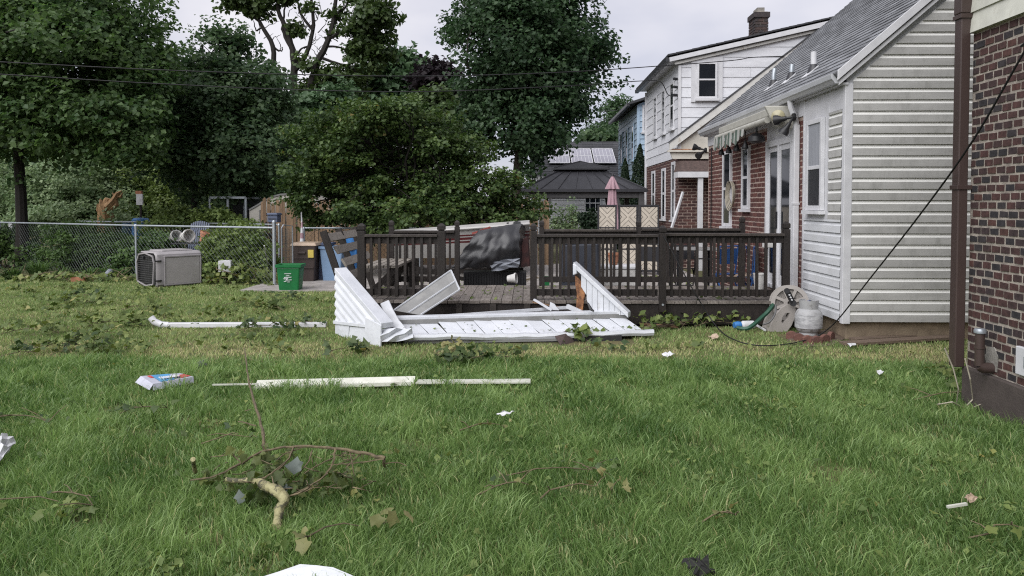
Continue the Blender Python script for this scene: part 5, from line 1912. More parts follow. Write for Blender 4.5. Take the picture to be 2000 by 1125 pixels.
mb = MB()
mb.box(DXL + 0.02, DXR - 0.02, DY1 - 0.07, DY1 - 0.03, 0.03, DZ - 0.04)
mb.build('fascia', m_deckrail, deck)
for x in (-0.9, -0.45, 0.0):
    mb = MB()
    mb.box(x - 0.04, x + 0.04, DY0 - 0.0, DY0 + 0.028, 0.02, DZ - 0.045)
    mb.build('stud', m_deck, deck)


def post(x, y, z0, z1, w=0.088):
    mb = MB()
    h = w / 2
    mb.box(x - h, x + h, y - h, y + h, z0, z1 - 0.10)
    mb.frustum([(x - h * .72, y - h * .72, z1 - .10), (x + h * .72, y - h * .72, z1 - .10), (x + h * .72, y + h * .72, z1 - .10), (x - h * .72, y + h * .72, z1 - .10)],
               [(x - h * .72, y - h * .72, z1 - .085), (x + h * .72, y - h * .72, z1 - .085), (x + h * .72, y + h * .72, z1 - .085), (x - h * .72, y + h * .72, z1 - .085)])
    mb.frustum([(x - h, y - h, z1 - .085), (x + h, y - h, z1 - .085), (x + h, y + h, z1 - .085), (x - h, y + h, z1 - .085)],
               [(x - h, y - h, z1 - .03), (x + h, y - h, z1 - .03), (x + h, y + h, z1 - .03), (x - h, y + h, z1 - .03)])
    mb.frustum([(x - h, y - h, z1 - .03), (x + h, y - h, z1 - .03), (x + h, y + h, z1 - .03), (x - h, y + h, z1 - .03)],
               [(x - h * .3, y - h * .3, z1), (x + h * .3, y - h * .3, z1), (x + h * .3, y + h * .3, z1), (x - h * .3, y + h * .3, z1)])
    return mb.build('post', m_deckrail, deck, bevel=0.004)


bal = MB()
bal.box(-0.017, 0.017, -0.017, 0.017, 0.0, 0.78)
balm = bal.mesh('baluster', m_deckrail)


def railing(x0, x1, y, zt=1.21, out_=1, sag=0.0):
    mb = MB()
    mb.box(x0, x1, y - 0.07, y + 0.07, zt - 0.034, zt)
    mb.build('cap_rail', m_deck, deck, bevel=0.004)
    mb = MB()
    mb.box(x0, x1, y - 0.015, y + 0.02, zt - 0.125, zt - 0.037)
    mb.build('top_rail', m_deckrail, deck)
    mb = MB()
    mb.box(x0, x1, y - 0.015, y + 0.02, 0.40, 0.485)
    mb.build('bottom_rail', m_deckrail, deck)
    x = x0 + 0.085
    while x < x1 - 0.05:
        link_mesh('baluster', balm, deck, (x, y - 0.034 * out_, 0.39), (0, rnd.uniform(-.006, .006), rnd.uniform(-.1, .1)))
        x += 0.1115


FY = 10.12
fx = lambda px: W(px, 500, FY).x
bx_ = lambda px: W(px, 500, 11.93).x
post(fx(706), FY + 0.02, 0.345, 1.355, 0.10)
post(fx(862), FY + 0.02, 0.345, 1.355, 0.105)
post(fx(1042), FY + 0.02, 0.345, 1.355)
post(fx(1292), DY0 - 0.02, 0.20, 1.33)
post(fx(1537), FY + 0.04, 0.345, 1.38)
railing(fx(706) + 0.05, fx(862) - 0.05, FY + 0.02)
railing(fx(1042) + 0.045, fx(1292) - 0.045, FY + 0.02)
railing(fx(1292) + 0.045, fx(1537) - 0.045, FY + 0.02, 1.225)
mb = MB()
mb.tube([(fx(1292), DY0 - 0.068, 0.30), (fx(1292), DY0 - 0.062, 0.30)], 0.015, 8)
mb.build('bolt', m_galv, deck)
for px in (765, 893, 1058, 1247, 1449):
    post(bx_(px), 11.93, 0.345, 1.36 if px != 1449 else 1.42, 0.078)
railing(bx_(765) + 0.04, bx_(893) - 0.04, 11.93, 1.20, -1)
railing(bx_(1058) + 0.04, bx_(1247) - 0.04, 11.93, 1.22, -1)
railing(bx_(1247) + 0.04, bx_(1449) - 0.04, 11.93, 1.235, -1)

# built-in bench at the left end: outward leaning slatted back
bn = thing('deck_bench', (-2.35, 11.0, 0.3), 'built-in bench with outward leaning slatted back at the left deck end', 'bench')
for k in range(4):
    t = k / 3
    x = -2.36 - 0.30 * t
    z = 0.66 + 0.50 * t
    mb = MB()
    mb.bar((x, 10.22, z), (x, 11.88, z), 0.03, 0.115, up=(-0.30, 0, 0.5))
    mb.build('back_slat', m_slat, bn)
for y in (10.17, 11.0, 11.92):
    mb = MB()
    mb.bar((-2.32, y, 0.05), (-2.72, y, 1.25), 0.09, 0.045, up=(0, 1, 0))
    mb.build('back_support', m_deckrail, bn)
for k in range(5):
    mb = MB()
    x = -2.22 + k * 0.10
    mb.box(x - 0.042, x + 0.042, 10.45, 11.86, 0.735, 0.768)
    mb.build('seat_slat', m_slat, bn)
for y in (10.5, 11.8):
    mb = MB()
    mb.bar((-2.2, y, 0.345), (-1.80, y, 0.73), 0.04, 0.08)
    mb.build('leg', m_deckrail, bn)
    mb = MB()
    mb.box(-1.82, -1.77, y - .03, y + .03, 0.345, 0.73)
    mb.build('leg', m_deckrail, bn)

# ================================================================ wrecked porch roof on the lawn
pr_ = thing('porch_roof_wreck', (-0.2, 9.2, 0), 'torn off white aluminium porch roof lying on the lawn', 'porch roof')
B = G(659, 655); F = G(746, 675)
AX = (F - B); La = AX.length; AX.normalize()
NRM = Vector((AX.y, -AX.x, 0))                                  # towards the camera/left
if NRM.dot(-B) < 0: NRM = -NRM
S_ = lambda s, z, o=0.0: B + AX * (s * La) + Vector((0, 0, z)) + NRM * o
zt0, zt1 = 0.80, 0.23
zb0, zb1 = 0.155, 0.20
hyp = lambda s: zt0 + (zt1 - zt0) * s
# siding strips parallel to the sloping edge
nst = 6
dzs = (zt0 - zb0) / nst
for k in range(nst):
    # band between hyp - k*dz and hyp-(k+1)*dz, above the fascia line
    bot = lambda s: zb0 + (zb1 - zb0) * s
    def scross(off):                                          # where hyp-off meets the fascia line
        return (zt0 - off - zb0) / ((zt0 - zt1) + (zb1 - zb0))
    s1, s2 = min(1, scross(k * dzs)), min(1, scross((k + 1) * dzs))
    if s1 <= 0.02: continue
    s2 = max(s2, 0)
    mb = MB()
    P = [(0.0, hyp(0) - k * dzs), (s1, hyp(s1) - k * dzs), (s2, hyp(s2) - (k + 1) * dzs), (0.0, max(bot(0), hyp(0) - (k + 1) * dzs))]
    # dutch lap: upper edge recessed, lower edge proud
    mb.add([S_(P[0][0], P[0][1], 0.0), S_(P[1][0], P[1][1], 0.0), S_(P[2][0], P[2][1] + .028, 0.036), S_(P[3][0], P[3][1] + .028, 0.036),
            S_(P[2][0], P[2][1], 0.038), S_(P[3][0], P[3][1], 0.038), S_(P[2][0], P[2][1], -0.01), S_(P[3][0], P[3][1], -0.01)],
           [(0, 1, 2, 3), (3, 2, 4, 5), (5, 4, 6, 7)])
    mb.build('gable_strip', m_alum, pr_)
mb = MB()
mb.prism([S_(0, zb0, -.012), S_(1, zb1, -.012), S_(1, zt1, -.012), S_(0, zt0, -.012)], NRM * -0.02)
mb.build('gable_back', m_alumback, pr_)
mb = MB()                                                      # sloping cap of the gable
mb.prism([S_(-0.01, zt0 + .03, .03), S_(1.03, zt1 + .03, .03), S_(1.03, zt1 - .03, .03), S_(-0.01, zt0 - .03, .03)], NRM * -0.17)
mb.build('gable_cap', m_alum, pr_, bevel=0.006)
mb = MB()
mb.prism([S_(-0.02, zb0 + .03, .05), S_(.72, zb1 + .02, .05), S_(.72, zb1 - .02, .05), S_(-0.02, zb0 - .01, .05)], NRM * -0.05)
mb.build('gable_rail', m_alum, pr_, bevel=0.004)
for (a, b_) in ((0.0, 0.34), (0.345, 0.71)):
    mb = MB()
    mb.prism([S_(a, 0.03 - .02 * a, .032 + .03 * a), S_(b_, 0.0, .05), S_(b_, zb0 + .02, .035), S_(a, zb0 - .005, .03)], NRM * -0.02)
    mb.build('fascia_panel', m_alum, pr_)
mb = MB()
mb.prism([S_(.715, 0.0, .055), S_(1.04, -0.005, .05), S_(1.04, .24, .04), S_(.715, .30, .045)], NRM * -0.02)
mb.build('corner_post', m_alum, pr_, bevel=0.004)

BL, BR = W(752, 626, 9.15), W(1226, 613, 9.62)                 # long beam
mb = MB()
mb.bar(BL, BR, 0.13, 0.095)
mb.build('beam', m_alum, pr_, bevel=0.006)
mb = MB()
mb.bar(BL + Vector((0.0, -.072, -.012)), BR + Vector((0, -.072, -.012)), 0.012, 0.05)
mb.build('beam_edge', m_alumback, pr_)
sb0, sb1 = W(748, 635, 9.10), W(1222, 622, 9.55)
sf0, sf1 = W(770, 660, 8.78), W(1262, 650, 9.22)
npn = 14
rnd = random.Random(8)
for k in range(npn):
    a, b_ = k / npn + 0.0004, (k + 1) / npn - 0.0004
    P = [sf0.lerp(sf1, a), sf0.lerp(sf1, b_), sb0.lerp(sb1, b_), sb0.lerp(sb1, a)]
    j = rnd.uniform(-.006, .006)
    mb = MB()
    P = [p + Vector((0, 0, j + rnd.uniform(-.004, .004))) for p in P]
    if 2 < k < 8: P[2] = P[2] + Vector((0, 0.02, 0.025)); P[3] = P[3] + Vector((0, 0.02, 0.025))
    # one long edge lifted so every lap throws a line
    P[0] = P[0] + Vector((0, 0, .011)); P[3] = P[3] + Vector((0, 0, .011))
    mb.prism(P, (0, 0, 0.008))
    mb.build('soffit_panel', m_alum, pr_)
# gutter along the front, slightly bent
gp = [(752, 650, 8.74), (800, 659.5, 8.72), (900, 660, 8.80), (1000, 659.5, 8.90), (1100, 658, 9.0), (1200, 654.5, 9.12), (1276, 651, 9.22)]
gpw0 = [W(*q) for q in gp]
rg = random.Random(17)
gpw = []
for a_, b_ in zip(gpw0[:-1], gpw0[1:]):
    for q in range(4):
        gpw.append(a_.lerp(b_, q / 4) + Vector((0, rg.uniform(-.012, .012), rg.uniform(-.009, .009))))
gpw.append(gpw0[-1])
mb = MB()
prof = [(0.0, 0.052), (-0.055, 0.047), (-0.070, 0.018), (-0.055, -0.014), (-0.01, -0.024), (0.03, -0.02), (0.035, 0.03)]
vs, fs = [], []
for p in gpw:
    for (o_, z) in prof:
        vs.append((p.x, p.y + o_, p.z + z))
n = len(prof)
for i in range(len(gpw) - 1):
    for k in range(n):
        a, b_ = i * n + k, i * n + (k + 1) % n
        fs.append((a, b_, b_ + n, a + n))
fs += [tuple(range(n)), tuple(range((len(gpw) - 1) * n, len(gpw) * n))]
mb.add(vs, fs)
mb.build('gutter', m_alum, pr_, smooth=True)
mb = MB()                                                      # dark slab painted in for the shadow under the gutter
a0, a1 = G(765, 672), G(1215, 666)
mb.prism([a0 + Vector((0, .05, 0.0)), a1 + Vector((0, .01, 0.0)), a1 + Vector((0.0, .03, .06)), a0 + Vector((0, .07, .06))], (0, 0.45, 0))
mb.build('gutter_shade', m_feltshade, pr_)
mb = MB()
mb.bar(G(790, 672) + Vector((0, 0, .02)), G(1090, 668) + Vector((0, 0, .03)), 0.05, 0.03)
mb.build('drip_edge', m_alumback, pr_)
# crumpled sheet at the left front corner
mb = MB()
rng = random.Random(3)
gr = [[W(742 + 16 * i + rng.uniform(-3, 3), 642 + 8 * j + rng.uniform(-2, 2), 8.62 + 0.06 * ((i + j) % 2) - 0.02 * j) for i in range(5)] for j in range(4)]
mb.add([p for r in gr for p in r], [(j * 5 + i, j * 5 + i + 1, (j + 1) * 5 + i + 1, (j + 1) * 5 + i) for j in range(3) for i in range(4)])
o = mb.build('crumpled_sheet', m_alum, pr_)
so = o.modifiers.new('thick', 'SOLIDIFY'); so.thickness = 0.006
# red underlay and inner rails seen behind the beam
mb = MB()
P = [W(850, 616, 9.55), W(1130, 606, 9.75), W(1120, 596, 9.98), W(880, 606, 9.8)]
mb.prism([Vector((p.x, p.y, 0.16)) for p in P], (0, 0, 0.02))
mb.build('red_underlay', m_tarred, pr_)
mb = MB()
mb.bar(W(800, 622, 9.35), W(1115, 600, 9.8), 0.03, 0.035)
mb.bar(W(900, 617, 9.5), W(1110, 603, 9.85), 0.02, 0.02)
mb.bar(W(1108, 598, 9.75), W(1135, 610, 9.6), 0.04, 0.05)
mb.build('inner_rail', m_alum, pr_)
# right gable piece: triangle of vertical panels, broken plywood edge
T0, T1 = W(1126, 519, 9.72), W(1224, 611, 9.50)
Bt0 = W(1150, 606, 9.62)
ax = (T1 - Vector((T0.x, T0.y, T1.z))); ax.z = 0
Lx = ax.length; ax.normalize()
nr2 = Vector((ax.y, -ax.x, 0)); 
if nr2.y > 0: nr2 = -nr2
Z0, Z1 = T0.z, T1.z
R_ = lambda s, z, o=0: Vector((T0.x, T0.y, 0)) + ax * (s * Lx) + Vector((0, 0, z)) + nr2 * o
hy = lambda s: Z0 + (Z1 - Z0) * s
zb = 0.235
nb = 8
for k in range(nb):
    a, b_ = 0.10 + 0.90 * k / nb, 0.10 + 0.90 * (k + 1) / nb - 0.008
    lo = zb + (0.33 - 0.16 * k if k < 2 else 0)
    mb = MB()
    mb.prism([R_(a, max(zb, min(lo, hy(a) - .05)), .01), R_(b_, zb if k > 0 else lo - .1, .01), R_(b_, max(hy(b_), zb + .01), .01), R_(a, hy(a), .01)], nr2 * -0.012)
    mb.build('gable_board', m_alum, pr_)
mb = MB()
mb.prism([R_(-0.05, hy(-.05) + .02, .035), R_(1.04, hy(1.04) + .03, .035), R_(1.04, hy(1.04) - .035, .035), R_(-0.05, hy(-.05) - .05, .035)], nr2 * -0.15)
mb.build('gable_cap', m_alum, pr_, bevel=0.008)
mb = MB()
mb.prism([R_(-.06, Z0 + .03, .04), R_(.02, Z0 + .01, .04), R_(.02, Z0 - .10, .04), R_(-.06, Z0 - .12, .04)], nr2 * -0.19)
mb.build('cap_end', m_alum, pr_, bevel=0.012)
mb = MB()
mb.prism([R_(-.04, Z0 - .12, -.02), R_(.12, Z0 - .22, -.02), R_(.18, Z0 - .30, -.02), R_(.14, Z0 - .45, -.02), R_(.11, zb, -.02), R_(-.02, zb - .03, -.02), R_(.0, Z0 - .35, -.02), R_(-.03, Z0 - .25, -.02)], nr2 * -0.035)
mb.build('broken_plywood', m_rust, pr_)
mb = MB()
mb.tube([W(1148, 592, 9.45), W(1154, 604, 9.42), W(1160, 608, 9.4)], [0.012, 0.02, 0.01], 6)
mb.build('bracket', m_black, pr_)
for (p, q, w_, mt) in ((W(1043, 585, 9.75), W(1078, 606, 9.6), 0.03, m_alum), (W(1040, 590, 9.85), W(1100, 601, 9.8), 0.02, m_plank)):
    mb = MB()
    mb.bar(p, q, w_, w_ * .7)
    mb.build('broken_strip', mt, pr_)
mb = MB()
P = [W(1072, 605, 9.7), W(1075, 590, 9.72), W(1083, 594, 9.72), W(1092, 606, 9.7)]
mb.prism(P, (0, .03, 0))
mb.build('torn_flap', m_alum, pr_)

# loose sheet leaning on the deck edge
ls = thing('metal_sheet', W(800, 612, 9.6), 'dull grey aluminium sheet leaning on the deck step', 'metal sheet')
P = [W(770, 607, 9.55), W(881, 529, 9.95), W(898, 567, 9.75), W(822, 616, 9.4)]
n_ = (P[1] - P[0]).cross(P[3] - P[0]).normalized()
if n_.y > 0: n_ = -n_
mid0, mid1 = P[0].lerp(P[3], .55), P[1].lerp(P[2], .55)
for (a, b_, c, d) in ((P[0], P[1], mid1, mid0), (mid0, mid1, P[2], P[3])):
    mb = MB()
    mb.prism([a, b_, c, d], n_ * 0.006)
    mb.build('sheet_panel', m_alumback, ls)
for (a, b_) in ((mid0, mid1), (P[3], P[2]), (P[0], P[1]), (P[1], P[2])):
    mb = MB()
    mb.bar(a + n_ * .012, b_ + n_ * .012, 0.016, 0.016)
    mb.build('seam', m_alum, ls)
# bent downspout piece lying over the beam
bd = [W(752, 592, 9.25), W(760, 610, 9.10), W(772, 632, 8.92), W(784, 646, 8.74), W(789, 658, 8.62)]
mb = MB()
for a, b_ in zip(bd[:-1], bd[1:]):
    mb.bar(a, b_ + (b_ - a) * .04, 0.115, 0.06, up=(0, -1, .6))
mb.build('bent_downspout', m_gutter, label='short bent white downspout piece lying across the roof wreck', cat='downspout', bevel=0.012)

# torn shingle flap leaning on the gutter
a = W(1080, 655, 8.98); 
mb = MB()
P = [G(1095, 676), G(1122, 670) + Vector((0, .06, 0)), W(1108, 648, 9.0), W(1082, 654, 8.95)]
mb.prism(P, (0.0, 0.014, 0.01))
mb.build('torn_shingle', m_shingleb, label='brown torn shingle flap propped against the white gutter', cat='shingle')

# white downspout lying on the lawn at the left
t = thing('downspout', G(470, 640), 'long white downspout with elbow lying left of the wreck', 'downspout')
A, Bq = G(330, 641) + Vector((0, 0, .04)), G(638, 640) + Vector((0, 0, .04))
mb = MB(); mb.bar(A, Bq, 0.085, 0.065); mb.build('pipe', m_white, t, bevel=0.01)
mb = MB()
pts = [A, A + Vector((-0.10, 0, 0.005)), A + Vector((-0.19, 0, 0.045)), A + Vector((-0.235, 0, 0.10))]
mb.tube(pts, [.042, .043, .045, .045], 10)
mb.build('elbow', m_white, t, smooth=True)

# ivory vinyl strips in the long grass
mb = MB()
A, Bq = G(500, 751, .05), G(810, 743, .085)
mb.bar(A, Bq, 0.10, 0.014, up=(0, -.5, 1))
mb.bar(A + Vector((0, -.055, -.015)), Bq + Vector((0, -.055, -.015)), 0.01, 0.03)
mb.build('siding_strip', m_ivory, label='wide ivory vinyl strip lying in the long grass', cat='siding strip')
t = thing('siding_strip', G(920, 748), 'narrow ribbed ivory strip right of the wide one', 'siding strip')
for k in range(3):
    mb = MB()
    mb.bar(G(812, 748, .075) + Vector((0, .045 * k, 0)), G(1036, 746.5, .08) + Vector((0, .045 * k, 0)), 0.028, 0.014)
    mb.build('rib', m_ivory, t)
mb = MB()
mb.bar(G(415, 751.5, .07), G(505, 750, .07), 0.014, 0.012)
mb.build('siding_strip', m_ivory, label='thin ivory strip end left of the wide strip', cat='siding strip')

# ================================================================ boat under a tarp, on the patio
bt = thing('boat', (-1.1, 13.1, 0.03), 'white boat hull with maroon stripes, half under a black tarp', 'boat')
HL, HR = W(765, 500, 12.9), W(1034, 500, 12.75)
def hull(s, t, o=0.0):                                         # s along, t 0 bottom .. 1 top
    x = HL.x + (HR.x - HL.x) * s
    zt = 1.13 + 0.17 * s
    zb_ = 0.70 + 0.02 * s
    bow = max(0, s - 0.86) / 0.14
    y = 12.75 + 0.20 * (1 - t) * (1 - .3 * s) + 0.45 * bow ** 2 * (1.2 - t) + o * -1
    return Vector((x, y, zb_ + (zt - zb_) * t))
bands = [(0.0, 0.50, m_hull), (0.50, 0.56, m_maroon), (0.56, 0.60, m_hull), (0.60, 0.68, m_maroon), (0.68, 0.72, m_hull), (0.72, 0.77, m_maroon), (0.77, 1.0, m_hull)]
for i, (t0, t1, mt) in enumerate(bands):
    mb = MB()
    n = 16
    vs = []
    for k in range(n + 1):
        s = k / n
        vs += [hull(s, t0), hull(s, t1)]
    fs = [(2 * k, 2 * k + 2, 2 * k + 3, 2 * k + 1) for k in range(n)]
    mb.add(vs, fs)
    o = mb.build('hull_side' if mt is m_hull else 'stripe', mt, bt)
    so = o.modifiers.new('thick', 'SOLIDIFY'); so.thickness = 0.02; so.offset = 0
mb = MB()
n = 16
vs = []
for k in range(n + 1):
    p = hull(k / n, 1.0)
    q = p + Vector((0, 1.15, 0.02)); r = p + Vector((0, .5, .035))
    vs += [p, r, q]
mb.add(vs, [(3 * k, 3 * k + 3, 3 * k + 4, 3 * k + 1) for k in range(n)] + [(3 * k + 1, 3 * k + 4, 3 * k + 5, 3 * k + 2) for k in range(n)])
o = mb.build('deck_top', m_hull, bt); so = o.modifiers.new('thick', 'SOLIDIFY'); so.thickness = 0.02
mb = MB()
mb.prism([hull(0, 0), hull(0, 1), hull(0, 1) + Vector((0, 1.15, 0)), hull(0, 0) + Vector((0, .8, 0))], (0.02, 0, 0))
mb.prism([hull(1, 0), hull(1, 1), hull(1, 1) + Vector((0, .9, 0)), hull(1, 0) + Vector((0, .5, 0))], (-0.02, 0, 0))
mb.build('transom', m_hull, bt)
mb = MB()
vs = [hull(k / 16, 1.0, 0.03) + Vector((0, 0, -.02)) for k in range(17)]
mb.tube(vs, 0.018, 6)
mb.build('rub_rail', m_hull, bt, smooth=True)
mb = MB()                                                      # number panel squiggles
for k in range(7):
    a = hull(0.60 + 0.02 * k, 0.40, 0.025); b_ = hull(0.606 + 0.02 * k, 0.26, 0.025)
    mb.bar(a, b_, 0.018, 0.006, up=(0, -1, 0))
mb.build('registration', m_boxdark, bt)
mb = MB()
mb.bar(W(938, 452, 12.55), W(958, 445, 12.6), 0.03, 0.05)
mb.bar(W(922, 456, 12.55), W(940, 451, 12.55), 0.02, 0.03)
mb.build('red_grip', m_redtrim, bt)
mb = MB()
for x_ in (HL.x + .3, HR.x - .4):
    mb.box(x_ - .05, x_ + .05, 12.95, 13.7, 0.035, 0.72)
mb.bar((HL.x + .1, 13.0, .45), (HR.x - .1, 13.0, .5), .06, .08)
mb.bar((HL.x + .1, 13.0, .60), (HR.x - .3, 13.0, .15), .05, .06)
mb.build('cradle', m_deckrail, bt)

# black tarp hanging over the bow
tp = MB()
nu, nv = 34, 26
rng = random.Random(15)
TL, TR, BLc, BRc = W(934, 450, 12.58), W(1016, 436.5, 12.66), W(880, 524, 12.42), W(1013, 523, 12.5)
vs = []
for j in range(nv + 1):
    v = j / nv
    for i in range(nu + 1):
        u = i / nu
        p = (TL.lerp(TR, u)).lerp(BLc.lerp(BRc, u), v)
        ang = (u * 1.0 + (1 - v) * 0.35)
        w_ = 0.020 * abs(math.sin(ang * 13 + 2.5 * v)) * (0.4 + v) + 0.016 * math.sin(u * 9 - v * 11) * math.sin(v * 8 + u * 4) + 0.006 * math.sin(u * 47 + v * 6) * v + 0.03 * math.sin(v * 7 + u * 5)
        p = p + Vector((0.012 * math.sin(v * 23 + u * 7), -w_ - 0.17 * math.sin(math.pi * v ** .8) * (0.5 + 0.5 * math.sin(math.pi * u)) - 0.03, 0.012 * math.sin(u * 29) * v))
        vs.append(p)
fs = [(j * (nu + 1) + i, j * (nu + 1) + i + 1, (j + 1) * (nu + 1) + i + 1, (j + 1) * (nu + 1) + i) for j in range(nv) for i in range(nu)]
# top flap going back over the hull
base = len(vs)
for i in range(nu + 1):
    u = i / nu
    p = TL.lerp(TR, u) + Vector((0, 0.45, 0.035 + 0.01 * math.sin(u * 30)))
    vs.append(p)
fs += [(i + 1, i, base + i, base + i + 1) for i in range(nu)]
base2 = len(vs)
for j in range(nv + 1):                                        # side fold round the bow
    v = j / nv
    p = TR.lerp(BRc, v) + Vector((0.10 + 0.02 * math.sin(v * 19), 0.30, -0.02))
    vs.append(p)
fs += [(j * (nu + 1) + nu, base2 + j, base2 + j + 1, (j + 1) * (nu + 1) + nu) for j in range(nv)]
tp.add(vs, fs)
o = tp.build('tarp', m_tarp, smooth=True, label='crumpled black tarpaulin hanging over the bow of the boat', cat='tarp')
so = o.modifiers.new('thick', 'SOLIDIFY'); so.thickness = 0.004
mb = MB()                                                      # pale crushed sheet below the tarp
P = [[W(958 + 14 * i + rng.uniform(-3, 3), 503 + 6 * j + rng.uniform(-1.5, 1.5) + (4 - i) * 2.2, 12.36 + 0.05 * ((i + j) % 2)) for i in range(5)] for j in range(4)]
mb.add([p for r in P for p in r], [(j * 5 + i, j * 5 + i + 1, (j + 1) * 5 + i + 1, (j + 1) * 5 + i) for j in range(3) for i in range(4)])
o = mb.build('plastic_sheet', m_greytarp, label='crushed blue grey plastic sheet under the tarp hem', cat='plastic sheet')
so = o.modifiers.new('thick', 'SOLIDIFY'); so.thickness = 0.004
# ribbed dark planter below
t = thing('ribbed_planter', W(968, 548, 12.6), 'long dark ribbed planter on the patio below the tarp', 'planter')
a, b_ = W(905, 520, 12.6).x, W(1028, 520, 12.6).x
mb = MB(); mb.box(a, b_, 12.62, 12.9, 0.036, 0.50); mb.build('tub', m_black, t, bevel=0.01)
for k in range(24):
    x = a + 0.02 + (b_ - a - .04) * k / 23
    mb = MB(); mb.box(x - .012, x + .012, 12.605, 12.62, 0.06, 0.47); mb.build('rib', m_black, t)
# torn red and dark scrap right of the bow
mb = MB()
P = [W(1016, 470, 12.62), W(1030, 462, 12.7), W(1034, 520, 12.7), W(1014, 522, 12.6)]
mb.prism(P, (0.02, .05, 0))
mb.build('scrap_board', m_tarred, label='dark red broken board standing right of the tarp', cat='board')

# ================================================================ patio clutter
mb = MB()
c = W(1000, 553, 12.15); c.z = DZ + .09
R = Vector((0.95, -0.25, 0.12)).to_track_quat('Z', 'Y').to_matrix()
mb.lathe([(0.0, -0.07), (0.055, -0.07), (0.075, 0.05), (0.085, 0.05), (0.085, 0.075), (0.075, 0.075), (0.05, -0.05), (0.0, -0.05)], c, 20, R)
mb.build('flower_pot', m_whitepot, label='pale flower pot tipped over at the back of the deck', cat='flower pot', smooth=True)
def blk(name, px, py, d, w_, h, dep, mat, label, cat, z=0.037, rot=0.0, bevel=0.004):
    p = W(px, py, d)
    mb = MB()
    R = Matrix.Rotation(rot, 3, 'Z')
    mb.obox((p.x, p.y, z + h / 2), w_, dep, h, R)
    # recessed face so that it reads as a moulded block
    mb.obox((p.x, p.y, z + h + .004), w_ * .8, dep * .8, .008, R)
    return mb.build(name, mat, label=label, cat=cat, bevel=bevel)
blk('brick', 948, 546, 12.25, .17, .085, .09, m_terra, 'orange brick lying on the patio behind the deck step', 'brick', rot=.1)
blk('plastic_tub', 947, 538, 12.45, .18, .05, .12, m_whitepot, 'shallow white tub behind the orange brick', 'tub', z=.12)
blk('concrete_block', 966, 545, 12.3, .06, .10, .08, m_stone, 'small grey block right of the orange brick', 'block')
mb = MB()
c = W(985, 546, 12.3); c.z = .08
mb.tube([c + Vector((-.10, 0, -.01)), c, c + Vector((.05, 0, .0)), c + Vector((.14, -.02, 0))], [.015, .04, .02, .012], 8)
mb.build('toy_shovel', m_redtrim, label='small red plastic toy left of the pale pot', cat='toy', smooth=True)

# dark covered grill behind the right railing
t = thing('covered_grill', W(1128, 540, 13.2), 'dark slate covered grill behind the right railing', 'grill')
a, b_ = W(1092, 500, 13.2).x, W(1172, 500, 13.2).x
mb = MB()
mb.frustum([(a, 13.0, .06), (b_, 13.0, .06), (b_, 13.5, .06), (a, 13.5, .06)], [(a + .06, 13.05, .92), (b_ - .04, 13.05, .95), (b_ - .04, 13.42, .95), (a + .06, 13.42, .92)])
mb.build('cover', m_navybin if False else M('slate_grill_cover', (0.035, 0.04, 0.055), .6, bump=.2), t, bevel=0.03)
mb = MB()
mb.frustum([(a + .06, 13.05, .922), (b_ - .04, 13.05, .952), (b_ - .04, 13.42, .952), (a + .06, 13.42, .922)], [(a + .16, 13.16, 1.02), (b_ - .12, 13.16, 1.03), (b_ - .12, 13.36, 1.03), (a + .16, 13.36, 1.02)])
mb.build('hood', bpy.data.materials['slate_grill_cover'], t, bevel=0.03)
# white storage box
t = thing('storage_box', W(1208, 548, 13.8), 'low white storage box behind the right railing', 'storage box')
a, b_ = W(1165, 530, 13.8).x, W(1248, 530, 13.8).x
mb = MB(); mb.box(a, b_, 13.6, 14.1, .036, .46); mb.build('body', m_whitepot, t, bevel=.02)
mb = MB(); mb.box(a - .02, b_ + .02, 13.58, 14.12, .46, .52); mb.build('lid', m_paper, t, bevel=.015)
mb = MB(); c = W(1198, 505, 13.85); c.z = .525
mb.lathe([(0.0, 0.0), (.07, 0.0), (.10, .17), (.115, .17), (.115, .21), (.10, .21), (.085, .05), (0, .05)], c, 18)
mb.build('flower_pot', m_terra, label='terracotta pot standing on the white storage box', cat='flower pot', smooth=True)
blk('green_tub', 1066, 535, 13.0, .12, .34, .2, m_green, 'small green tub behind the right railing', 'tub')
mb = MB()
c = W(1094, 543, 12.7); c.z = .10
mb.lathe([(0, -.06), (.12, -.05), (.17, .03), (.12, .10), (.04, .13), (0, .13)], c, 14)
mb.build('white_bundle', m_paper, label='crumpled white bundle on the patio by the green tub', cat='bundle', smooth=True)
mb = MB()
c = W(1035, 540, 12.5); c.z = .12
mb.lathe([(0, -.08), (.07, -.06), (.09, .04), (.05, .12), (0, .14)], c, 10)
mb.build('white_bag', m_paper, label='small white bag beside the left post of the right railing', cat='bag', smooth=True)

# patio table with glass top
t = thing('patio_table', (1.95, 13.2, 0.035), 'dark metal patio table with pale top behind the railing', 'table')
tx0, tx1, ty0, ty1, tz = W(1315, 490, 13).x, W(1405, 490, 13).x, 12.8, 13.6, 0.86
mb = MB(); mb.box(tx0, tx1, ty0, ty1, tz - .02, tz); mb.build('table_top', m_alumback, t, bevel=.005)
for x in (tx0 + .05, tx1 - .05):
    for y in (ty0 + .05, ty1 - .05):
        mb = MB(); mb.bar((x, y, .04), (x, y, tz - .022), .035, .035); mb.build('leg', m_black, t)
for z in (.35, .70):
    mb = MB()
    mb.bar((tx0 + .07, ty0 + .05, z), (tx1 - .07, ty0 + .05, z), .022, .022)
    mb.build('stretcher', m_black, t)


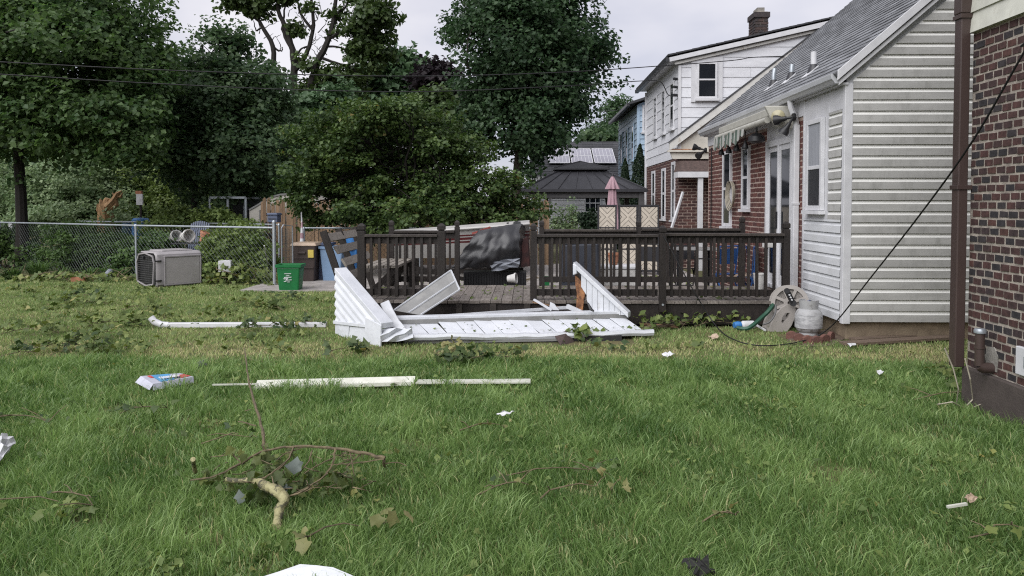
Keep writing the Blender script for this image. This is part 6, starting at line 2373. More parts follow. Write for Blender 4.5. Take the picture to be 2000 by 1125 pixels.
def folding_chair(px, d, rot, label, lean, mat=m_bluechair, seat=m_bluechair):
    p = W(px, 540, d); p.z = .036
    t = thing('folding_chair', p, label, 'chair', 'folding chairs by the brick wall')
    R = Matrix.Rotation(rot, 3, 'Z') @ Matrix.Rotation(lean, 3, 'X')
    f = lambda x, y, z: p + R @ Vector((x, y, z))
    for s in (-1, 1):
        mb = MB(); mb.tube([f(.2 * s, .10, .0), f(.2 * s, -.02, .45), f(.2 * s, -.06, .88)], .013, 8); mb.build('frame_tube', mat, t, smooth=True)
        mb = MB(); mb.tube([f(.18 * s, -.20, .0), f(.18 * s, .04, .42)], .013, 8); mb.build('leg', mat, t, smooth=True)
    for a_, b_ in ((-.06, .88), (.08, .1)):
        mb = MB(); mb.tube([f(-.2, a_, b_), f(.2, a_, b_)], .012, 8); mb.build('cross_tube', mat, t)
    mb = MB(); mb.prism([f(-.18, -.045, .58), f(.18, -.045, .58), f(.18, -.06, .84), f(-.18, -.06, .84)], R @ Vector((0, .012, 0))); mb.build('backrest', seat, t)
    mb = MB(); mb.prism([f(-.18, -.16, .42), f(.18, -.16, .42), f(.18, .10, .40), f(-.18, .10, .40)], R @ Vector((0, 0, .014))); mb.build('seat', seat, t)
folding_chair(1415, 12.9, 0.5, 'blue folding chair next to the patio table', 0.05)
folding_chair(1448, 12.6, 1.2, 'blue folding chair with pale seat against the brick wall', 0.0, seat=m_tan)
folding_chair(1470, 12.4, 1.35, 'blue folding chair nearest the sliding door', -0.03, seat=m_navybin)
folding_chair(1270, 13.4, -0.5, 'dark metal folding chair left of the patio table', 0.0, m_black, m_charcoal)
folding_chair(1335, 13.9, 0.1, 'dark metal folding chair behind the patio table', 0.0, m_black, m_charcoal)
mb = MB()
c = W(1483, 560, 11.5); c.z = DZ
mb.lathe([(0, 0.0), (.07, 0), (.09, .22), (.095, .22), (.095, .24), (.085, .24), (.065, .03), (0, .03)], c, 16)
mb.build('bucket', m_whitepot, label='pale bucket on the deck by the brick wall', cat='bucket', smooth=True)
mb = MB()
c = W(1488, 480, 12.0)
mb.box(c.x - .06, c.x + .08, 11.7, 11.8, .95, 1.12)
mb.tube([(c.x, 11.75, .34), (c.x, 11.75, .95)], .02, 8)
mb.build('stool', m_whitepot, label='small grey box on a stand by the brick wall', cat='stool', bevel=.008)

# ================================================================ kennel lying on its side
A, Bk, Ck = G(258, 556), G(306, 563), G(391, 557)
e1 = (A - Bk); e2 = (Ck - Bk)
e1 = e1.normalized() * 0.80; e2 = e2 - e1 * (e2.dot(e1) / e1.dot(e1)); e2 = e2.normalized() * 0.93
kn = thing('dog_kennel', Bk + (e1 + e2) / 2, 'large grey plastic dog kennel tipped on its side by the fence', 'kennel')
K = lambda a, b_, z: Bk + e1 * a + e2 * b_ + Vector((0, 0, z))  # a across the door end, b back, z up
KH = 0.69
ring = [(.06, 0.0), (.94, 0.0), (1.0, .05), (1.0, .52), (.90, .66), (.84, KH), (.10, KH), (.02, .64), (0.0, .56), (0.0, .06)]
loops = [(0.00, .93, .03), (0.03, .99, .012), (0.10, 1.0, 0.0), (0.5, 1.0, 0), (0.93, 1.0, 0.0), (0.98, .985, .01), (1.0, .94, .025)]
mb = MB()
vs, fs = [], []
for (b_, s, dz) in loops:
    for (a, z) in ring:
        vs.append(K(.5 + (a - .5) * s, b_, KH / 2 + (z - KH / 2) * s))
n = len(ring)
for i in range(len(loops) - 1):
    for k in range(n):
        a, c_ = i * n + k, i * n + (k + 1) % n
        fs.append((a, c_, c_ + n, a + n))
fs.append(tuple(range((len(loops) - 1) * n, len(loops) * n)))
mb.add(vs, fs)
mb.build('shell', m_crate, kn, smooth=True)
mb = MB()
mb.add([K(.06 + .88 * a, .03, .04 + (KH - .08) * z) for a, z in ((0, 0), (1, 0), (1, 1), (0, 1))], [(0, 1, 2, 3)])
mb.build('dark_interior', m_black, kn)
mb = MB()
dv = [(.10, .04), (.50, -.0), (.92, .07), (.95, .44), (.82, .60), (.50, .63), (.12, .58), (.05, .45)]
P = [K(a, -.03, z + .03) for a, z in dv]
for i in range(8):
    mb.bar(P[i], P[(i + 1) % 8], .022, .022)
dr = mb.build('door', m_crate, kn)
def span(z):
    xs = []
    for i in range(8):
        (a0, z0), (a1, z1) = dv[i], dv[(i + 1) % 8]
        if (z0 - z) * (z1 - z) < 0: xs.append(a0 + (a1 - a0) * (z - z0) / (z1 - z0))
    return (min(xs), max(xs)) if len(xs) >= 2 else None
for k in range(13):
    z = .06 + k * .042
    s = span(z)
    if not s: continue
    mb = MB(); mb.tube([K(s[0], -.03, z + .03), K(s[1], -.03, z + .03)], .0036, 5, False); mb.build('bar', m_bars, dr)
for a in (.5, .05):
    mb = MB(); mb.tube([K(.5 if a == .5 else .3, -.034, .06), K(.5 if a == .5 else .3, -.034, .63)], .003, 5, False); mb.build('bar', m_gpost, dr)
mb = MB(); c = K(.52, -.05, .57); mb.obox(c, .05, .05, .06, Matrix.Rotation(math.atan2(e1.y, e1.x), 3, 'Z')); mb.build('latch', m_black, dr, bevel=.008)
for z in (.14, .52):
    mb = MB(); mb.bar(K(-.012, -.04, z), K(-.012, .10, z), .02, .025); mb.build('hinge', m_black, kn)
mb = MB()                                                      # big flat side panel in a raised frame
mb.prism([K(-.012, .19, .07), K(-.012, .93, .07), K(-.012, .93, .575), K(-.012, .19, .575)], -e1.normalized() * -0.02)
mb.build('side_panel', m_cratep, kn)
mb = MB()
for (b0, b1, z0, z1) in ((.16, .965, .035, .065), (.16, .965, .58, .61), (.16, .185, .066, .579), (.94, .965, .066, .579)):
    mb.prism([K(-.026, b0, z0), K(-.026, b1, z0), K(-.026, b1, z1), K(-.026, b0, z1)], e1.normalized() * .04)
mb.build('panel_frame', m_crate, kn, bevel=.006)
mb = MB()
mb.prism([K(.14, .18, KH - .01), K(.14, .85, KH - .01), K(.80, .85, KH - .01), K(.80, .18, KH - .01)], (0, 0, .035))
mb.build('top_ridge', m_crate, kn, bevel=.015)

# ================================================================ bins
def tub_bin(name, c, w0, w1, d0, d1, h, mat, label, cat, rim=True, rot=0.0, rimh=.05, hollow=True):
    t = thing(name, c, label, cat)
    R = Matrix.Rotation(rot, 3, 'Z')
    Q = lambda x, y, z: c + R @ Vector((x, y, z))
    sq = lambda w_, d_, z: [Q(-w_ / 2, -d_ / 2, z), Q(w_ / 2, -d_ / 2, z), Q(w_ / 2, d_ / 2, z), Q(-w_ / 2, d_ / 2, z)]
    mb = MB()
    mb.frustum(sq(w0, d0, .005), sq(w1, d1, h - rimh))
    mb.build('body', mat, t, bevel=.025)
    if rim:
        mb = MB()
        o_ = sq(w1 + .04, d1 + .04, h - rimh); o2 = sq(w1 + .045, d1 + .045, h)
        i1 = sq(w1 - .01, d1 - .01, h); i2 = sq(w1 - .03, d1 - .03, h - .12)
        vs = o_ + o2 + i1 + i2
        fs = []
        for L_ in range(3):
            for k in range(4):
                j = (k + 1) % 4
                fs.append((L_ * 4 + k, L_ * 4 + j, L_ * 4 + 4 + j, L_ * 4 + 4 + k))
        mb.add(vs, fs)
        mb.build('rim', mat, t)
    return t, Q


c = G(568, 568)
gb, Q = tub_bin('recycling_bin', c, .36, .425, .30, .36, .50, m_green, 'bright green recycling bin on the lawn', 'recycling bin', rot=.05)
mb = MB()
dp = lambda x, z: Q(x, -.15 - .03 * z / .45 - .012, z)
mk = [((-.07, .335), (.055, .335), .010), ((-.04, .295), (.02, .30), .010), ((-.065, .268), (.06, .272), .012), ((-.08, .238), (.00, .245), .012), ((-.05, .215), (.065, .222), .010), ((-.08, .192), (-.035, .195), .012), ((-.02, .183), (.03, .183), .008), ((-.065, .27), (-.08, .238), .010), ((.0, .245), (-.05, .215), .010)]
for a, b_, w_ in mk:
    mb.bar(dp(*a), dp(*b_), .004, w_, up=(0, 0, 1))
mb.build('printed_mark', m_paper, gb)
mb = MB()
mb.bar(Q(-.225, -.16, .455), Q(.225, -.16, .455), .015, .012)
mb.build('rim_ridge', m_green, gb)

c = G(600, 550)
bb, Q = tub_bin('garbage_can', c, .40, .50, .42, .52, .76, m_brownbin, 'brown garbage can with tan lid beside the gate', 'garbage can', rim=False, rimh=.0)
mb = MB()
mb.frustum([Q(-.28, -.29, .755), Q(.28, -.29, .755), Q(.28, .29, .755), Q(-.28, .29, .755)], [Q(-.24, -.25, .825), Q(.24, -.25, .825), Q(.24, .25, .825), Q(-.24, .25, .825)])
mb.build('lid', m_tan, bb, bevel=.02)
mb = MB()
mb.box(c.x + .10, c.x + .215, c.y - .285, c.y - .262, .52, .68)
mb.build('sticker', m_yellow, bb)
mb = MB()
mb.box(c.x - .12, c.x + .05, c.y - .285, c.y - .25, .60, .64)
mb.build('handle', m_brownbin, bb, bevel=.008)
for z in (.30, .50):
    mb = MB(); mb.box(c.x - .24, c.x + .20, c.y - .262, c.y - .235, z, z + .02); mb.build('ridge', m_brownbin, bb)
c = G(628, 547)
nb_, Q = tub_bin('recycling_cart', c, .40, .46, .40, .46, .80, m_navybin, 'slate blue cart between the brown and light blue bins', 'recycling bin')
c = G(652, 549)
lb, Q = tub_bin('blue_bin', c, .36, .47, .36, .46, .74, m_bluebin, 'light blue tall bin next to the bench', 'recycling bin')
mb = MB(); mb.lathe([(0, 0), (.13, 0), (.15, .28), (.17, .30), (.15, .33), (0, .36)], Vector((c.x + .28, c.y + .55, .62)), 20)
mb.box(c.x + .18, c.x + .38, c.y + .45, c.y + .65, .03, .62)
mb.build('blue_barrel', m_bluecan, label='bright blue container behind the light blue bin', cat='barrel', smooth=True)

# ================================================================ propane tank, hose reel, corner clutter
c = G(1579, 656)
tk = thing('propane_tank', c, 'worn white propane tank standing at the siding house corner', 'propane tank')
mb = MB()
mb.lathe([(.105, .0), (.11, .012), (.11, .035), (.10, .05)], c, 28)
mb.build('foot_ring', m_tank, tk, smooth=True)
mb = MB()
mb.lathe([(.0, .035), (.09, .04), (.135, .07), (.155, .12), (.158, .17), (.158, .24), (.152, .285), (.13, .32), (.09, .345), (.03, .355), (0, .355)], c, 32)
mb.build('vessel', m_tank, tk, smooth=True)
mb = MB()
mb.lathe([(.1592, .105), (.1605, .12), (.1605, .255), (.1585, .27)], c, 32)
mb.build('label', m_label, tk, smooth=True)
mb = MB()
n = 22
vs, fs = [], []
for k in range(n + 1):
    t_ = math.radians(-60 + 300 * k / n) + math.radians(150)
    for (r, z) in ((.105, .315), (.115, .44), (.109, .44), (.099, .315)):
        vs.append(c + Vector((r * math.cos(t_), r * math.sin(t_), z)))
for k in range(n):
    for q in range(4):
        a, b_ = k * 4 + q, k * 4 + (q + 1) % 4
        fs.append((a, b_, b_ + 4, a + 4))
mb.add(vs, fs)
mb.build('collar', m_tank, tk, smooth=True)
mb = MB()
mb.tube([c + Vector((0, 0, .35)), c + Vector((0, 0, .40))], .022, 12)
mb.lathe([(.03, .0), (.034, .02), (.02, .03), (0, .03)], c + Vector((0, 0, .40)), 12)
mb.tube([c + Vector((0, 0, .38)), c + Vector((-.04, -.05, .385))], .018, 10)
mb.build('valve', m_valve, tk, smooth=True)
mb = MB()
mb.lathe([(0, 0), (.028, .0), (.03, .022), (0, .025)], c + Vector((.045, -.03, .39)), 10)
mb.build('valve_cap', m_paper, tk, smooth=True)

c = G(1528, 647); 
rc = W(1542, 592, 9.85)
rl_ = thing('hose_reel', Vector((rc.x, 9.9, 0)), 'taupe plastic hose reel leaning beside the deck end', 'hose reel')
Ra = Vector((-0.22, -1, 0.12)).normalized().to_track_quat('Z', 'Y').to_matrix()   # axle towards the camera
def ringm(mb, r0, r1, z0, z1, n=36, cen=rc):
    mb.lathe([(r0, z0), (r1, z0), (r1, z1), (r0, z1), (r0, z0)], cen, n, Ra)
for nm, zz in (('front_flange', .02), ('rear_flange', -.22)):
    mb = MB()
    ringm(mb, .180, .232, zz, zz + .03)
    ringm(mb, .03, .075, zz, zz + .03)
    for k in range(8):
        t_ = math.radians(22 + 45 * k)
        d_ = Vector((math.cos(t_), math.sin(t_), 0))
        mb.bar(rc + Ra @ (d_ * .07 + Vector((0, 0, zz + .015))), rc + Ra @ (d_ * .185 + Vector((0, 0, zz + .015))), .035, .024, up=Ra @ Vector((0, 0, 1)))
    mb.build(nm, m_reel, rl_, smooth=True)
mb = MB()
mb.lathe([(.12, -.20), (.12, .01)], rc, 30, Ra)
mb.build('drum', m_reeld, rl_, smooth=True)
for k in range(5):
    mb = MB()
    mb.lathe([(.135, -.03 - .034 * k), (.148, -.018 - .034 * k), (.135, -.006 - .034 * k)], rc, 26, Ra)
    mb.build('wound_hose', m_hose, rl_, smooth=True)
# curved stand arm in front
arm_o = [(1554, 597), (1553, 618), (1546, 636), (1536, 649), (1503, 648), (1507, 633), (1515, 616), (1527, 602), (1540, 594)]
arm_i = [(1543, 611), (1539, 622), (1530, 632), (1526, 629), (1528, 619), (1534, 611)]
D0 = 9.66
mb = MB()
for zz in (0, 1):
    pass
out3 = [W(x, y, D0) for x, y in arm_o]
for p in out3: p.z = max(p.z, .004)
inn3 = [W(x, y, D0) for x, y in arm_i]
# ring of quads between outer and inner outline
no = len(out3); ni = len(inn3)
pairs = [(0, 0), (1, 1), (2, 2), (3, 2), (4, 3), (5, 3), (6, 4), (7, 5), (8, 5)]
vs = []; fs = []
for (a, b_) in pairs: vs += [out3[a], inn3[b_]]
m_ = len(pairs)
dv_ = Vector((0, .05, 0))
vs2 = vs + [v + dv_ for v in vs]
N2 = len(vs)
for k in range(m_):
    j = (k + 1) % m_
    q = [2 * k, 2 * j, 2 * j + 1, 2 * k + 1]
    if pairs[k][1] == pairs[j][1]: q = [2 * k, 2 * j, 2 * k + 1]
    fs.append(tuple(q)); fs.append(tuple(i + N2 for i in reversed(q)))
    fs.append((2 * k, 2 * j, 2 * j + N2, 2 * k + N2))
    if pairs[k][1] != pairs[j][1]: fs.append((2 * k + 1, 2 * j + 1, 2 * j + 1 + N2, 2 * k + 1 + N2))
mb.add(vs2, fs)
mb.build('stand_arm', m_reel, rl_)
mb = MB()
mb.add([v + Vector((0, .27, 0)) for v in vs2], fs)
mb.build('stand_arm', m_reel, rl_)
mb = MB()
mb.bar(W(1505, 646, D0) + Vector((0, .05, .0)), W(1505, 646, D0) + Vector((0, .27, 0)), .05, .03)
mb.build('foot_bar', m_reel, rl_)
mb = MB()
h0, h1_ = W(1537, 568, 9.58), W(1549, 592, 9.58)
mb.bar(h0, h1_, .06, .035, up=(0, -1, 0))
mb.lathe([(.0, -.02), (.035, -.02), (.035, .02), (0, .02)], h0, 14, Ra)
mb.lathe([(.0, -.02), (.04, -.02), (.04, .02), (0, .02)], h1_, 14, Ra)
mb.build('crank_handle', m_black, rl_, smooth=True)
mb = MB()
for k in range(3):
    q_ = h0.lerp(h1_, .32 + .2 * k) + Vector((0, -.020, 0))
    mb.obox(q_, .022, .004, .018, Matrix.Rotation(.5, 3, 'Y'))
mb.build('printed_mark', m_paper, rl_)
# hose snake and blue bottle
wire('garden_hose', [G(1440, 648) + Vector((0, 0, .05)), G(1462, 650) + Vector((0, 0, .06)), W(1490, 618, 9.75), W(1503, 605, 9.8), W(1510, 595, 9.85)], 'green hose hanging from the reel to the ground', .028, m_hose, 'hose')
wire('grey_hose', [W(1515, 596, 9.6), W(1514, 612, 9.55), W(1504, 628, 9.5), W(1490, 634, 9.5)], 'thin grey hose tail in front of the reel', .012, m_cableg, 'hose')
t = thing('sprayer_bottle', G(1452, 642), 'white bottle with blue cap lying by the deck end', 'bottle')
c = G(1458, 643) + Vector((0, 0, .055))
R = Vector((-1, -.15, .0)).to_track_quat('Z', 'Y').to_matrix()
mb = MB(); mb.lathe([(0, -.10), (.05, -.10), (.055, -.08), (.055, .05), (.03, .08), (0, .08)], c, 16, R); mb.build('body', m_paper, t, smooth=True)
mb = MB(); mb.lathe([(0, .08), (.045, .08), (.05, .12), (.04, .17), (0, .17)], c, 14, R); mb.build('cap', m_bluecan, t, smooth=True)
mb = MB(); mb.bar(G(1448, 632) + Vector((0, 0, .10)), G(1495, 650) + Vector((0, 0, .03)), .02, .02); mb.build('white_stick', m_white, label='thin white stick lying over the green hose', cat='stick')
# scalloped edging blocks round the tank
for k, (px, py, lab) in enumerate(((1545, 659, 'first scalloped red edging block from the hose reel'), (1561, 664, 'second scalloped red edging block from the hose reel'), (1579, 668, 'third scalloped red edging block, in front of the tank'), (1597, 669, 'fourth scalloped red edging block, at the tank foot'), (1614, 666, 'fifth scalloped red edging block, near the house corner'), (1627, 660, 'last scalloped red edging block at the house corner'))):
    p = G(px, py + 4)
    a = math.radians((-28, -14, 0, 6, 22, 45)[k])
    mb = MB()
    ou = [(-.06, 0)] + [(-.06 + .12 * i / 8, .07 + .028 * math.sin(math.pi * i / 8)) for i in range(9)] + [(.06, 0)]
    mb.prism([p + Vector((x * math.cos(a), x * math.sin(a), z)) for x, z in ou], (-.05 * math.sin(a), .05 * math.cos(a), 0))
    mb.build('edging_block', m_redblock, label=lab, cat='edging block', group='scalloped edging blocks', bevel=.006)
mb = MB()                                                      # mulch bed
rng = random.Random(2)
mb.add([G(1535, 668) + Vector((0, 0, .006)), G(1570, 678) + Vector((0, 0, .006)), G(1625, 676) + Vector((0, 0, .006)), G(1650, 662) + Vector((0, 0, .006)), G(1630, 650) + Vector((0, 0, .03)), G(1560, 648) + Vector((0, 0, .03))], [(0, 1, 2, 3, 4, 5)])
mb.build('mulch_bed', m_plankd, kind='structure')
# boards along the foundation
for k, (a, b_, w_, h, lab) in enumerate(((G(1648, 676), G(1870, 664), .16, .035, 'front weathered plank along the grey siding foundation'), (G(1665, 667), G(1880, 655), .14, .03, 'rear weathered plank against the grey siding foundation'))):
    mb = MB()
    mb.bar(a + Vector((0, 0, h / 2 + .01)), b_ + Vector((0, 0, h / 2 + .02)), w_, h)
    mb.build('plank', m_plankd, label=lab, cat='plank', bevel=.004)
for k, (a, b_, lab) in enumerate(((G(1255, 632), G(1290, 638), 'orange broken board by the right end of the wreck'), (G(1250, 640), G(1325, 643), 'longer orange board below the other one'), (G(1262, 650), G(1340, 637), 'grey brown splintered board by the deck fascia'))):
    mb = MB()
    mb.bar(a + Vector((0, 0, .03 + .02 * k)), b_ + Vector((0, 0, .03)), .05, .02)
    mb.build('broken_board', m_plank if k < 2 else m_plankd, label=lab, cat='board')
# fallen cable
wire('fallen_cable', [Vector((3.46, 3.2, 3.45)), W(2030, 60, 4.95), W(2000, 102, 5.1), W(1900, 275, 5.75), W(1800, 415, 6.7), W(1700, 543, 7.9), W(1625, 636, 8.7), G(1570, 672) + Vector((0, 0, .04)), G(1490, 684) + Vector((0, 0, .05)), G(1430, 672) + Vector((0, 0, .06)), W(1395, 632, 9.75), W(1350, 560, 9.85), W(1312, 490, 9.95), Vector((fx(1292), DY0 - .07, 1.20))], 'black fallen cable from the brick house across the lawn to the deck post', .0075, cat='cable')
# ================================================================ garden things behind the fence
t = thing('split_trunk', W(215, 420, 23.5), 'splintered orange tree stump behind the fence', 'tree stump')
bx = W(212, 420, 23.5)
mb = MB()
def spl(pts, rr, n=7):
    mb.tube([W(x, y, 23.5 + .1 * math.sin(x)) for x, y in pts], rr, n)
mb.tube([Vector((W(208, 440, 23.5).x, 23.5, -0.1)), W(207, 425, 23.5), W(205, 405, 23.5), W(212, 388, 23.5)], [.30, .24, .20, .10], 9)
mb.build('stump', m_split, t)
for pts, rr in (([(205, 412), (198, 400), (196, 388)], [.13, .09, .015]), ([(210, 405), (222, 392), (230, 378), (238, 372)], [.14, .10, .07, .01]), ([(215, 410), (228, 400), (226, 385), (219, 376)], [.08, .07, .05, .01]), ([(202, 420), (192, 410), (190, 398)], [.09, .06, .01]), ([(228, 385), (236, 384), (240, 376)], [.05, .04, .01])):
    mb = MB()
    mb.tube([W(x, y, 23.4) for x, y in pts], rr, 6)
    mb.build('splinter', m_split, t)
# greenhouse frame
gh = thing('greenhouse_frame', W(445, 420, 20.6), 'open metal greenhouse frame behind the garden bushes', 'greenhouse')
a, b_ = W(410, 386, 20.6), W(480, 386, 20.6)
for x in (a.x, (a.x + b_.x) / 2, b_.x):
    for y in (20.6, 21.8):
        mb = MB(); mb.bar((x, y, 0), (x, y, a.z), .05, .05); mb.build('post', m_galv, gh)
for y in (20.6, 21.8):
    mb = MB(); mb.bar((a.x, y, a.z), (b_.x, y, a.z), .05, .06); mb.build('rail', m_galv, gh)
mb = MB(); mb.box(a.x + .04, b_.x - .04, 21.83, 21.85, .1, a.z - .05); mb.build('back_sheet', m_screen, gh)
# rounded shed with pale cover
sh_ = thing('hoop_shed', W(560, 420, 20.3), 'pale hoop roofed shed behind the stockade fence', 'shed')
x0, x1 = W(487, 400, 20.3).x, W(640, 400, 20.3).x
zt = W(555, 379, 20.3).z
ou = [(x0, 0.0), (x0, zt - .42)] + [(x0 + (x1 - x0) * (.03 + .44 * i / 6), zt - .40 * (1 - math.sin(math.pi / 2 * i / 6))) for i in range(1, 7)]
ou += [(x1 - (x - x0), z) for x, z in reversed(ou)]
mb = MB(); mb.prism([(x, 20.3, z) for x, z in ou], (0, 2.4, 0)); mb.build('cover', m_poly, sh_)
mb = MB()
for i in range(1, len(ou) - 2):
    mb.bar((ou[i][0], 20.29, ou[i][1]), (ou[i + 1][0], 20.29, ou[i + 1][1]), .03, .04)
mb.build('end_hoop', m_alumback, sh_)
for k in range(1, 3):
    mb = MB(); mb.box(x0 + .28 * k - .012, x0 + .28 * k + .012, 20.275, 20.298, .05, zt - .42); mb.build('seam', m_alumback, sh_)
# low dark picket garden fence
gp_ = thing('garden_fence', W(480, 440, 19.5), 'low dark picket fence in front of the hoop shed', 'fence')
for k in range(14):
    p = W(430 + 7.5 * k, 440, 19.6)
    mb = MB(); z = 1.18 + .03 * (k % 2)
    mb.prism([(p.x - .03, 19.6, 0), (p.x + .03, 19.6, 0), (p.x + .03, 19.6, z - .05), (p.x, 19.6, z), (p.x - .03, 19.6, z - .05)], (0, .02, 0))
    mb.build('picket', m_deckrail, gp_)
mb = MB(); mb.box(W(428, 440, 19.6).x, W(532, 440, 19.6).x, 19.622, 19.65, .8, .86); mb.build('rail', m_deckrail, gp_)
# dark box on a post
mbx = thing('mailbox', W(535, 440, 15.4), 'dark box on a post above the fence end', 'mailbox')
c = W(535, 426, 15.4)
mb = MB(); mb.box(c.x - .10, c.x + .10, 15.3, 15.55, c.z - .085, c.z + .06)
mb.prism([(c.x - .115, 15.28, c.z + .06), (c.x + .115, 15.28, c.z + .06), (c.x + .10, 15.28, c.z + .105), (c.x - .10, 15.28, c.z + .105)], (0, .3, 0))
mb.build('box', m_navybin, mbx, bevel=.012)
mb = MB(); mb.box(c.x - .025, c.x + .025, 15.4, 15.45, 0, c.z - .086); mb.build('post', m_charcoal, mbx)
mb = MB(); mb.box(c.x - .08, c.x + .08, 15.291, 15.299, c.z - .02, c.z - .005); mb.build('slot', m_black, mbx)
# dark lounge chair back
lc = thing('garden_chair', W(383, 470, 17.8), 'dark slatted garden chair behind the white pots', 'chair')
for k in range(9):
    x = W(366 + 4.2 * k, 440, 17.8).x
    mb = MB(); mb.bar((x, 17.8, .45), (x + .01, 18.02, 1.22 - .004 * (k - 4) ** 2), .035, .015); mb.build('back_slat', m_navybin, lc)
xa, xb = W(364, 440, 17.8).x, W(402, 440, 17.8).x
mb = MB(); mb.box(xa, xb, 17.35, 17.83, .40, .44); mb.build('seat', m_navybin, lc)
for x in (xa + .02, xb - .02):
    for y in (17.38, 17.8):
        mb = MB(); mb.box(x - .02, x + .02, y - .02, y + .02, 0, .40); mb.build('leg', m_navybin, lc)
# plant stand with pots
ps = thing('plant_stand', W(375, 480, 17.0), 'low dark plant stand behind the fence', 'plant stand')
xa, xb = W(335, 475, 17).x, W(425, 475, 17).x
zs = W(380, 474, 17).z
mb = MB(); mb.box(xa, xb, 16.9, 17.25, zs - .03, zs); mb.build('shelf', m_charcoal, ps)
for x in (xa + .04, xb - .04):
    for y in (16.93, 17.22):
        mb = MB(); mb.box(x - .015, x + .015, y - .015, y + .015, 0, zs - .03); mb.build('leg', m_charcoal, ps)
def pot(px, r, h, mat, label, tilt):
    c = W(px, 474, 17.05); c.z = zs + r * (1 if abs(tilt) > .5 else 0) + .002
    R = Matrix.Rotation(tilt, 3, 'Y') @ Matrix.Rotation(.6 if abs(tilt) > .5 else 0, 3, 'X')
    mb = MB()
    pz = -h / 2 if abs(tilt) > .5 else 0
    mb.lathe([(0, pz), (r * .65, pz), (r * .95, pz + h * .8), (r * 1.08, pz + h * .8), (r * 1.08, pz + h), (r * .93, pz + h), (r * .6, pz + h * .2), (0, pz + h * .2)], c, 20, R)
    mb.build('flower_pot', mat, label=label, cat='flower pot', smooth=True)
pot(341, .125, .22, m_whitepot, 'leftmost white pot lying on the plant stand', 1.2)
pot(364, .14, .25, m_whitepot, 'white pot lying in the middle of the plant stand', 1.45)
pot(397, .13, .25, m_terra, 'terracotta pot tipped on the plant stand', .35)
# folded red and white umbrella by the gate
fu = thing('folded_umbrella', G(592, 545), 'folded red and white garden umbrella behind the brown can', 'umbrella')
c = W(591, 480, 16.8)
mb = MB(); mb.tube([(c.x, 16.8, 0), (c.x - .02, 16.8, 1.45)], .015, 8); mb.build('pole', m_white, fu)
for k in range(6):
    z0, z1 = .62 + .12 * k, .74 + .12 * k
    r0, r1 = .062 - .009 * k, .062 - .009 * (k + 1)
    mb = MB(); mb.lathe([(r0, z0), (r1, z1)], (c.x - .01, 16.8, 0), 12); mb.build('canopy_band', m_pink if k % 2 == 0 else m_paper, fu, smooth=True)
# odds and ends at the fence foot
blk('brick', 153, 551, G(153, 551).y, .26, .10, .10, m_terra, 'orange brick lying at the fence foot left of the kennel', 'brick', z=0.0, rot=.15)
blk('orange_block', 32, 528, 19.0, .14, .14, .1, m_tan, 'small orange block among the daylilies', 'block', z=0.02, rot=.4)
mb = MB()
c = G(208, 545)
mb.lathe([(0, 0), (.07, .02), (.09, .12), (.06, .22), (0, .25)], c, 12, Matrix.Rotation(.5, 3, 'Y'))
mb.build('plastic_jug', m_greytarp, label='small grey white plastic jug left of the kennel', cat='jug', smooth=True)
t = thing('garden_tray', G(70, 520), 'tipped yellow tray with white edge at the fence foot', 'tray')
c = W(65, 498, 19.2)
mb = MB(); mb.prism([(c.x - .2, 19.2, c.z - .12), (c.x + .25, 19.2, c.z + .0), (c.x + .24, 19.4, c.z + .05), (c.x - .2, 19.4, c.z - .02)], (0, -.02, .03)); mb.build('tray', m_yellow, t)
mb = MB(); mb.bar((c.x - .22, 19.18, c.z - .06), (c.x + .27, 19.18, c.z + .08), .03, .04); mb.build('edge', m_whitepot, t)
t = thing('sign_board', W(272, 400, 24), 'white board on a terracotta capped post far behind the fence', 'board')
c = W(272, 385, 24)
mb = MB(); mb.box(c.x - .10, c.x + .10, 24, 24.05, c.z - .25, c.z + .10); mb.build('board', m_paper, t)
mb = MB(); mb.box(c.x - .12, c.x + .06, 24, 24.1, c.z + .10, c.z + .20); mb.build('cap', m_terra, t)
mb = MB(); mb.box(c.x - .03, c.x + .03, 24.06, 24.1, 0, c.z - .05); mb.build('post', m_deckrail, t)
mb = MB(); c = W(275, 420, 22.5)
mb.lathe([(.0, 0), (.22, 0), (.25, .3), (.25, 1.15), (.20, 1.2), (0, 1.22)], (c.x, c.y, 0), 20); mb.build('rain_barrel', m_bluecan, label='bright blue barrel under the tree left of center', cat='barrel', smooth=True)
mb = MB(); c = W(252, 422, 22.8)
mb.lathe([(.0, 0), (.18, 0), (.20, .3), (.20, 1.05), (.16, 1.1), (0, 1.12)], (c.x, c.y, 0), 18); mb.build('rain_barrel', M('dark_teal_plastic', (.02, .07, .12), .5), label='dark teal barrel left of the bright blue one', cat='barrel', smooth=True)
blk('white_carton', 440, 505, 15.4, .24, .22, .2, m_paper, 'white and blue carton in the weeds behind the fence', 'carton', z=.25, rot=.2)
mb = MB(); mb.bar(W(516, 480, 15.0), G(528, 545), .02, .02); mb.build('white_stake', m_white, label='thin white stake leaning in the weeds by the end post', cat='stake')
mb = MB(); c = G(0, 525); mb.prism([W(-40, 460, 19.5), W(0, 455, 19.5), W(22, 495, 19.5), W(-40, 500, 19.5)], (0, .5, 0)); mb.build('black_cover', m_black, label='black covered heap at the far left behind the fence', cat='cover', bevel=.03)
mb = MB(); mb.box(W(20, 440, 20).x - .05, W(20, 440, 20).x + .05, 20, 20.1, 0.6, W(20, 435, 20).z); mb.build('white_post', m_paper, label='short white post at the far left behind the fence', cat='post')

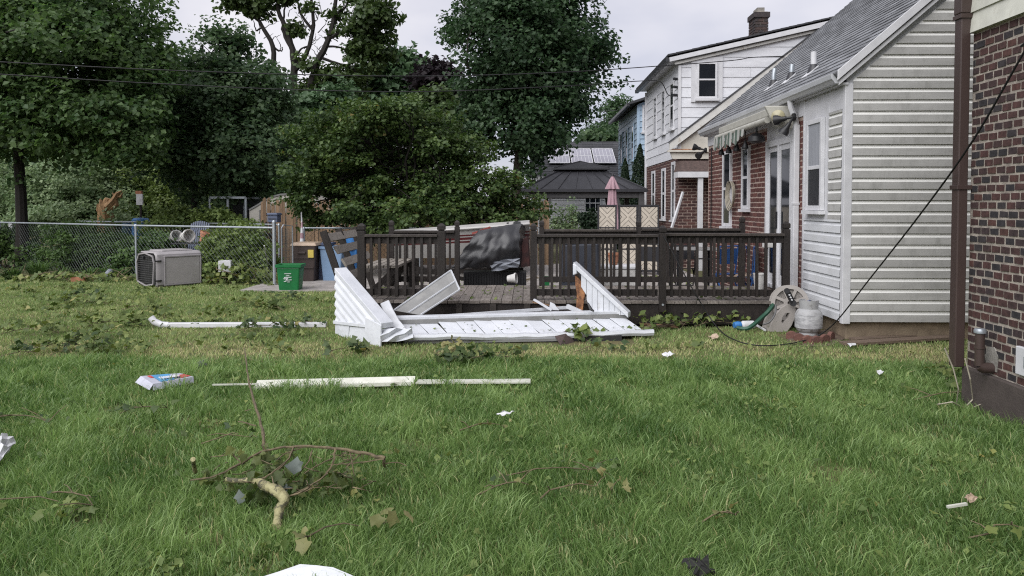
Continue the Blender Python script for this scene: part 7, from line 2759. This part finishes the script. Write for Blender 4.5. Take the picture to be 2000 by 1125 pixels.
# ================================================================ storm debris: leaves and branches
def leaf_star(rng, c, nrm, s):
    """one lobed maple/sycamore leaf: 10-point star fan"""
    nrm = nrm / (np.linalg.norm(nrm) + 1e-9)
    a = rng.normal(size=3); t = a - nrm * a.dot(nrm); t /= np.linalg.norm(t); b = np.cross(nrm, t)
    vs = [c]
    rad = [1.0, .62, .86, .60, .70, .40, .66, .58, .90, .64]
    for k in range(10):
        an = 2 * math.pi * (k + rng.uniform(-.25, .25)) / 10
        r = rad[k] * s * .55 * rng.uniform(.72, 1.2)
        curl = .45 * s * (rad[k] ** 2) * (1 if rng.random() > .25 else -1) * .6
        vs.append(c + t * r * math.cos(an) + b * r * math.sin(an) - nrm * curl * rng.uniform(.2, 1.0))
    return vs


def leaf_mesh(name, items, rng, mat, parent=None, off=(0, 0, 0)):
    V, F, A = [], [], []
    for (c, n, s, cc) in items:
        b = len(V)
        V += leaf_star(rng, c, n, s)
        F += [(b, b + 1 + k, b + 1 + (k + 1) % 10) for k in range(10)]
        A += [cc] * 11
    o = link_mesh(name, np_mesh(name, np.array(V) - np.array(off), np.array(F), mat, np.array(A)), parent)
    return o


def fallen_branch(px, py, L, ang, nleaf, leaf, size, label, seed, lift=0.03, spread=.10, group='fallen leafy twigs on the lawn', name='fallen_branch', sc=1.0):
    rng = np.random.default_rng(seed); rnd = random.Random(seed)
    p = G(px, py)
    gz = 0.0 if p.y > 7.6 else 0.035
    size *= sc
    p.z = 0
    t = thing(name, p, label, 'branch', group)
    d = Vector((math.cos(ang), math.sin(ang), 0))
    mb = MB()
    L *= .8
    pts = [p + d * (L * (i / 5 - .5)) + Vector((rnd.uniform(-.02, .02), rnd.uniform(-.02, .02), gz + lift * (.4 + math.sin(i * .63)))) for i in range(6)]
    mb.tube(pts[:5], [.005, .0045, .004, .0035, .002], 5)
    items = []
    tw = []
    for k in range(max(3, nleaf // 5)):
        a = pts[rnd.randint(1, 5)]
        e = a + Vector((rnd.uniform(-1, 1), rnd.uniform(-1, 1), rnd.uniform(.0, .6))) * L * .28
        e.z = max(e.z, gz + .015)
        mb.tube([a, a.lerp(e, .5) + Vector((0, 0, .01)), e], [.004, .003, .002], 4)
        tw.append((a, e))
    mb.build('stem', m_twig, t)
    nleaf = int(nleaf * (1.5 if sc > .8 else .8))
    for k in range(nleaf):
        a, e = tw[rnd.randrange(len(tw))]
        c = a.lerp(e, rnd.uniform(.3, 1.1)) + Vector((rng.normal() * spread * .4, rng.normal() * spread * .4, abs(rng.normal()) * spread * .25))
        c.z = max(c.z, gz + .012)
        if sc < .8: c.z = min(c.z, .11)
        items.append((np.array(c), np.array([rng.normal() * .6, rng.normal() * .6 - .25, 1.0]), size * rng.uniform(.6, 1.2), rng.random() * (1 if rng.random() < .85 else .3)))
    leaf_mesh('leaves', items, rng, leaf, t, p)
    return t


FB = [(165, 598, .9, .2, 34, 0, .12, 'leafy twig tuft on the mown grass below the orange brick'), (270, 608, .6, .1, 22, 0, .11, 'small pale leafy twig below the kennel corner'), (225, 640, .95, .1, 40, 0, .13, 'long pale leafy branch left of the white downspout elbow'), (120, 685, .8, .15, 26, 1, .13, 'leafy branch at the dry strip left side'), (105, 690, .6, .5, 16, 0, .11, 'pale twig lying on the dry grass strip far left'),
      (515, 648, .75, .2, 46, 1, .10, 'dense dark leafy tuft lying over the white downspout'), (470, 600, .7, .1, 26, 0, .12, 'leafy twig in the grass below the green bin'), (530, 608, .7, 2.6, 24, 0, .12, 'leafy twig right of center below the green bin'), (560, 590, .8, .6, 20, 1, .10, 'thin twig just in front of the green bin'), (60, 655, .8, .1, 24, 0, .12, 'leafy twig in the far left lawn middle'), (45, 700, .6, .3, 14, 1, .10, 'sparse twig at the far left dry strip'),
      (170, 585, .7, 2.9, 20, 1, .12, 'dark twig on the lawn left of the kennel'), (20, 548, .9, .1, 40, 1, .12, 'big leafy heap at the far left fence foot'), (205, 660, .5, .2, 14, 0, .11, 'little twig above the dry strip left'), (600, 640, .4, .1, 10, 1, .10, 'dark leaves beside the wreck left corner'), (672, 695, .45, .2, 16, 1, .13, 'dark spiky leaf cluster below the wreck left corner'), (1140, 664, .42, 1.2, 34, 0, .14, 'upright pale leaf spray leaning on the white gutter'),
      (905, 712, .6, .1, 26, 1, .13, 'dark leaf cluster on the dry strip below the wreck'), (960, 714, .7, .05, 16, 1, .11, 'dark trailing twig right of the dark leaf cluster'), (1160, 690, .5, .2, 14, 1, .10, 'faint dark twig right below the shingle flap'), (870, 697, .3, .2, 9, 2, .12, 'yellow leaf pair on the dry strip'), (1290, 645, .7, .2, 26, 0, .12, 'leafy twig by the broken orange boards'), (1400, 640, .8, .15, 34, 0, .12, 'leafy weeds twig under the deck fascia right'), (1345, 640, .6, .2, 20, 1, .12, 'dark leafy twig under the deck fascia'),
      (455, 880, .5, .2, 8, 1, .10, 'twig scrap in the long grass left of the big branch'), (290, 820, .5, .1, 9, 1, .13, 'grey green leaf pair in the long grass center left'), (60, 840, .9, -.4, 14, 1, .09, 'bare brownish twig at the left edge above the white bag'), (45, 1010, .85, .05, 22, 0, .13, 'olive leafy twig at the left edge low'), (150, 1005, .7, -.5, 6, 1, .07, 'bare twig slanting down at the lower left'), (655, 1070, .5, .6, 9, 2, .16, 'big pale leaf spray near the bottom left of center'), (1080, 950, .9, .1, 14, 1, .10, 'flattened twig in the grass right of the big branch'), (1120, 985, .5, .3, 8, 2, .12, 'pale leaf scraps in the grass center'), (560, 990, .4, .1, 8, 1, .10, 'small dark leaves at the foot of the big branch'),
      (1850, 745, .5, 1.0, 24, 0, .16, 'wilted pale leaves at the downspout foot'), (1860, 790, .9, .2, 26, 0, .17, 'wilted leafy branch leaning at the brick house corner'), (1415, 1040, .25, .2, 4, 2, .14, 'tan leaf in the grass at lower right'), (1960, 1070, .4, .2, 7, 0, .13, 'leaf scrap at the lower right edge'), (945, 855, .4, .2, 6, 2, .09, 'dry wisp of leaves in the center grass'), (1000, 980, .4, .2, 6, 1, .10, 'dim leaf scrap below the center grass'), (1240, 655, .5, .6, 16, 0, .11, 'twig at the right tip of the wrecked gutter')]
for i, (x, y, L, a, n, k, s, lab) in enumerate(FB):
    fallen_branch(x, y, L, a, n, (L_debris, L_debrisd, leafmat('yellowed_leaf', (.15, .16, .06), (.30, .27, .12)) if 'yellowed_leaf' not in bpy.data.materials else bpy.data.materials['yellowed_leaf'])[k], s, lab, 300 + i, lift=.06 if y < 700 else .05, spread=.16, sc=.58 if y > 730 else .9)

# brush heap between kennel and green bin
def brush(px0, px1, py, label, seed, n=260, h=.42, dep=.9):
    rng = np.random.default_rng(seed); rnd = random.Random(seed)
    a, b_ = G(px0, py), G(px1, py)
    t = thing('brush_heap', (a + b_) / 2, label, 'brush heap')
    mb = MB()
    items = []
    for k in range(26):
        s = a.lerp(b_, rnd.random()) + Vector((0, rnd.uniform(0, dep), rnd.uniform(.02, h * .7)))
        e = s + Vector((rnd.uniform(-.6, .6), rnd.uniform(-.3, .3), rnd.uniform(-.25, .25))); e.z = max(.02, e.z)
        limb(mb, s, e, .012, .004, rnd, .12, 4, 5)
    mb.build('twigs', m_twig, t)
    for k in range(n):
        u = rnd.random()
        c = a.lerp(b_, u) + Vector((rng.normal() * .08, rnd.uniform(-.05, dep), 0))
        hh = h * (.55 + .45 * math.sin(math.pi * min(1, max(0, u * 1.1)))) * rnd.uniform(.1, 1)
        c.z = hh * (1 - .4 * abs(rng.normal()) * .3)
        items.append((np.array(c), np.array([rng.normal() * .7, rng.normal() * .6 - .5, .9]), .12 * rng.uniform(.6, 1.3), rng.random()))
    leaf_mesh('leaves', items, rng, L_debris, t, (a + b_) / 2)
brush(395, 540, 558, 'heap of storm torn leafy branches between kennel and green bin', 401, 420, .46, 1.0)
brush(5, 250, 552, 'low heap of torn leaves along the fence foot at left', 402, 260, .22, .6)
brush(1270, 1490, 634, 'torn leaves and twigs piled under the deck edge', 403, 170, .16, .25)
brush(1045, 1430, 551, 'leaf litter heap on the patio behind the right railing', 404, 150, .10, .8)
brush(905, 1030, 552, 'leaf litter behind the deck step by the pale pot', 405, 110, .10, .35)

# loose leaves and litter that nobody could count
rng = np.random.default_rng(77)
items = []
for k in range(540):
    y = rng.uniform(7.8, 15.2) if k < 430 else rng.uniform(3.4, 7.6)
    x = rng.uniform(-.70, .62) * y if y > 7.7 else rng.uniform(-.7, .62) * y
    if y > 9.6 and x > -2.6: continue
    if x > 0.5 and rng.random() < .5: continue
    items.append((np.array([x, y, .035 if y > 7.6 else .06 + .04 * rng.random()]), np.array([rng.normal() * .4, rng.normal() * .4 - .1, 1.]), rng.uniform(.03, .085) * (.7 if y < 7.6 else 1), rng.random() * .9))
o = leaf_mesh('scattered_leaves', items, rng, L_debris)
tag(o, 'single torn leaves scattered all over the lawn', 'leaves', kind='stuff')
items = []
for k in range(160):
    items.append((np.array([rng.uniform(-2.2, 3.5), rng.uniform(10.1, 11.9), DZ + .012]), np.array([rng.normal() * .3, rng.normal() * .3, 1.]), rng.uniform(.03, .08), rng.random()))
for k in range(260):
    items.append((np.array([rng.uniform(-2.2, 3.5), rng.uniform(12.1, 15.5), .045 + .02 * rng.random()]), np.array([rng.normal() * .4, rng.normal() * .4, 1.]), rng.uniform(.05, .12), rng.random()))
for k in range(45):
    u, v = rng.random(), rng.random()
    q_ = sf0.lerp(sf1, u).lerp(sb0.lerp(sb1, u), v)
    items.append((np.array([q_.x, q_.y, q_.z + .026]), np.array([rng.normal() * .4, rng.normal() * .4, 1.]), rng.uniform(.02, .05), rng.random()))
o = leaf_mesh('scattered_leaves', items, rng, L_debris)
tag(o, 'small torn leaves scattered over deck boards, patio and wreck', 'leaves', kind='stuff')

# torn sprigs all over the mown lawn, too many to count
V, F, A = [], [], []
rng = np.random.default_rng(91)
for k in range(150):
    y = rng.uniform(7.9, 15.0)
    x = rng.uniform(-.70, -.02) * y if k < 118 else rng.uniform(-.1, .36) * y
    if (y > 8.5 and x > -2.7) or y > 9.4 and x > -2.7: continue
    r = rng.uniform(.05, .17)
    for j in range(rng.integers(4, 15)):
        b = len(V)
        c_ = np.array([x + rng.normal() * r * 1.4, y + rng.normal() * r * .8, .03 + abs(rng.normal()) * .028])
        V += leaf_star(rng, c_, np.array([rng.normal() * .7, rng.normal() * .6 - .3, 1.]), rng.uniform(.05, .12))
        F += [(b, b + 1 + q, b + 1 + (q + 1) % 10) for q in range(10)]
        A += [rng.random() ** 1.3] * 11
o = link_mesh('torn_sprigs', np_mesh('torn_sprigs', np.array(V), np.array(F), L_debris, np.array(A)))
tag(o, 'torn leaf sprigs littering the mown lawn', 'leaves', kind='stuff')

# the big broken branch in the foreground
bb_ = thing('broken_branch', G(545, 1015), 'big broken sycamore branch with pale bark in the foreground', 'branch')
def gp3(x, y, z): return G(x, y, z)
def tubeb(name, pts, rr, mat, n=10):
    mb = MB()
    P = [gp3(*q) for q in pts]
    out_, r2 = [], []
    for i in range(len(P) - 1):
        p0_, p1_, p2_, p3_ = P[max(i - 1, 0)], P[i], P[i + 1], P[min(i + 2, len(P) - 1)]
        for s in range(5):
            tt = s / 5
            jt = Vector((random.uniform(-1, 1), random.uniform(-1, 1), random.uniform(-1, 1))) * min(rr[i], .008) * (.55 if s else 0)
            out_.append(jt + .5 * ((2 * p1_) + (p2_ - p0_) * tt + (2 * p0_ - 5 * p1_ + 4 * p2_ - p3_) * tt * tt + (3 * p1_ - p0_ - 3 * p2_ + p3_) * tt ** 3))
            r2.append((rr[i] + (rr[i + 1] - rr[i]) * tt) * random.uniform(.86, 1.14))
    out_.append(P[-1]); r2.append(rr[-1])
    mb.tube(out_, r2, n)
    return mb.build(name, mat, bb_, smooth=True)
tubeb('trunk_piece', [(541, 1030, .05), (545, 1000, .075), (555, 975, .12), (545, 962, .14), (522, 950, .15), (505, 942, .15)], [.022, .024, .026, .028, .024, .021], m_barkp, 12)
tubeb('trunk_piece', [(505, 942, .15), (480, 938, .145), (442, 936, .14)], [.015, .014, .012], m_barkp, 12)
tubeb('stub', [(377, 897, .26), (382, 922, .13)], [.012, .011], m_barkp, 8)
tubeb('limb', [(372, 938, .10), (420, 930, .14), (470, 905, .19), (520, 880, .23), (580, 872, .25), (640, 874, .25), (700, 884, .24), (752, 895, .22)], [.004, .005, .006, .0065, .007, .008, .009, .011], m_twig, 7)
tubeb('limb', [(516, 880, .2), (515, 855, .25), (505, 810, .27), (490, 760, .27), (482, 715, .27), (478, 680, .27)], [.010, .0095, .009, .0075, .0065, .005], m_twig, 7)
for pts, r in (([(575, 872, .25), (560, 900, .2), (530, 930, .15)], .006), ([(655, 876, .25), (648, 910, .18), (620, 940, .14), (560, 972, .10)], .006), ([(610, 880, .24), (600, 905, .2), (580, 930, .12)], .0045), ([(650, 895, .22), (610, 915, .2), (595, 925, .18)], .004), ([(682, 880, .24), (688, 905, .2), (692, 930, .14)], .0045), ([(750, 897, .22), (690, 905, .18), (640, 908, .16)], .004), ([(750, 900, .2), (752, 912, .14)], .010), ([(752, 905, .18), (775, 903, .18), (795, 910, .16)], .004), ([(705, 887, .23), (690, 900, .2), (675, 915, .18)], .004),
               ([(600, 872, .25), (560, 885, .22), (540, 900, .2)], .004), ([(500, 832, .26), (480, 826, .27), (465, 823, .27)], .005), ([(488, 755, .27), (494, 742, .28)], .004), ([(510, 870, .22), (520, 862, .24)], .004), ([(475, 905, .19), (455, 888, .22)], .005), ([(545, 968, .13), (535, 945, .17), (530, 930, .2)], .005), ([(490, 800, .27), (478, 803, .26)], .004), ([(688, 930, .14), (688, 955, .06)], .002), ([(560, 970, .11), (590, 960, .14), (640, 925, .17)], .006), ([(505, 938, .15), (530, 925, .2), (560, 900, .22)], .005)):
    tubeb('twig', pts, [r] + [r * .85] * (len(pts) - 2) + [r * .6], m_twig, 5)
rt = random.Random(31)
for _ in range(46):
    x, y = rt.uniform(430, 740), rt.uniform(880, 955)
    z = rt.uniform(.10, .22); dx, dy = rt.uniform(-38, 38), rt.uniform(-16, 16)
    tubeb('twig', [(x, y, z), (x + dx * .5, y + dy * .4, z + rt.uniform(-.02, .03)), (x + dx, y + dy, max(.06, z + rt.uniform(-.06, .03)))], [.0032, .0026, .0016], m_twig, 4)
rng = np.random.default_rng(5)
lv = [(450, 880, .24, .09, .75), (470, 885, .22, .07, .9), (500, 900, .2, .10, .4), (520, 895, .2, .12, .3), (545, 905, .17, .10, .5), (500, 925, .15, .11, .5), (395, 938, .11, .10, .6), (415, 935, .12, .10, .35), (440, 925, .15, .09, .3), (540, 930, .16, .13, .2), (560, 935, .13, .11, .4), (590, 940, .11, .12, .3), (575, 950, .1, .10, .5), (660, 925, .14, .12, .25), (670, 940, .1, .11, .4), (645, 930, .13, .10, .5), (690, 960, .06, .09, .97), (490, 940, .13, .10, .6), (470, 960, .1, .09, .4), (520, 965, .1, .10, .2), (620, 935, .12, .09, .6), (485, 970, .08, .12, .05), (560, 885, .2, .08, .7), (520, 880, .22, .07, .9), (680, 920, .16, .08, .8), (640, 960, .09, .08, .5), (605, 955, .09, .09, .7), (775, 880, .12, .08, .95), (530, 915, .18, .10, .3), (450, 940, .12, .09, .5)]
lv += [(x + rng.uniform(-25, 25), y + rng.uniform(-12, 12), max(.05, z + rng.uniform(-.04, .03)), s * rng.uniform(.6, .9), c_ * rng.uniform(.3, 1)) for x, y, z, s, c_ in lv + lv + lv + lv]
items = [(np.array(G(x, y, z)), np.array([rng.normal() * .8, -.5 + rng.normal() * .6, .8]), s * .78, c_) for x, y, z, s, c_ in lv]
leaf_mesh('leaves', items, rng, leafmat('branch_leaf', (.045, .07, .022), (.14, .16, .04), c=(.26, .24, .09)), bb_, G(545, 1015))
items = [(np.array(G(x, y, z)), np.array([rng.normal() * .2, -.9, .5]), s, c_) for x, y, z, s, c_ in ((580, 910, .19, .11, .4), (470, 972, .1, .08, .2), (555, 955, .1, .07, .5))]
lu = leaf_mesh('leaf_undersides', items, rng, leafmat('pale_leaf_underside', (.10, .125, .11), (.19, .215, .20)), bb_, G(545, 1015))
lu['kind'] = 'stuff'

# ================================================================ litter
# printed carton in the grass
bxt = thing('printed_box', G(325, 770), 'flattened blue and white printed carton in the long grass', 'carton')
P = [W(276, 750, 6.55), W(352, 744, 6.75), W(378, 751, 6.6), W(300, 766, 6.32)]
P = [Vector((p.x, p.y, p.z + .07)) for p in P]
mb = MB()
mb.prism(P, (0.012, -.02, -.05)); mb.build('carton', m_boxgrey, bxt)
nq = (P[1] - P[0]).cross(P[3] - P[0]).normalized()
if nq.z < 0: nq = -nq
def onbox(u, v): return (P[0].lerp(P[1], u)).lerp(P[3].lerp(P[2], u), v) + nq * .002
mb = MB(); mb.prism([onbox(.22, .04), onbox(.70, .04), onbox(.55, .92), onbox(.20, .95)], nq * .002); mb.build('blue_print', m_boxblue, bxt)
mb = MB(); mb.prism([onbox(.72, .45), onbox(.98, .35), onbox(.98, .85), onbox(.72, .9)], nq * .002); mb.build('red_print', m_boxred, bxt)
mb = MB(); mb.prism([onbox(.12, .10), onbox(.21, .08), onbox(.20, .36), onbox(.13, .34)], nq * .003); mb.build('logo', m_boxred, bxt)
mb = MB()
for k in range(9):
    u = .30 + .055 * k
    mb.prism([onbox(u, .42), onbox(u + .035, .40), onbox(u + .030, .66), onbox(u - .005, .68)], nq * .006)
mb.build('lettering', m_paper, bxt)
mb = MB()
for k in range(7):
    u = .34 + .06 * k
    mb.prism([onbox(u, .74), onbox(u + .04, .72), onbox(u + .035, .82), onbox(u, .84)], nq * .006)
mb.build('small_print', m_boxdark, bxt)
mb = MB(); mb.prism([P[0], P[3], P[3] + Vector((-.02, -.03, -.045)), P[0] + Vector((-.05, -.0, -.055))], (-.004, 0, 0)); mb.build('end_flap', m_boxgrey, bxt)
mb = MB(); mb.bar(W(372, 752, 6.62) + Vector((0, 0, -.01)), W(388, 754, 6.62), .06, .02); mb.build('torn_edge', m_boxdark, bxt)


def sheet(name, pts, mat, label, cat, th=.004, seed=1, amp=.01, n=6):
    rng = random.Random(seed)
    A, B_, C_, D_ = pts
    vs, fs = [], []
    for j in range(n + 1):
        for i in range(n + 1):
            p = A.lerp(B_, i / n).lerp(D_.lerp(C_, i / n), j / n)
            vs.append(p + Vector((rng.uniform(-1, 1) * amp * .5, rng.uniform(-1, 1) * amp * .5, rng.uniform(-1, 1) * amp)))
    fs = [(j * (n + 1) + i, j * (n + 1) + i + 1, (j + 1) * (n + 1) + i + 1, (j + 1) * (n + 1) + i) for j in range(n) for i in range(n)]
    mb = MB(); mb.add(vs, fs)
    o = mb.build(name, mat, label=label, cat=cat)
    s = o.modifiers.new('thick', 'SOLIDIFY'); s.thickness = th
    return o


up3 = lambda x, y, z: G(x, y, z)
sheet('plastic_bag', [up3(-30, 862, .16), up3(12, 850, .17), up3(33, 870, .10), up3(-10, 905, .06)], m_paper, 'white plastic bag at the left edge in the grass', 'bag', .004, 3, .025)
sheet('fallen_sheet', [up3(505, 1128, .09), up3(585, 1103, .13), up3(650, 1108, .12), up3(720, 1140, .08)], m_alum, 'white panel corner at the bottom edge of the lawn', 'panel', .012, 4, .004, 2)
sheet('paper_scrap', [up3(1292, 693, .04), up3(1308, 686, .06), up3(1318, 691, .06), up3(1302, 697, .04)], m_paper, 'white paper scrap on the dry strip right of the wreck', 'paper', .003, 5, .012, 4)
sheet('paper_scrap', [up3(968, 809, .10), up3(985, 803, .12), up3(1006, 804, .11), up3(985, 812, .10)], m_paper, 'white scrap in the long grass below the ribbed strip', 'paper', .003, 6, .01, 4)
sheet('paper_scrap', [up3(1712, 724, .09), up3(1722, 721, .11), up3(1726, 726, .10), up3(1717, 731, .09)], m_paper, 'tiny white scrap right in the grass before the grey siding', 'paper', .003, 7, .01, 3)
sheet('paper_scrap', [up3(1655, 672, .05), up3(1668, 669, .06), up3(1672, 673, .05), up3(1660, 676, .05)], m_paper, 'tiny white scrap lying beside the weathered plank', 'paper', .003, 17, .01, 3)
sheet('tan_leaf', [up3(1384, 656, .05), up3(1398, 650, .08), up3(1404, 658, .06), up3(1390, 662, .04)], m_tan, 'curled tan leaf on the lawn before the deck post', 'leaf', .003, 8, .015, 4)
sheet('black_rag', [up3(1332, 1090, .13), up3(1372, 1083, .15), up3(1402, 1118, .10), up3(1350, 1120, .10)], m_feltshade, 'black felt scrap in the grass at the bottom right', 'scrap', .008, 9, .03, 5)
sheet('dark_scrap', [up3(374, 710, .06), up3(398, 704, .08), up3(405, 712, .06), up3(384, 716, .05)], m_charcoal, 'dark shingle scrap at the grass edge left', 'scrap', .006, 10, .01, 4)
mb = MB(); mb.bar(up3(1850, 990, .10), up3(1888, 984, .11), .014, .012); mb.build('twig_stub', m_ivory, label='short pale stick in the grass at lower right', cat='stick')
sheet('orange_leaf', [up3(1884, 972, .10), up3(1895, 966, .12), up3(1912, 970, .10), up3(1898, 982, .10)], m_tan, 'tan brown leaf beside the short pale stick', 'leaf', .003, 12, .012, 4)
# reddish weed stems at the brick house corner
mb = MB()
rnd = random.Random(6)
for pts in ([(1845, 680, .35), (1862, 720, .22), (1872, 760, .1), (1868, 790, .02)], [(1885, 700, .30), (1895, 740, .2), (1900, 780, .08), (1880, 800, .05)], [(1868, 790, .05), (1890, 800, .08), (1915, 790, .12)], [(1830, 790, .08), (1860, 785, .1), (1890, 800, .05)]):
    P = [W(x, y, 5.9 + .1 * (z < .1)) for x, y, z in pts]
    mb.tube(P, [.006, .006, .005, .004][:len(P)], 5)
mb.build('bare_stems', L_debris if False else m_hosew, label='pale bent stems leaning at the brick house corner', cat='stems')
